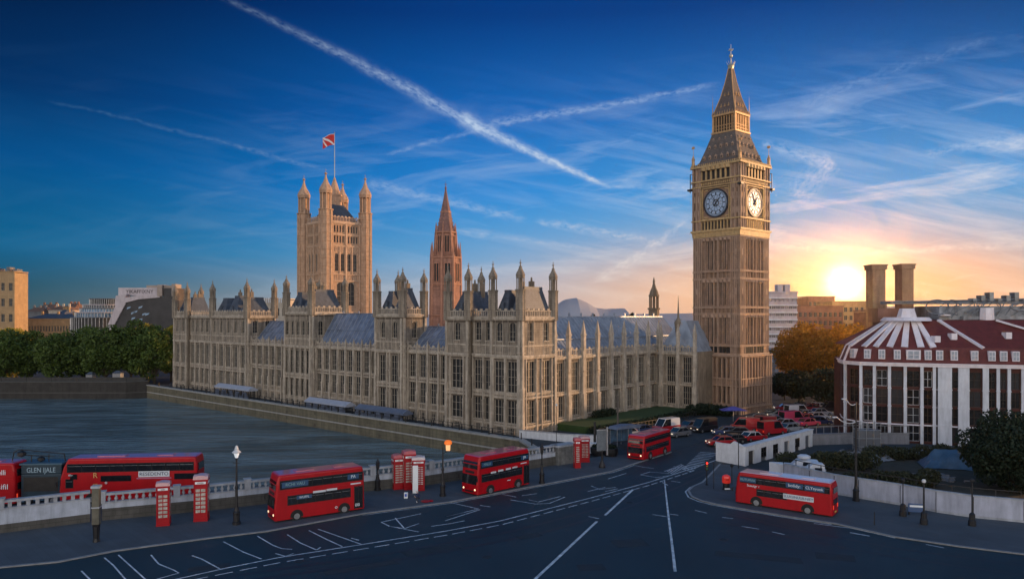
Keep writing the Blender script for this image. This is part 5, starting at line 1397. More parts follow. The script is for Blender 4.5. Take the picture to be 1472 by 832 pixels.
# skylights and roof plant
for (i, t, f) in ((8, .5, .25), (9, .6, .35), (13, .3, .4)):
    a0 = lerp3(lerp3(mid[i], mid[i + 1], t), lerp3(up[i], up[i + 1], t), f); q_ = MB(off); q_.box(a0[0] - .45, a0[1] - .5, a0[2] - .3, a0[0] + .45, a0[1] + .6, a0[2] + .7); q_.build('skylight', RIB, Rr)
GRP = mat('roof_plant_grey', (.30, .31, .33), .6, .4, .6, streak=.6)
q_ = MB(off); q_.box(APX[0] + 4.5, 123.5, ZA - 1.0, 90, 131, ZA + 2.2); q_.box(APX[0] + 8, 122.6, ZA - .6, 92, 124, ZA + .5); q_.box(APX[0] - 2, 126, ZA + 2.6, 92, 130, ZA + 3.1); q_.build('plant_room', GRP, Rr)
q_ = MB(off); rr_ = random.Random(8)
for k in range(26):
    x = APX[0] + 4 + rr_.uniform(0, 22); y = rr_.uniform(122.4, 123.4); q_.path([(x, y, ZA + rr_.uniform(.2, 2.2)), (x + rr_.uniform(.5, 2.5), y, ZA + rr_.uniform(.2, 3.4)), (x + rr_.uniform(1, 4), y + .3, ZA + rr_.uniform(2, 3.4))], .07, 5)
for k in range(12): 
    t0, t1 = 2 * math.pi * k / 12, 2 * math.pi * (k + 1) / 12
    for (cx_, rr2, rz2) in ((APX[0] + 3.6, 1.9, 1.2), (APX[0] + 12.5, 1.5, .9), (APX[0] + 18, 2.4, .7)): q_.tube((cx_ + rr2 * math.cos(t0), 122.4, ZA + 2 + rz2 * math.sin(t0)), (cx_ + rr2 * math.cos(t1), 122.4, ZA + 2 + rz2 * math.sin(t1)), .11, 5)
for k in range(9): q_.box(APX[0] + 11 + k * 1.4, 125, ZA + 3.1, APX[0] + 11.7 + k * 1.4, 126.4, ZA + 3.5 + .5 * (k % 3))
q_.path([(APX[0] - 2, 125.5, ZA + 2.9), (92, 125, ZA + 3.5)], .12, 5)
q_.build('pipework', mat('pipe_metal', (.20, .21, .22), .4, .4, 1, metal=.6), Rr)
q_ = MB(off); q_.frus(APX[0] + 5.2, 123.2, ZA + .6, ZA + .8, .9, .9, 16, 0); q_.frus(APX[0] + 11.5, 122.2, ZA - 1.5, ZA + 1.9, 1.2, 1.0, 7); q_.build('roof_vent', RIB, Rr)
q_ = MB(off); q_.box(APX[0] - 3.6, 127.5, ZA - .5, APX[0] + 1.2, 131, ZA + 1.9); q_.build('stair_head', ROSE, Rr)
for k, (p0, p1, yt, yb) in enumerate(((1253, 1274.5, 380, 470), (1295.5, 1315, 379, 470))):
    Yc = 132; x0_, x1_ = (p0 - 736) / F * Yc, (p1 - 736) / F * Yc; zt_ = H + (454 - yt) / F * Yc
    q_ = MB(off); q_.box(x0_ + .2, Yc, 12, x1_ - .2, Yc + 2.6, zt_ - .9); c_ = q_.build('chimney_stack', mat('chimney_brick', (.42, .25, .15), .85, .2, .6, streak=.4, bricks=(.5, .22, .02)), Rr)
    q_ = MB(off); q_.box(x0_, Yc - .2, zt_ - .9, x1_, Yc + 2.8, zt_ - .25); q_.box(x0_ - .12, Yc - .32, zt_ - .25, x1_ + .12, Yc + 2.92, zt_); q_.build('chimney_cap', mat('chimney_brick', (1, 1, 1)), c_)

# white shed wall with openings, and boundary walls at right
a0, a1 = G(1071, 670), G(1168, 641); L = math.hypot(a1[0] - a0[0], a1[1] - a0[1]); d = ((a1[0] - a0[0]) / L, (a1[1] - a0[1]) / L)
r = thing('white_shed', 'low white flat roofed annex with four dark openings beside the traffic', 'shed', (a0[0], a0[1], 0)); off2 = Matrix.Translation((-a0[0], -a0[1], 0))
Fm = off2 @ face_mat((a0[0], a0[1], 0), (d, (-d[1], d[0]))); w = MB(Fm); ht = 2.55; n = 6; cw = L / n
for i in range(n):
    w.box(i * cw, 0, 0, i * cw + cw * .28, .3, 1.9); w.box(i * cw + cw * .72, 0, 0, (i + 1) * cw, .3, 1.9)
w.box(0, -.08, 1.9, L, .3, ht)
f0 = G(1029, 662); L2 = math.hypot(a0[0] - f0[0], a0[1] - f0[1]); d2_ = ((a0[0] - f0[0]) / L2, (a0[1] - f0[1]) / L2)
w.M = off2 @ face_mat((f0[0], f0[1], 0), (d2_, (-d2_[1], d2_[0]))); w.prism_y([(0, 0), (L2, 0), (L2, ht), (L2 * .62, ht + .55), (L2 * .5, ht + .1), (0, ht)], 0, .3)
w.M = off2; w.prism([(f0[0], f0[1] + .3), (a0[0], a0[1] + .3), (a1[0], a1[1] + .3), (a1[0] - .3, a1[1] + .9), (a0[0] - .3, a0[1] + .9), (f0[0] + .2, f0[1] + .9)], ht - .25, ht - .02)
w.build('wall', WHITE, r)
for i in range(n):
    if i in (1, 2, 4): window(r, Fm, (i + .5) * cw, 0.5, cw * .44, 1.4, 2, 2, False, .15, DGL, IRON, .05)
    q_ = MB(Fm); q_.box(i * cw + cw * .28, .22, 0, i * cw + cw * .72, .28, 1.9 if i not in (1, 2, 4) else .5); q_.build('infill', GREYB if i % 2 else DARKB, r)
q_ = MB(Fm); q_.box(-.05, -.2, ht, L, .9, ht + .1); q_.build('roof_edge', PIER, r)
# conduit pipes along the shed
r = thing('boundary_wall', 'long curved white wall with panel joints beside the right pavement', 'wall', (WR[2][0], WR[2][1], 0)); offw = Matrix.Translation((-WR[2][0], -WR[2][1], 0))
q_ = MB(offw); wall_run(q_, WR, .3, .0, 2.2); q_.build('wall_face', mat('boundary_white', (.44, .46, .55), .8, .15, .6, streak=.5), r)
q_ = MB(offw); wall_run(q_, WR, .42, 2.2, 2.34); wall_run(q_, WR, .34, .1, .35); q_.build('coping', BAL, r)
q_ = MB(offw)
for (x, y, an) in resample(WR, 3.4): q_.M = offw @ Matrix.Translation((x, y, 0)) @ Matrix.Rotation(an, 4, 'Z'); q_.box(-.03, -.17, .1, .03, .17, 2.18)
q_.build('joint', IRON, r)
rail_fence('railing', 'thin dark rail on top of the curved white wall', [(p[0], p[1] + .4) for p in WR[:8]], 2.1, .9, 2.0, IRON, rails=1, pw=.035)
r = thing('retaining_wall', 'grey concrete retaining wall between the shed and the brick building', 'wall', (48, 119, 0)); q_ = MB(Matrix.Translation((-48, -119, 0)))
wall_run(q_, [(46, 116.2), (53.5, 117.6), (62, 117.2)], .4, 0, 1.6); q_.build('wall_face', mat('concrete', (.24, .24, .26), .85, .25, .5, streak=.5), r)
q_ = MB(Matrix.Translation((-48, -119, 0))); wall_run(q_, [(46, 116.2), (53.5, 117.6), (62, 117.2)], .5, 1.6, 1.75)
for (x, y, an) in resample([(46, 116.2), (53.5, 117.6), (62, 117.2)], 1.2): q_.box(x - .04, y - .04, 1.7, x + .04, y + .04, 2.9)
wall_run(q_, [(46, 116.2), (53.5, 117.6), (62, 117.2)], .05, 2.8, 2.9); q_.build('guard_rail', CHROME, r)
# bushes and dark tree at right
def bush(label, clumps, n, loc, m=LEAF_D, leaf=.15):
    r = thing('bush', label, 'bush', loc); leaves('foliage', m, clumps, n, leaf, int(loc[0] * 10) + n, r); q = MB()
    for c in clumps[:4]: q.tube((c[0], c[1], 0), (c[0] * .9, c[1] * .9, c[2]), .07, 5)
    q.build('stems', BARK, r); return r
LEAF_B = mat('bush_leaf', (.040, .046, .018), .8, .3, .8, col2=(.018, .022, .010), island=.4, trans=.15)
rb = random.Random(12)
bush('broad olive bush behind the boat and left of the big lamp post', [(-5.5 + i * 1.5, rb.uniform(-.8, .8), 1.0 + rb.uniform(-.2, .5), 1.5, 1.5, 1.15) for i in range(8)], 9000, (41.2, 97.5, 0), LEAF_B)
bush('long dark bush row behind the pale sheets in the yard', [(-7 + i * 1.7, rb.uniform(-.6, .6), .8 + rb.uniform(-.2, .4), 1.5, 1.2, 1.0) for i in range(9)], 8000, (57, 104.5, 0), LEAF_B)
bush('brown green bush between the big lamp post and the rubble', [(-5 + i * 1.5, rb.uniform(-.6, .6), .8 + rb.uniform(-.2, .4), 1.4, 1.3, 1.0) for i in range(7)], 8000, (44.8, 87.5, 0), LEAF_B)
tree('dark_tree', 'large dark round tree at the right edge behind the white wall', (57.5, 85.5, 0), 9.2, 5.6, LEAF_D, BARK, 91, n=20000, leaf=.2, low=.02, nc=34)
tree('dark_tree', 'second dark tree partly cut by the right edge of the picture', (64.5, 89.5, 0), 8.6, 4.6, LEAF_D, BARK, 92, n=12000, leaf=.2, low=.02, nc=26)
# tarpaulins and rubble
TARP = mat('blue_tarp', (.06, .11, .18), .45, .35, .8, bump=.6, bscale=2); TARPW = mat('white_tarp', (.22, .26, .33), .5, .2, .9, bump=.6, bscale=2); RUBB = mat('rubble', (.20, .20, .22), .9, .4, 3, bump=.8)
def tarp(label, x, y, w, dd_, h, m, seed, rz=0):
    rr = random.Random(seed); nx, ny = 14, 10; vs = []; fs = []
    hs_ = [[rr.uniform(0, 1) for _ in range(5)] for _ in range(5)]
    def hn(u, v):
        a_, b_ = u * 3.99, v * 3.99; i, j = int(a_), int(b_); f, g = a_ - i, b_ - j
        return hs_[i][j] * (1 - f) * (1 - g) + hs_[i + 1][j] * f * (1 - g) + hs_[i][j + 1] * (1 - f) * g + hs_[i + 1][j + 1] * f * g
    for j in range(ny + 1):
        for i in range(nx + 1):
            u, v = i / nx, j / ny; e = min(u, 1 - u, v, 1 - v) * 4; vs.append(((u - .5) * w, (v - .5) * dd_, .1 + min(1, e) * h * (.4 + .9 * hn(u * .99, v * .99)) + rr.uniform(0, .08)))
    for j in range(ny):
        for i in range(nx): q = j * (nx + 1) + i; fs.append((q, q + 1, q + nx + 2, q + nx + 1))
    me = bpy.data.meshes.new('tarpaulin'); me.from_pydata(vs, [], fs); me.materials.append(m); o = link('tarpaulin', me); o.location = (x, y, 0); o.rotation_euler = (0, 0, rz); s_ = o.modifiers.new('t', 'SOLIDIFY'); s_.thickness = .04
    tag(o, label, 'tarpaulin', 'tarpaulins on the building plot')
tarp('white sheet spread in front of the curved brick building', 58.5, 109.5, 10, 4, .5, TARPW, 1)
tarp('blue sheet bunched below the white piers of the brick building', 62.5, 106, 8, 4, .8, TARP, 2, .2)
tarp('pale blue tent sheet sloping down beside the dark tree', 57.5, 99.5, 6, 4.5, 1.9, TARP, 3, -.3)
tarp('small crumpled white sheet on the rubble left of the blue ones', 50.5, 104, 4, 3, .9, TARPW, 4, .4)
def rubble(label, x, y, n, sp, seed):
    rr = random.Random(seed); q = MB()
    for _ in range(n):
        cx_, cy_ = rr.gauss(0, sp), rr.gauss(0, sp * .6); s = rr.uniform(.15, .5); z = max(0, 1.1 - (abs(cx_) + abs(cy_)) / sp * .6) * rr.uniform(.2, 1)
        q.M = Matrix.Translation((cx_, cy_, z)) @ Matrix.Rotation(rr.uniform(0, 3), 4, 'Z') @ Matrix.Rotation(rr.uniform(0, 3), 4, 'X'); q.box(-s, -s * .6, -s * .4, s, s * .6, s * .4)
    o = q.build('rubble_heap', RUBB); o.location = (x, y, 0); tag(o, label, 'rubble'); o['kind'] = 'stuff'
rubble('grey rubble heap beside the sheets behind the white wall', 51.5, 92.5, 110, 1.6, 3)
rubble('rubble and planks in front of the brick building corner', 53, 109, 120, 2.2, 4)
r = thing('gazebo', 'grey mesh scaffold cage standing before the left end of the brick building', 'scaffold', (52.6, 111.2, 0)); q_ = MB()
for x in (-1.6, -.5, .6, 1.6):
    for y in (-1, 1): q_.tube((x, y, 0), (x, y, 4.3), .05, 5)
for z in (.8, 2.0, 3.2, 4.2):
    for y in (-1, 1): q_.tube((-1.6, y, z), (1.6, y, z), .04, 5)
    for x in (-1.6, 1.6): q_.tube((x, -1, z), (x, 1, z), .04, 5)
q_.build('frame', CHROME, r); q_ = MB(); q_.box(-1.55, -.9, .2, 1.55, .9, 3.1); q_.build('boarding', GREYB, r)
# unseen brick terrace added beyond the right edge to shade the road and buses
r = thing('shade_terrace', 'long unseen brick terrace added beyond the right edge for shade', 'building', (112, 50, 0), R(90)); 
q = MB(); q.box(-46, 0.5, 0, 46, 12, 14); q.build('core', ROSE, r)
wt = MB(); tt = MB(); BT = type('T', (), {'root': r})(); Fm = Matrix(((-1, 0, 0, 46), (0, -1, 0, 0.05), (0, 0, 1, 0), (0, 0, 0, 1)))
Fm = Matrix.Translation((0, 12.6, 0)) @ Matrix(((-1, 0, 0, 46), (0, -1, 0, 0), (0, 0, 1, 0), (0, 0, 0, 1)))
skin(BT, wt, tt, Fm, 92, 0, 14, [((i + .5) * 4.0, 1.4) for i in range(23)], [(1.0, 2.2, 2, 2), (4.4, 2.0, 2, 2), (7.6, 2.0, 2, 2), (10.8, 1.8, 2, 2)], ribs=False)
wt.build('wall', BRICK, r); tt.build('sills', PIER, r)
q = MB(); q.prism_x([(0, 14), (6.3, 18), (12.7, 14)], -46, 46); q.build('roof', SLATE, r)
# ---------------------------------------------------------------- double-deck buses
def wheel(parent, x, y, r=.5, w=.28, m=None):
    s = 1 if y > 0 else -1
    q = MB(Matrix.Translation((x, y, r)) @ Matrix.Rotation(math.pi / 2, 4, 'X')); q.lathe(0, 0, [(r * .9, -w / 2), (r, -w / 2 + .04), (r, w / 2 - .04), (r * .9, w / 2)], 20)
    t = q.build('wheel', RUB, parent)
    q = MB(Matrix.Translation((x, y + s * (w / 2 + .012), r)) @ Matrix.Rotation(math.pi / 2, 4, 'X')); q.frus(0, 0, -.02, .02, r * .6, r * .6, 16)
    for i in range(8): q.frus(r * .4 * math.cos(i * math.pi / 4), r * .4 * math.sin(i * math.pi / 4), -.05, .05, .035, .035, 6)
    q.frus(0, 0, -.07, .07, r * .2, r * .16, 10); q.build('rim', CHROME, t)
def bus(label, px_c, L, Wd, Hh, loc, rz, side, low=(.15, .80), up=(.06, .97), nl=6, nu=7, door=True, ads=(), roofm=None, lights=True, rear_open=False, group='red double-decker buses', tilt=.16):
    """x forward. side = +1 / -1: the flank whose lower deck has the door"""
    r = thing('double_decker_bus', label, 'bus', loc, rz, group)
    bm = bmesh.new(); zb = .28
    prof = [(-L / 2, zb), (L / 2 - .02, zb), (L / 2, Hh * .30), (L / 2 - .10, Hh * .56), (L / 2 - tilt * 1.2, Hh * .80), (L / 2 - tilt * 2.6, Hh), (-L / 2 + .22, Hh), (-L / 2 + .04, Hh * .8)]
    A = [bm.verts.new((p[0], -Wd / 2, p[1])) for p in prof]; Bv = [bm.verts.new((p[0], Wd / 2, p[1])) for p in prof]
    n = len(prof); bm.faces.new(A[::-1]); bm.faces.new(Bv)
    for i in range(n): bm.faces.new([A[i], A[(i + 1) % n], Bv[(i + 1) % n], Bv[i]])
    bmesh.ops.recalc_face_normals(bm, faces=bm.faces)
    ed = [e for e in bm.edges if (min(v.co.z for v in e.verts) > zb + .05 or abs(e.verts[0].co.z - e.verts[1].co.z) > .4) ]
    ed = [e for e in ed if not (abs(e.verts[0].co.y - e.verts[1].co.y) > .1 and all(zb + .05 < v.co.z < Hh - .05 for v in e.verts))]
    bmesh.ops.bevel(bm, geom=ed, offset=.24, segments=5, profile=.5, affect='EDGES', clamp_overlap=True)
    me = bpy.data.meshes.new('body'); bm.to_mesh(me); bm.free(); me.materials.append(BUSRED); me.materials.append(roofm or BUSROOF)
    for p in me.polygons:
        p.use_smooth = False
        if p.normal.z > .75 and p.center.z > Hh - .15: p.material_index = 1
    body = link('body', me, r)
    z0l, z1l = Hh * .36, Hh * .54; z0u, z1u = Hh * .70, Hh * .87
    for s in (-1, 1):
        ys = s * Wd / 2
        for (z0, z1, rng, nn, nm) in ((z0l, z1l, low, nl, 'lower_window'), (z0u, z1u, up, nu, 'upper_window')):
            x1_, x0_ = L / 2 - rng[0] * L, L / 2 - rng[1] * L
            q = MB(); q.box(x0_ - .05, min(ys, ys + s * .008), z0 - .05, x1_ + .05, max(ys, ys + s * .008), z1 + .05); q.build('window_band', RUB, r)
            for i in range(nn):
                xa = x0_ + (x1_ - x0_) * i / nn + .03; xb = x0_ + (x1_ - x0_) * (i + 1) / nn - .03
                q = MB(); q.box(xa, min(ys + s * .009, ys + s * .022), z0, xb, max(ys + s * .009, ys + s * .022), z1); wd = q.build(nm, CARGL, r)
                q = MB(); q.box(xa + .02, min(ys + s * .023, ys + s * .028), z1 - .27 * (z1 - z0), xb - .02, max(ys + s * .023, ys + s * .028), z1 - .24 * (z1 - z0)); q.build('vent_bar', CHROME, wd)
        q = MB()
        for xw in (L / 2 - L * .235, -L / 2 + L * .24):
            q.M = Matrix.Translation((xw, ys + s * .004, .5)) @ Matrix.Rotation(math.pi / 2, 4, 'X'); q.frus(0, 0, -.01, .01, .64, .64, 24)
        q.build('wheel_arch', RUB, r)
        for xw in (L / 2 - L * .235, -L / 2 + L * .24): wheel(r, xw, s * (Wd / 2 - .10), .48)
        if door and s == side:
            xd = -L / 2 + L * .075
            q = MB(); q.box(xd - .42, min(ys, ys + s * .03), .40, xd + .42, max(ys, ys + s * .03), Hh * .56); dr = q.build('door', CARGL, r)
            q = MB()
            for xx in (-.43, 0, .43): q.box(xd + xx - .03, min(ys, ys + s * .045), .38, xd + xx + .03, max(ys, ys + s * .045), Hh * .57)
            q.box(xd - .46, min(ys, ys + s * .045), Hh * .57, xd + .46, max(ys, ys + s * .045), Hh * .57 + .06); q.build('door_frame', RUB, dr)
        q = MB(); q.box(-L / 2 + .3, min(ys, ys + s * .02), Hh * .615, L / 2 - .4, max(ys, ys + s * .02), Hh * .628); q.box(-L / 2 + .1, min(ys, ys + s * .015), .34, L / 2 - .1, max(ys, ys + s * .015), .40); q.build('trim_line', BUSRED, r)
    # front
    sl = math.atan2(.10 - 0, Hh * .26)
    def front_panel(z0, z1, w, m, nm, par=r, dx=.02, bulge=.0):
        def fx(z):
            pts = [(zb, L / 2 - .02), (Hh * .30, L / 2), (Hh * .56, L / 2 - .10), (Hh * .80, L / 2 - tilt * 1.2), (Hh, L / 2 - tilt * 2.6)]
            for (za, xa), (zc, xc) in zip(pts, pts[1:]):
                if z <= zc: return xa + (xc - xa) * (z - za) / (zc - za)
            return pts[-1][1]
        q = MB(); y = w / 2; n_ = 6
        for k in range(n_):
            ya, yb = -y + w * k / n_, -y + w * (k + 1) / n_
            q.add([(fx(z0), ya, z0), (fx(z0) + dx, ya, z0), (fx(z1) + dx, ya, z1), (fx(z1), ya, z1), (fx(z0), yb, z0), (fx(z0) + dx, yb, z0), (fx(z1) + dx, yb, z1), (fx(z1), yb, z1)],
                  [(0, 1, 2, 3), (4, 7, 6, 5), (0, 4, 5, 1), (1, 5, 6, 2), (2, 6, 7, 3), (3, 7, 4, 0)])
        return q.build(nm, m, par)
    ws = front_panel(Hh * .30, Hh * .53, Wd - .34, CARGL, 'windscreen'); front_panel(Hh * .68, Hh * .78, Wd - .36, CARGL, 'upper_windscreen')
    front_panel(Hh * .805, Hh * .86, Wd - .40, CARGL, 'upper_windscreen')
    front_panel(Hh * .565, Hh * .625, Wd * .55, IRON, 'destination_blind')
    front_panel(.45, .62, Wd * .5, IRON, 'grille', dx=.015)
    q = MB(); q.tube((L / 2 + .03, .0, Hh * .31), (L / 2 - .04, -.45, Hh * .45), .02, 4); q.tube((L / 2 + .03, .3, Hh * .31), (L / 2 - .04, .75, Hh * .43), .02, 4); q.build('wiper', IRON, ws)
    for s in (-1, 1):
        q = MB(Matrix.Translation((L / 2 - .01, s * (Wd / 2 - .42), .78)) @ Matrix.Rotation(math.pi / 2, 4, 'Y')); q.frus(0, 0, -.02, .04, .12, .10, 12)
        q.build('headlight', mat('headlamp_lit', (.9, .8, .6), .3, emit=(1, .72, .42), es=1.3) if lights else CHROME, r)
        q = MB(); q.tube((L / 2 - .05, s * (Wd / 2 - .05), Hh * .53), (L / 2 + .22, s * (Wd / 2 + .18), Hh * .50), .03, 5); q.box(L / 2 + .14, s * (Wd / 2 + .18) - .06, Hh * .40, L / 2 + .24, s * (Wd / 2 + .18) + .06, Hh * .50); q.build('mirror', IRON, r)
        q = MB(); q.box(-L / 2 - .02, s * (Wd / 2 - .38) - .09, .85, -L / 2 + .03, s * (Wd / 2 - .38) + .09, 1.25); q.build('tail_light', mat('tail_lamp_lit', (.5, .02, .01), .3, emit=(1, .08, .03), es=.6), r)
    q = MB(); q.box(-L / 2 - .012, -Wd / 2 + .4, Hh * .68, -L / 2 + .14, Wd / 2 - .4, Hh * .84); q.build('rear_window', CARGL, r)
    q = MB(); q.box(-L / 2 - .012, -Wd / 2 + .45, Hh * .36, -L / 2 + .06, Wd / 2 - .45, Hh * .52); q.build('rear_window', CARGL, r)
    q = MB(); q.box(-L / 2 - .03, -.3, .45, -L / 2 + .05, .3, .6); q.build('number_plate', mat('plate_yellow', (.6, .5, .1), .5), r)
    q = MB(); q.box(L * .05, -.5, Hh - .01, L * .25, .5, Hh + .06); q.build('roof_hatch', roofm or BUSROOF, r); q = MB(); q.box(-L * .3, -.4, Hh - .01, -L * .18, .4, Hh + .05); q.build('roof_hatch', roofm or BUSROOF, r)
    for (txt, x, z, sz, m, back, sx) in ads:
        s = side; Fm = Matrix(((-s * -1 if False else (1 if s < 0 else -1), 0, 0, 0), (0, 1 if s < 0 else -1, 0, s * (Wd / 2)), (0, 0, 1, 0), (0, 0, 0, 1)))
        par = r
        if back:
            bw, bh, bmm = back; q = MB(Fm); xx = x if s < 0 else -x; q.box(xx - bw / 2, -.045, z - bh / 2, xx + bw / 2, -.030, z + bh / 2); par = q.build('advert_panel', bmm, r)
        xx = x if s < 0 else -x
        if txt: text(txt, sz, m, par, wall_text_mat(Fm, xx, z, -.058), sx=sx)
    return r
def heading(pf, pb):  # front and rear ground pixels -> mid, angle, length
    f_, b_ = G(*pf), G(*pb); return math.atan2(f_[1] - b_[1], f_[0] - b_[0]), math.hypot(f_[0] - b_[0], f_[1] - b_[1]), f_, b_
def place_bus(pf, pb, Wd, side, L=None):
    """pf, pb: ground pixels of front and rear corners on the visible flank (side) -> centre"""
    an, Lm, f_, b_ = heading(pf, pb); L = L or Lm; c = ((f_[0] + b_[0]) / 2, (f_[1] + b_[1]) / 2)
    nx_, ny_ = -math.sin(an) * -side, math.cos(an) * -side
    return (c[0] + nx_ * Wd / 2, c[1] + ny_ * Wd / 2, 0.0), an, L
ADW = mat('advert_white', (.62, .66, .70), .5, .1, 2); ADB = mat('advert_blue', (.02, .07, .16), .4, .2, 2); TXW = mat('lettering_white', (.75, .80, .85), .5, .05); ROOFP = mat('bus_roof_pale_sheen', (.72, .50, .55), .35, .12, .5, coat=1.0)  # ROOFP: pale reflection of the sky painted into the roof colour
c, an, L = place_bus((396, 753), (523, 734), 2.55, 1)
c = (c[0], c[1], .0)
bus('red double-decker bus parked on the kerb between the ornate lamp and the clustered phone boxes', 0, L + .2, 2.6, 4.65, c, an, 1, low=(.14, .83), nl=7, nu=8,
    ads=(('0l0', -L / 2 + .72, .75, .42, TXW, None, 1), ('', L * .02, 2.62, .3, TXW, (1.3, .2, ADW), 1), ('', -L * .12, 2.66, .3, TXW, (1.1, .2, ADW), 1), ('WUFFL', L * .19, 2.28, .32, TXW, (1.5, .34, ADB), 1.0),
         ('', -L * .40, 2.95, .3, TXW, (1.1, .14, ADW), 1), ('RCHI VAU', L * .29, 3.65, .42, mat('lettering_teal', (.25, .42, .42), .5), (2.6, .55, ADB), 1), ('PA', -L * .37, 3.68, .45, TXW, (1.2, .5, ADB), 1), ('o', -L * .17, .85, .5, TXW, None, 1)))
c, an, L = place_bus((687, 714.5), (760, 698), 2.6, 1)
bus('red double-decker bus beside the orange topped lamp, second nearest on the left kerb', 0, L + .3, 2.75, 4.45, c, an, 1, low=(.08, .84), nl=7, nu=7,
    ads=(('', L * .22, 2.45, .3, TXW, (.8, .2, ADW), 1), ('', L * .08, 2.5, .3, TXW, (.8, .2, ADW), 1), ('', -L * .07, 2.52, .3, TXW, (.8, .2, ADW), 1), ('', -L * .2, 2.55, .3, TXW, (.8, .16, ADW), 1), ('', -L * .38, 2.85, .3, TXW, (1.0, .12, ADW), 1),
         ('MALU', L * .34, 3.5, .40, mat('lettering_teal', (1, 1, 1)), (1.6, .5, ADB), 1), ('JIR', -L * .4, 3.5, .42, TXW, (1.2, .45, ADB), 1), ('~', -L * .08, 1.25, .9, TXW, None, 1)))
c, an, L = place_bus((925, 663.5), (965, 650), 2.6, 1)
bus('farthest red double-decker on the left kerb, just past the paired phone boxes', 0, L, 2.6, 3.5, c, an, 1, low=(.10, .9), nl=6, nu=6, door=False)
c, an, L = place_bus((1057, 724), (1196, 745.5), 2.3, 1)
bus('red double-decker bus with long adverts driving past the traffic island on the right', 0, L + .1, 2.35, 3.5, c, an, 1, low=(.24, .55), nl=4, nu=7, door=False, roofm=ROOFP,
    ads=(('Suautgr r', L * .30, 2.2, .36, TXW, None, 1), ('SLUIGINUUILNIEY', -L * .17, 1.62, .36, ADB, (3.0, .5, ADW), 1.02), ('bolidy:', -L * .13, 2.78, .42, TXW, (1.7, .5, ADB), 1.1), ('CLYeyook', -L * .33, 2.76, .40, TXW, (1.9, .55, ADB), 1.0), ('XUTUMAK', L * .36, 2.76, .34, mat('lettering_teal', (1, 1, 1)), (1.7, .5, ADB), 1)))
# behind the parapet on the quay
bus('long red double-decker bus on the quay behind the left parapet', 0, 14.2, 2.7, 4.85, (-41.2, 81.7, 0), math.pi + .10, 1, low=(.05, .1), up=(.06, .97), nl=1, nu=9, door=False,
    ads=(('RESEDENTO', -2.6, 3.05, .52, mat('lettering_dark', (.02, .03, .08), .5), (3.2, .62, ADW), 1.05), ('', 1.3, 2.65, .3, TXW, (3.1, .62, CARGL), 1), ('', -6.0, 2.75, .3, TXW, (2.6, .62, CARGL), 1), ('', -2.6, 2.6, .2, TXW, (3.6, .12, mat('advert_pink', (.5, .15, .25), .5)), 1),
         ('R', 3.4, 3.0, .8, mat('lettering_gold', (.6, .35, .12), .5), None, 1), ('IT', 3.4, 1.9, .6, mat('lettering_gold', (1, 1, 1)), None, 1), ('', 5.6, 2.9, .3, TXW, (.7, .55, CARGL), 1), ('m-', 5.9, 3.1, .4, TXW, None, 1), ('o', 2.3, 2.25, .5, TXW, None, 1), ('', -2.8, 1.35, .3, TXW, (2.2, .28, ADW), 1)), tilt=.34)
bus('red double-decker bus cut off by the left edge with white script on its flank', 0, 9.5, 2.6, 4.55, (-57.1, 79.9, 0), math.pi + .06, 1, low=(.70, .80), up=(.72, .80), nl=1, nu=1, door=False,
    ads=(('Telli', -3.2, 3.55, .75, TXW, None, 1), ('te asifil', -2.9, 2.05, .78, TXW, None, 1.1)))
r = thing('kiosk_trailer', 'dark teal trailer kiosk with pale fascia lettering between the two quay buses', 'trailer', (-50.0, 80.9, 0), R(4)); TEAL = mat('teal_paint', (.012, .035, .055), .4, .25, 1.5, coat=.4)
q = MB(); q.box(-2.2, -1.2, .5, 1.95, 1.2, 3.2); q.box(-2.2, -1.2, 3.2, 1.95, 1.2, 4.2); bev(q.build('body', TEAL, r), .08)
q = MB(); q.box(-2.3, -1.3, 4.2, 2.05, 1.3, 4.36); q.build('roof', mat('teal_roof', (.05, .11, .16), .5, .2, 1), r)
q = MB(); q.box(-1.9, -1.23, 1.4, 1.6, -1.18, 2.9); q.build('serving_hatch', DARK, r)
for x in (-1.4, 1.1): wheel(r, x, -1.15, .42); wheel(r, x, 1.15, .42)
text('GLEN IJALE', .75, mat('lettering_pale_teal', (.30, .42, .50), .5), r, wall_text_mat(Matrix.Translation((0, -1.2, 0)), -.12, 3.62, -.02), sx=.80)
q = MB(); q.path([(-3.6, -.3, 4.36), (-3.4, -.3, 5.4), (-2.9, -.3, 5.7), (1.8, -.3, 5.2), (1.9, -.3, 4.4)], .06, 5); q.path([(-3.0, -.3, 5.2), (-.5, -.3, 5.0), (.8, -.3, 4.9)], .05, 5)
q.path([(-1.6, -.3, 4.36), (-1.6, -.3, 5.1)], .06, 5); q.path([(0.2, -.3, 4.36), (.2, -.3, 5.2)], .05, 5); q.lathe(-2.6, -.3, [(.1, 4.9), (.42, 5.05), (.42, 5.4), (.1, 5.6)], 10); q.lathe(-.6, -.3, [(.1, 4.4), (.35, 4.5), (.35, 4.8), (.1, 4.95)], 8)
q.build('roof_gear', IRON, r)
q = MB(); q.tube((0, 0, 0), (0, 0, 3.6), .04, 5); q.frus(0, 0, 3.0, 3.4, .12, .12, 6)

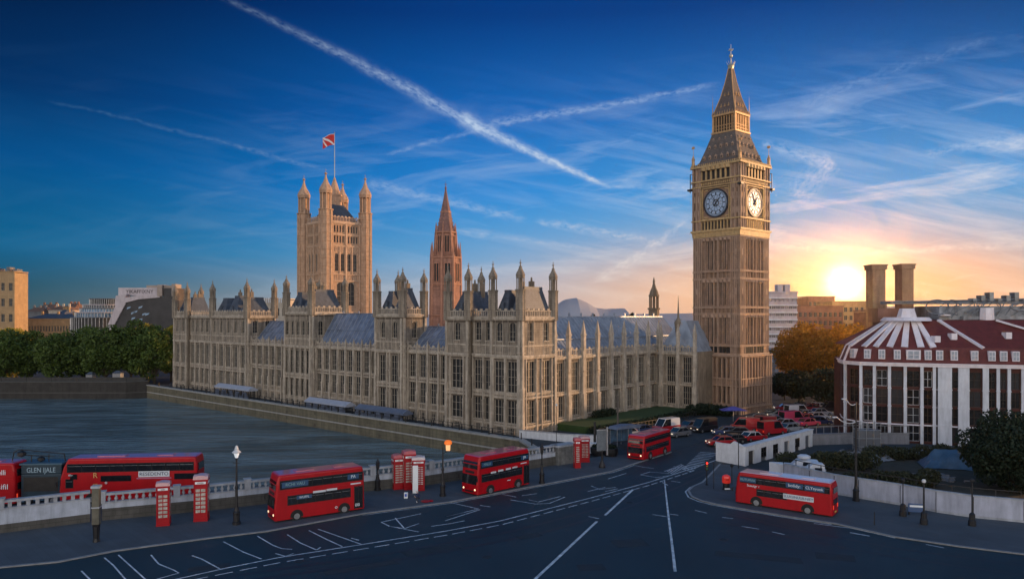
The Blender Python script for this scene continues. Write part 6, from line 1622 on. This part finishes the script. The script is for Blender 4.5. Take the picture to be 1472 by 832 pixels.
# ---------------------------------------------------------------- phone boxes
def phone_box(label, loc, rz, w, h, cols, rows, sign, lean=0.0, domem=None, panes=None):
    r = thing('phone_box', label, 'phone box', loc, rz, 'red phone boxes on the left pavement'); hw = w / 2; zt = h * .88
    q = MB(); q.box(-hw, -hw, 0, hw, hw, h * .05)
    for sx in (-1, 1):
        for sy in (-1, 1): q.box(sx * hw - (.16 if sx > 0 else -.02), sy * hw - (.16 if sy > 0 else -.02), h * .05, sx * hw - (.02 if sx > 0 else -.16), sy * hw - (.02 if sy > 0 else -.16), zt)
    q.box(-hw + .05, -hw + .05, h * .05, hw - .05, hw - .05, zt); q.box(-hw, -hw, h * .80, hw, hw, zt)
    q.box(-hw - .04, -hw - .04, zt, hw + .04, hw + .04, zt + h * .03); body = q.build('body', REDP, r); bev(body, .015, 1)
    q = MB(); n = 12
    for ax in (0, 1):
        pts = [(-hw - .02, zt + h * .03)] + [(-(hw + .02) * math.cos(math.pi * i / n), zt + h * .03 + (h - zt - h * .03) * (.35 + .65 * math.sin(math.pi * i / n))) for i in range(n + 1)] + [(hw + .02, zt + h * .03)]
        (q.prism_y if ax == 0 else q.prism_x)(pts, -hw - .015, hw + .015)
    q.build('dome', domem or REDP, r)
    for k in range(4):
        M = Matrix.Rotation(k * math.pi / 2, 4, 'Z') @ Matrix.Translation((-hw, -hw, 0))
        g = MB(M); z0, z1 = h * .18, h * .72; cw = (w - .34) / cols; rh = (z1 - z0) / rows
        for j in range(rows):
            for i in range(cols): g.box(.17 + i * cw + .04, .02, z0 + j * rh + .06, .17 + (i + 1) * cw - .04, .051, z0 + (j + 1) * rh - .06)
        g.build('panes', panes or mat('phone_pane', (.50, .46, .40), .25, .5, 3, coat=.3), body)
        s = MB(M); s.box(.16, -.02, h * .815, w - .16, -.002, h * .865); s.build('sign', SIGNW, r)
        if k in (0, 3): text(sign, h * .042, IRON, r, wall_text_mat(M, w / 2, h * .838, -.03), sx=1.0)
    q = MB(); q.box(hw * .3, -hw - .05, h * .42, hw * .36, -hw - .001, h * .47); q.build('handle', CHROME, r)
    return r
DOMEP = mat('dome_pale', (.70, .42, .42), .35, .2, 2, coat=.5); DOMEK = mat('dome_pink', (.55, .14, .16), .35, .2, 2, coat=.5)
def gp(px, py): x, y, z = G(px, py); return (x, y, .12)
x, y, z = gp(231, 758); phone_box('slim red phone box with flat top, leftmost on the pavement', (x, y + .6, z), R(18), 1.2, 4.15, 2, 6, 'OIID', domem=DOMEP)
x, y, z = gp(286, 751); phone_box('red phone box with arched pale top, second from the left', (x, y + .6, z), R(14), 1.3, 4.45, 2, 6, 'OIIOIA', domem=DOMEP)
x, y, z = gp(571, 704.5); phone_box('phone box at the left of the cluster of three', (x, y + .5, z), R(22), 1.25, 3.95, 2, 8, 'CIEI', domem=DOMEK)
x, y, z = gp(586, 706); phone_box('tallest phone box in the middle of the cluster of three', (x, y + .9, z), R(20), 1.35, 4.45, 2, 8, 'OELEG', domem=DOMEK)
x, y, z = gp(600, 706.5); phone_box('phone box with pinkish white dome at the right of the cluster of three', (x, y + .55, z), R(12), 1.45, 3.85, 3, 10, 'PHONE', domem=mat('dome_white', (.72, .62, .62), .35, .2, 2, coat=.5), panes=mat('phone_pane_white', (.62, .60, .58), .3, .3, 3))
x, y, z = gp(829.5, 673); phone_box('narrow phone box leaning out in front of the paired ones', (x, y, z), R(10), .85, 3.95, 1, 9, 'OI', domem=DOMEK)
x, y, z = gp(840, 665); phone_box('wider phone box of the pair near the farthest kerb bus', (x, y + .4, z), R(8), 1.3, 3.5, 2, 9, 'OLEI', domem=DOMEP)
q = MB(); q.box(-.3, -.05, 0, .3, .05, 3.1); o = bev(q.build('white_board', SIGNW), .02); x, y, z = gp(597, 710); o.location = (x, y, z); o.rotation_euler = (0, 0, R(8)); tag(o, 'tall narrow white board standing in front of the cluster of phone boxes', 'board')

# ---------------------------------------------------------------- street lamps and posts
def lamp(label, loc, h, style, name='street_lamp', r0=.10):
    r = thing(name, label, 'street lamp', loc, 0)
    q = MB(); q.lathe(0, 0, [(.38, 0), (.38, .25), (.30, .3), (.30, 1.0), (.34, 1.05), (.34, 1.15), (.22, 1.3), (.17, 1.6)], 8)
    q.build('base', IRON, r)
    q = MB(); q.lathe(0, 0, [(.16, 1.6), (.12, h * .45), (.17, h * .46), (.17, h * .48), (.10, h * .5), (.075, h - 1.35)], 10); q.build('post', IRON, r)
    zt = h - 1.35
    if style == 'globe':
        q = MB(); q.lathe(0, 0, [(.08, zt), (.16, zt + .1), (.10, zt + .2)], 8); q.tube((-.35, 0, zt - .3), (.35, 0, zt - .3), .03, 5); q.build('bracket', IRON, r)
        q = MB(); q.lathe(0, 0, [(.13, zt + .2), (.26, zt + .62), (.24, zt + .70)], 8); q.build('lantern', mat('lantern_glass', (.75, .78, .80), .2, .1, 3, emit=(.8, .9, 1.0), es=.35), r)
        q = MB(); q.lathe(0, 0, [(.40, zt + .68), (.44, zt + .74), (.30, zt + .86), (.16, zt + .98), (.20, zt + 1.05), (.12, zt + 1.2), (.16, zt + 1.25), (.03, zt + 1.38)], 10); q.build('cap', mat('lamp_cap', (.62, .64, .66), .5, .15, 4), r)
    elif style == 'orange':
        q = MB(); q.tube((0, 0, zt - .2), (.55, -.1, zt + .15), .05, 5); q.tube((0, 0, zt), (0, 0, zt + .5), .05, 5); q.build('bracket', IRON, r)
        q = MB(); q.frus(.6, -.1, zt + .2, zt + .85, .30, .34, 4); q.build('lantern', mat('lantern_amber', (.8, .45, .2), .4, .2, 4, emit=(1.0, .50, .22), es=.7), r)
        q = MB(); q.lathe(.6, -.1, [(.36, zt + .85), (.44, zt + .95), (.42, zt + 1.15), (.30, zt + 1.3), (.05, zt + 1.36)], 10); q.build('cap', mat('lamp_orange', (.75, .16, .02), .4, .1, 3, emit=(1.0, .20, .02), es=.5), r)
    elif style == 'plain':
        q = MB(); q.lathe(0, 0, [(.1, zt), (.2, zt + .25), (.22, zt + .8), (.26, zt + .85), (.1, zt + 1.1), (.02, zt + 1.35)], 8); q.build('lantern', IRON, r)
    elif style == 'arms':
        q = MB(); 
        for (z_, L_, s_) in ((h * .80, 2.1, -1), (h * .985, 1.1, -1)):
            pts = [(s_ * L_ * t, 0, z_ + .55 * (t ** 2) - .25 * math.sin(t * 3.1)) for t in [i / 8 for i in range(9)]]; q.path(pts, .055, 5)
        q.build('arm', mat('arm_pale', (.5, .5, .52), .4, .2, 3), r)
        q = MB(); q.lathe(0, 0, [(.075, zt), (.075, h)], 8); q.build('pole_top', IRON, r)
        for (z_, L_) in ((h * .80 + .5, 2.1), (h * .985 + .5, 1.1)):
            q = MB(); q.box(-L_ - .45, -.12, z_ - .05, -L_ + .05, .12, z_ + .08); q.build('lamp_head', mat('arm_pale', (1, 1, 1)), r)
    return r
x, y, z = gp(340, 755); lamp('ornate black lamp with white lantern cap, nearest on the left pavement', (x, y, z), 7.5, 'globe')
x, y, z = gp(636.5, 714); lamp('black lamp with glowing orange lantern left of the second kerb bus', (x, y, z), 6.2, 'orange')
x, y, z = gp(779, 696); lamp('plain black lamp post right of the second kerb bus', (x, y, z), 4.8, 'plain')
x, y, z = gp(1230.5, 721); lamp('tall dark lamp post with two pale curved arms on the right pavement', (x, y, z), 10.6, 'arms')
x, y, z = gp(543, 706); lamp('thin grey lamp post between the nearest bus and the phone box cluster', (x, y, z), 3.7, 'plain')
def pole(name, label, cat, px, py, h, r_=.06, m=IRON, base=False, top=None):
    x, y, z = gp(px, py); r = thing(name, label, cat, (x, y, z)); q = MB(); q.lathe(0, 0, [(r_, 0), (r_ * .8, h)], 8); q.build('post', m, r)
    if base: q = MB(); q.lathe(0, 0, [(.34, 0), (.34, .5), (.26, .6), (.26, 1.1), (.12, 1.25)], 8); q.build('base', m, r)
    if top: top(r, h)
    return r
def cap_top(r, h): q = MB(); q.lathe(0, 0, [(.1, h), (.2, h + .12), (.2, h + .3), (.05, h + .42)], 8); q.build('cap', IRON, r)
def cam_top(r, h): q = MB(); q.lathe(0, 0, [(.16, h), (.2, h + .15), (.12, h + .3)], 8); q.build('cap', mat('lamp_cap', (1, 1, 1)), r)
pole('bollard_post', 'slim dark post with square foot against the curved white wall', 'post', 1298, 743, 3.4, .06, base=True, top=cap_top)
pole('bollard_post', 'double dark post with pale knob at the front of the right pavement', 'post', 1328, 755, 4.0, .09, base=True, top=cam_top)
pole('bollard_post', 'dark post standing at the rightmost stretch of pavement', 'post', 1397.5, 757, 4.1, .08, base=True, top=cap_top)
pole('bollard_post', 'short thin stick post on the kerb behind the right bus', 'post', 1257, 756, 1.25, .05)
pole('sign_pole', 'bare thin pole on the traffic island', 'pole', 1026, 704, 3.0, .04)
pole('sign_pole', 'short dark pole beside the front of the right bus', 'pole', 1052, 697, 2.0, .05, top=cap_top)
pole('sign_pole', 'dark pole rising in front of the white annex', 'pole', 1061.5, 674, 4.6, .06)
pole('sign_pole', 'tall brown mast between the lawn and the farthest kerb bus', 'pole', 888, 634, 7.2, .16, mat('mast_brown', (.09, .075, .065), .8, .3, 2))
pole('sign_pole', 'thin mast with small white lamp by the corner of the lawn', 'pole', 800, 640, 6.0, .05, top=cam_top)
pole('sign_pole', 'dark square post behind the grey noticeboard', 'pole', 855, 648, 4.2, .22)
# traffic signals
def signal(label, px, py, h, lit):
    x, y, z = gp(px, py); r = thing('traffic_light', label, 'traffic light', (x, y, z), R(-5)); q = MB(); q.lathe(0, 0, [(.16, 0), (.16, .1), (.07, .14), (.06, h)], 8); q.build('post', IRON, r)
    q = MB(); q.box(-.17, -.16, h - 1.0, .17, .16, h + .1); q.build('housing', IRON, r)
    for k, cc in enumerate(((1, .03, .02), (.3, .15, .02), (.02, .12, .06))):
        q = MB(Matrix.Translation((0, -.17, h - .12 - k * .32)) @ Matrix.Rotation(math.pi / 2, 4, 'X')); q.frus(0, 0, -.02, .04, .11, .11, 12)
        q.build('lens', mat('lens_%d' % k, cc, .3, emit=cc if k == 0 else None, es=3.0), r)
signal('traffic light at the tip of the island with red lens lit', 1016, 698, 2.7, 0)
# pillar box on the island
x, y, z = gp(1044, 704.5); r = thing('post_box', 'stubby round red topped box with black foot on the traffic island', 'post box', (x, y, z))
q = MB(); q.lathe(0, 0, [(.46, 0), (.46, .12), (.38, .14), (.38, .75)], 14); q.build('foot', IRON, r)
q = MB(); q.lathe(0, 0, [(.42, .75), (.48, .8), (.48, 1.35), (.42, 1.55), (.2, 1.68), (.02, 1.7)], 14); q.build('drum', mat('post_box_red_glow', (.62, .02, .015), .3, .1, 2, coat=.6, emit=(1, .05, .02), es=.18), r)  # drum red carries an added faint glow, though it is no lamp
q = MB(); q.box(-.3, -.5, .1, .3, -.44, .24); q.build('plate', SIGNW, r); q = MB(); q.box(-.16, -.5, 1.18, .16, -.46, 1.24); q.build('slot', IRON, r)
# left stone post
x, y, z = gp(138.5, 780); r = thing('gate_post', 'square stone post with dark iron foot at the left front pavement', 'post', (x, y, z), R(12))
q = MB(); q.box(-.30, -.30, 1.55, .30, .30, 4.75); bev(q.build('stone_shaft', mat('post_stone', (.14, .13, .10), .9, .3, 1.5, streak=.5, bump=.5), r), .04)
q = MB(); q.lathe(0, 0, [(.30, 0), (.24, .3), (.26, .6), (.30, 1.4), (.36, 1.55)], 8); q.build('foot', IRON, r); q = MB(); q.box(-.36, -.36, 4.75, .36, .36, 4.95); q.box(-.34, -.34, 3.0, .34, .34, 3.1); q.build('cap', BAL, r)
# noticeboard and planters
x, y, z = gp(865.5, 673); r = thing('noticeboard', 'pale grey tall noticeboard on a bulbous black foot', 'noticeboard', (x, y, z), R(15))
q = MB(); q.lathe(0, 0, [(.42, 0), (.42, .2), (.28, .6), (.12, 1.0), (.09, 2.3)], 10); q.build('foot', IRON, r)
q = MB(); q.box(-.75, -.06, 2.2, .55, .06, 4.9); q.build('board', mat('board_grey', (.13, .15, .17), .6, .3, 1.5, streak=.4), r)
q = MB(); q.box(.60, -.1, 1.6, .80, .1, 5.3); q.box(-.8, -.09, 4.9, .82, .09, 5.0); q.build('frame', CHROME, r)
for px, py, lab in ((859, 655, 'dark round planter left of the noticeboard'), (878, 656, 'dark round planter right of the noticeboard')):
    x, y, z = gp(px, py); r = thing('planter', lab, 'planter', (x, y, z)); q = MB(); q.lathe(0, 0, [(.85, 0), (1.0, .5), (1.05, 1.1), (.95, 1.15)], 14); q.build('tub', IRON, r)
    leaves('foliage', LEAF_D, [(0, 0, 1.25, .85, .85, .35)], 500, .12, int(px), r)
x, y, z = gp(852, 655); q = MB(); q.box(-.7, -.5, 0, .7, .5, 1.5); o = bev(q.build('utility_cabinet', WHITE), .05); o.location = (x + .1, y + 1.5, z); tag(o, 'white utility cabinet beside the paired phone boxes', 'cabinet')
x, y, z = gp(898, 640); r = thing('shelter', 'open bus shelter with pale curved roof behind the farthest kerb bus', 'shelter', (x, y, z), R(35))
q = MB(); q.prism_y([(-2.6, 2.6), (2.6, 2.6), (2.3, 2.95), (0, 3.15), (-2.3, 2.95)], -1, 1); q.build('roof', MQ2, r)
q = MB()
for xx in (-2.3, 0, 2.3):
    for yy in (-.8, .8): q.tube((xx, yy, 0), (xx, yy, 2.6), .06, 6)
q.build('posts', CHROME, r); q = MB(); q.box(-2.3, .75, .4, 2.3, .8, 2.3); q.build('glass', BLUEG, r); q = MB(); q.box(-2, .2, .45, 2, .6, .52); q.build('bench', IRON, r)
r = thing('parasol', 'flat violet blue parasol canopy at the foot of the clock tower', 'parasol', ((1054 - 736) / F * 142, 142, 0)); q = MB(); q.pyr(-2.4, -1.2, 2.4, 1.2, 2.2, 2.9, .3, .1); q.build('canopy', mat('parasol_violet', (.10, .09, .34), .5, .3, 1.5), r); q = MB(); q.tube((0, 0, 0), (0, 0, 2.6), .06, 6); q.build('pole', CHROME, r)
# small items near the phone boxes
x, y, z = gp(583.6, 717); r = thing('litter_bin', 'small white and blue litter bin left of the crouching person', 'bin', (x, y, z)); q = MB(); q.box(-.2, -.18, 0, .2, .18, .62); bev(q.build('body', SIGNW, r), .03); q = MB(); q.box(-.12, -.2, .2, .12, -.182, .5); q.build('panel', mat('panel_blue', (.05, .12, .5), .5), r)
x, y, z = gp(612, 722); q = MB(); q.lathe(0, 0, [(.05, 0), (.5, .02), (.55, .08), (.3, .12), (.02, .13)], 14); q.M = Matrix.Translation((.5, .1, 0)); q.lathe(0, 0, [(.02, 0), (.3, .02), (.32, .1), (.02, .16)], 10); o = q.build('red_bundle', REDP); o.location = (x, y, z); tag(o, 'flat red bundle lying by the kerb beside the crouching person', 'bundle')

# crouching person
def person(label, loc, rz, joints, edges, shirt, trouser, skin, hair, headc, face_dir=0.0, s=1.0):
    r = thing('person', label, 'person', loc, rz)
    def skinned(name, keys, m):
        idx = {k: i for i, k in enumerate(keys)}; me = bpy.data.meshes.new(name)
        ee = [(idx[a_], idx[b_]) for a_, b_ in edges if a_ in idx and b_ in idx]
        me.from_pydata([tuple(Vector(joints[k][0]) * s) for k in keys], ee, []); o = link(name, me, r); md = o.modifiers.new('skin', 'SKIN')
        for i, k in enumerate(keys):
            v = me.skin_vertices[0].data[i]; v.radius = (joints[k][1] * s, joints[k][1] * s); v.use_root = (i == 0)
        sb = o.modifiers.new('sub', 'SUBSURF'); sb.levels = 2; sb.render_levels = 2
        dg = bpy.context.evaluated_depsgraph_get(); m2 = bpy.data.meshes.new_from_object(o.evaluated_get(dg)); bpy.data.objects.remove(o)
        m2.materials.clear(); m2.materials.append(m); 
        for p in m2.polygons: p.use_smooth = True
        return link(name, m2, r)
    b_ = skinned('body', list(joints.keys()), skin)
    me = b_.data; me.materials.append(shirt); me.materials.append(trouser); me.materials.append(hair)
    hip = joints['pelvis'][0]; nz = joints['neck'][0]
    hc = Vector(headc) * s
    for p in me.polygons:
        c = p.center
        ks = min(joints.keys(), key=lambda k: (c - Vector(joints[k][0]) * s).length)
        if ks in ('pelvis', 'kneeL', 'kneeR', 'ankleL', 'ankleR', 'hipL', 'hipR'): p.material_index = 2
        elif ks in ('chest', 'belly', 'shL', 'shR', 'elL', 'elR'): p.material_index = 1
        elif ks in ('footL', 'footR'): p.material_index = 3
    q = MB(); q.M = Matrix.Translation(hc) @ Matrix.Diagonal((.098 * s, .088 * s, .12 * s, 1))
    bm = bmesh.new(); bmesh.ops.create_uvsphere(bm, u_segments=14, v_segments=10, radius=1.0)
    for v in bm.verts: v.co = Vector((v.co.x * .098, v.co.y * .080, v.co.z * .12)) * s + hc
    mh = bpy.data.meshes.new('head'); bm.to_mesh(mh); bm.free(); mh.materials.append(skin); link('head', mh, r)
    bm = bmesh.new(); bmesh.ops.create_uvsphere(bm, u_segments=14, v_segments=10, radius=1.0)
    for v in bm.verts:
        v.co = Vector((v.co.x * .108 - .02, v.co.y * .092, max(v.co.z, -.3) * .125 + .018)) * s + hc
    mh = bpy.data.meshes.new('hair'); bm.to_mesh(mh); bm.free(); mh.materials.append(hair); link('hair', mh, r)
    f = MB(Matrix.Translation(hc)); f.frus(.10 * s, 0, -.02 * s, .02 * s, .018 * s, .012 * s, 6)
    for sy in (-1, 1): f.box(.083 * s, sy * .035 * s - .01, .01, .094 * s, sy * .035 * s + .01, .022); f.box(-.01, sy * .088 * s - .01, -.03 * s, .02, sy * .088 * s + .01, .03 * s)
    f.build('face', skin, r)
    return r
J = {'pelvis': ((0, 0, .42), .135), 'belly': ((.06, 0, .62), .125), 'chest': ((.16, 0, .86), .14), 'neck': ((.24, 0, 1.06), .05),
     'shL': ((.18, .17, .96), .06), 'elL': ((.34, .22, .72), .045), 'haL': ((.52, .14, .56), .03), 'shR': ((.18, -.17, .96), .06), 'elR': ((.36, -.2, .74), .045), 'haR': ((.56, -.12, .58), .03),
     'hipL': ((.02, .1, .42), .09), 'kneeL': ((.40, .14, .50), .07), 'ankleL': ((.20, .13, .09), .045), 'footL': ((.36, .14, .05), .04), 'hipR': ((.02, -.1, .42), .09), 'kneeR': ((.38, -.16, .46), .07), 'ankleR': ((.16, -.14, .09), .045), 'footR': ((.33, -.15, .05), .04)}
EDG = [('pelvis', 'belly'), ('belly', 'chest'), ('chest', 'neck'), ('chest', 'shL'), ('shL', 'elL'), ('elL', 'haL'), ('chest', 'shR'), ('shR', 'elR'), ('elR', 'haR'), ('pelvis', 'hipL'), ('hipL', 'kneeL'), ('kneeL', 'ankleL'), ('ankleL', 'footL'), ('pelvis', 'hipR'), ('hipR', 'kneeR'), ('kneeR', 'ankleR'), ('ankleR', 'footR')]
x, y, z = gp(603, 723); person('person in dark blue with a white cap crouching by the kerb near the phone boxes', (x, y, z), R(200), J, EDG, mat('navy_cloth', (.02, .03, .09), .9, .3, 6), mat('dark_trousers', (.03, .03, .045), .9, .3, 6), mat('skin', (.42, .24, .17), .6, .1, 5), mat('white_cap', (.7, .7, .72), .8, .1, 5), (.29, 0, 1.18))

# ---------------------------------------------------------------- cars
PAINTS = {'red': (.42, .012, .018), 'dark red': (.20, .008, .014), 'pink': (.50, .05, .14), 'white': (.62, .63, .68), 'silver': (.32, .33, .36), 'black': (.015, .016, .02), 'blue': (.03, .05, .13), 'grey': (.12, .125, .14)}
PM = {k: mat('car_%s' % k.replace(' ', '_'), v, .28, .08, .8, coat=1.0) for k, v in PAINTS.items()}
def car_proto(kind_, L=4.4, Wd=1.8, label='', loc=(0, 0, 0), rz=0, group=None, paint='red'):
    r = thing(kind_, label, 'car' if kind_ == 'parked_car' else 'van', loc, rz, group); m = PM[paint]
    if kind_ == 'parked_car': prof = [(-L / 2, .35), (-L / 2 - .02, .85), (-L / 2 + .25, .95), (L / 2 - .9, .92), (L / 2 - .1, .78), (L / 2, .45), (L / 2 - .05, .28), (-L / 2 + .05, .28)]; cab = [(-L / 2 + .3, .93), (-L / 2 + .95, 1.44), (.35, 1.46), (1.1, .93)]
    else: prof = [(-L / 2, .35), (-L / 2, 1.1), (L / 2 - .6, 1.1), (L / 2, .95), (L / 2 + .02, .4), (L / 2 - .05, .3), (-L / 2 + .05, .3)]; cab = [(-L / 2 + .02, 1.1), (-L / 2 + .1, 2.25), (L / 2 - 1.5, 2.3), (L / 2 - .6, 1.1)]
    q = MB(); q.prism_y(prof, -Wd / 2, Wd / 2); bev(q.build('body', m, r), .09, 3)
    q = MB(); q.prism_y([(p[0], p[1]) for p in cab], -Wd / 2 + .14, Wd / 2 - .14); 
    bev(q.build('cabin', CARGL, r), .06, 2)
    q = MB(); c1, c2 = cab[1], cab[2]; q.box(c1[0] - .02, -Wd / 2 + .16, c1[1] - .01, c2[0] + .04, Wd / 2 - .16, c2[1] + .05)
    for (p0, p1) in ((cab[0], cab[1]), (cab[2], cab[3])):
        for s in (-1, 1): q.tube((p0[0], s * (Wd / 2 - .15), p0[1]), (p1[0], s * (Wd / 2 - .15), p1[1]), .05, 5)
    for s in (-1, 1):
        q.box(-.35, s * (Wd / 2 - .14) - .02, cab[0][1], -.25, s * (Wd / 2 - .14) + .02, c1[1])
        if kind_ != 'parked_car': q.box(-L / 2 + .1, s * (Wd / 2 - .14) - .02, 1.1, -.2, s * (Wd / 2 - .14) + .02, 2.25)
    bev(q.build('roof', m, r), .03, 2)
    for x in (-L * .31, L * .31):
        for s in (-1, 1): wheel(r, x, s * (Wd / 2 - .08), .33, .2)
    for s in (-1, 1):
        q = MB(); q.box(L / 2 - .08, s * (Wd / 2 - .3) - .16, .62, L / 2 + .02, s * (Wd / 2 - .3) + .16, .76); q.build('headlight', mat('headlight_glass', (.75, .7, .6), .2, emit=(1, .8, .55), es=.8), r)
        q = MB(); q.box(-L / 2 - .03, s * (Wd / 2 - .25) - .14, .66, -L / 2 + .05, s * (Wd / 2 - .25) + .14, .84); q.build('tail_light', mat('tail_lamp_lit', (1, 1, 1)), r)
    q = MB(); q.box(L / 2 - .04, -.26, .42, L / 2 + .03, .26, .53); q.build('number_plate', SIGNW, r)
    return r
GRPC = 'cars and vans queueing right of the clock tower'
car = car_proto('parked_car', label='red hatchback at the head of the queue beside the white annex', loc=(*G(1036, 640)[:2], 0), rz=R(190), group=GRPC)
van = car_proto('van', L=5.0, Wd=2.0, label='boxy red van in front of the clock tower foot with pale roof', loc=(*G(1071, 619)[:2], 0), rz=R(160), group=GRPC)
spots = [ # px, py, heading, type, paint, label
 (1052, 637, 200, 'c', 'black', 'black car tucked behind the red hatchback at the queue head'), (1083, 633, 25, 'c', 'red', 'red car with whitish roof just above the annex roof'),
 (1109, 624, 25, 'v', 'red', 'red van above the middle of the annex roof'), (1095, 616, 160, 'v', 'dark red', 'dark red van right behind the boxy red van'),
 (1132, 613, 20, 'c', 'silver', 'silver car squeezed between the annex and the pink car'), (1139, 608, 20, 'v', 'pink', 'glossy pink van in the middle of the queue'),
 (1160, 605, 25, 'c', 'red', 'red car right of the pink van'), (1162, 612, 25, 'c', 'pink', 'pink car nearest the right end of the annex'),
 (1146, 598, 15, 'v', 'white', 'white van behind the pink van'), (1160, 599, 15, 'c', 'silver', 'silver car right behind the white van'),
 (1176, 603, 10, 'c', 'white', 'white car close to the retaining wall'), (1180, 597, 10, 'c', 'silver', 'silver car second from the brick building'), (1178, 610, 8, 'c', 'blue', 'dark blue and white car at the wall end'),
 (1110, 608, 165, 'c', 'blue', 'navy car in the row behind the red vans'), (1120, 601, 165, 'c', 'grey', 'grey car in the second row behind the red vans'), (1107, 598, 165, 'c', 'black', 'black car at the right foot of the clock tower'),
 (1128, 590, 170, 'c', 'dark red', 'dark red car far back near the clock tower corner'), (1148, 588, 170, 'c', 'black', 'black car far back under the dark tree'), (1165, 590, 170, 'c', 'dark red', 'dark red car far back at mid queue'),
 (1178, 588, 5, 'c', 'white', 'small white car farthest back under the trees'), (1197, 592, 175, 'v', 'black', 'black van by the corner of the brick building'), (1200, 583, 10, 'v', 'blue', 'blue van farthest back on the right'),
 (1012, 620, 215, 'v', 'black', 'dark van with lit lamps left of the violet parasol'), (1043, 625, 185, 'c', 'blue', 'navy car behind the red hatchback'), (1060, 626, 170, 'c', 'black', 'black car below the boxy red van'),
 (975, 627, 215, 'c', 'grey', 'grey car behind the farthest kerb bus'), (958, 620, 215, 'v', 'red', 'red van with white roof emerging behind the farthest kerb bus'), (1000, 634, 40, 'c', 'grey', 'dull grey car on the open roadway left of the queue'),
 (990, 617, 215, 'c', 'blue', 'navy car near the foot of the dark bush'), (925, 622, 35, 'c', 'blue', 'navy car parked by the park railing'), (905, 627, 35, 'c', 'silver', 'silver car parked by the park railing'),
 (1090, 605, 165, 'c', 'grey', 'grey car behind the dark red van'), (1137, 620, 25, 'c', 'silver', 'grey silver car partly hidden by the annex roof')]
del_ = (1000, 634)
for (px, py, hd, ty, pt_, lab) in spots:
    if (px, py) == del_: continue
    src = car if ty == 'c' else van; x, y, z = G(px, py)
    dup(src, (x, y, 0), R(hd), lab, GRPC, swap={'body': PM[pt_], 'roof': PM['white'] if lab.find('whit') >= 0 and pt_ == 'red' else PM[pt_]})
# boats / covered trailers behind the right bus
r = thing('covered_boat', 'white covered boat with cabin resting behind the right bus', 'boat', (*G(1148, 690)[:2], 0), R(-14)); HUL = mat('hull_white', (.60, .62, .68), .4, .12, 1, coat=.4)
q = MB(); 
secs = [(-3.0, .9, 1.6), (-1.5, 1.1, 1.75), (0, 1.1, 1.85), (1.6, .9, 1.95), (2.8, .4, 2.05), (3.4, .04, 2.1)]
vs = []
for (x_, w_, z_) in secs: vs += [(x_, -w_, z_), (x_, -w_ * .7, .7), (x_, 0, .45), (x_, w_ * .7, .7), (x_, w_, z_)]
fs = []
for i in range(len(secs) - 1):
    for j in range(4): fs.append((i * 5 + j, i * 5 + j + 1, i * 5 + 5 + j + 1, i * 5 + 5 + j))
    fs.append((i * 5, i * 5 + 5, i * 5 + 9, i * 5 + 4))
fs.append((0, 1, 2, 3, 4)); q.M = Matrix.Rotation(math.pi, 4, 'Z'); q.add(vs, fs); q.build('hull', HUL, r)
q = MB(); q.prism_y([(-1.0, 1.8), (2.6, 1.7), (2.2, 2.5), (-.2, 2.55)], -.8, .8); bev(q.build('cabin', HUL, r), .08); q = MB(); q.box(.4, -.84, 1.95, 1.0, .84, 2.35); q.box(1.25, -.84, 1.95, 1.85, .84, 2.35); q.build('cabin_window', CARGL, r)
q = MB(); q.lathe(.6, 0, [(.1, 2.5), (.75, 2.75), (.8, 3.0), (.5, 3.15), (.02, 3.2)], 12); q.build('radar_dome', HUL, r); q = MB(); q.box(-2.5, -.5, .1, 2.4, .5, .5); q.build('cradle', IRON, r)
r = thing('small_trailer', 'small white cabin trailer with dark window right of the covered boat', 'trailer', (*G(1171, 697)[:2], 0), R(-12)); q = MB(); q.prism_y([(-1.0, .5), (1.2, .5), (1.0, 2.6), (-.2, 2.7), (-1.1, 1.9)], -.7, .7); bev(q.build('body', HUL, r), .1); q = MB(); q.box(-.1, -.75, 1.5, .7, -.69, 2.2); q.build('window', CARGL, r); wheel(r, 0, -.65, .35, .2); wheel(r, 0, .65, .35, .2)
x, y, z = gp(1317, 741); r = thing('barrier_sign', 'low blue and white sign panel between the dark posts on the right pavement', 'sign', (x, y, z), R(-14))
q = MB(); q.box(-.75, -.04, .25, .75, .04, 1.1); bev(q.build('panel', mat('sign_blue', (.05, .10, .22), .5, .2, 2), r), .02)
q = MB(); q.box(-.6, -.055, .75, .6, -.041, .95); q.build('stripe', SIGNW, r); q = MB(); q.box(-.7, -.2, 0, -.62, .2, .25); q.build('foot', IRON, r); q = MB(); q.box(.62, -.2, 0, .7, .2, .25); q.build('foot', IRON, r)
# ---------------------------------------------------------------- evening haze
hm = bpy.data.materials.new('haze'); hm.use_nodes = True; hm.node_tree.nodes.clear()
pv = hm.node_tree.nodes.new('ShaderNodeVolumePrincipled'); om = hm.node_tree.nodes.new('ShaderNodeOutputMaterial')
pv.inputs['Color'].default_value = (.97, .95, .93, 1); pv.inputs['Density'].default_value = 0.7e-4; pv.inputs['Anisotropy'].default_value = .92
hm.node_tree.links.new(pv.outputs[0], om.inputs['Volume'])
q = MB(); q.box(-1400, -150, -6.5, 1500, 1050, 110); hz_ = q.build('haze', hm); hz_['kind'] = 'stuff'; hz_.display_type = 'WIRE'
hm.cycles.homogeneous_volume = True
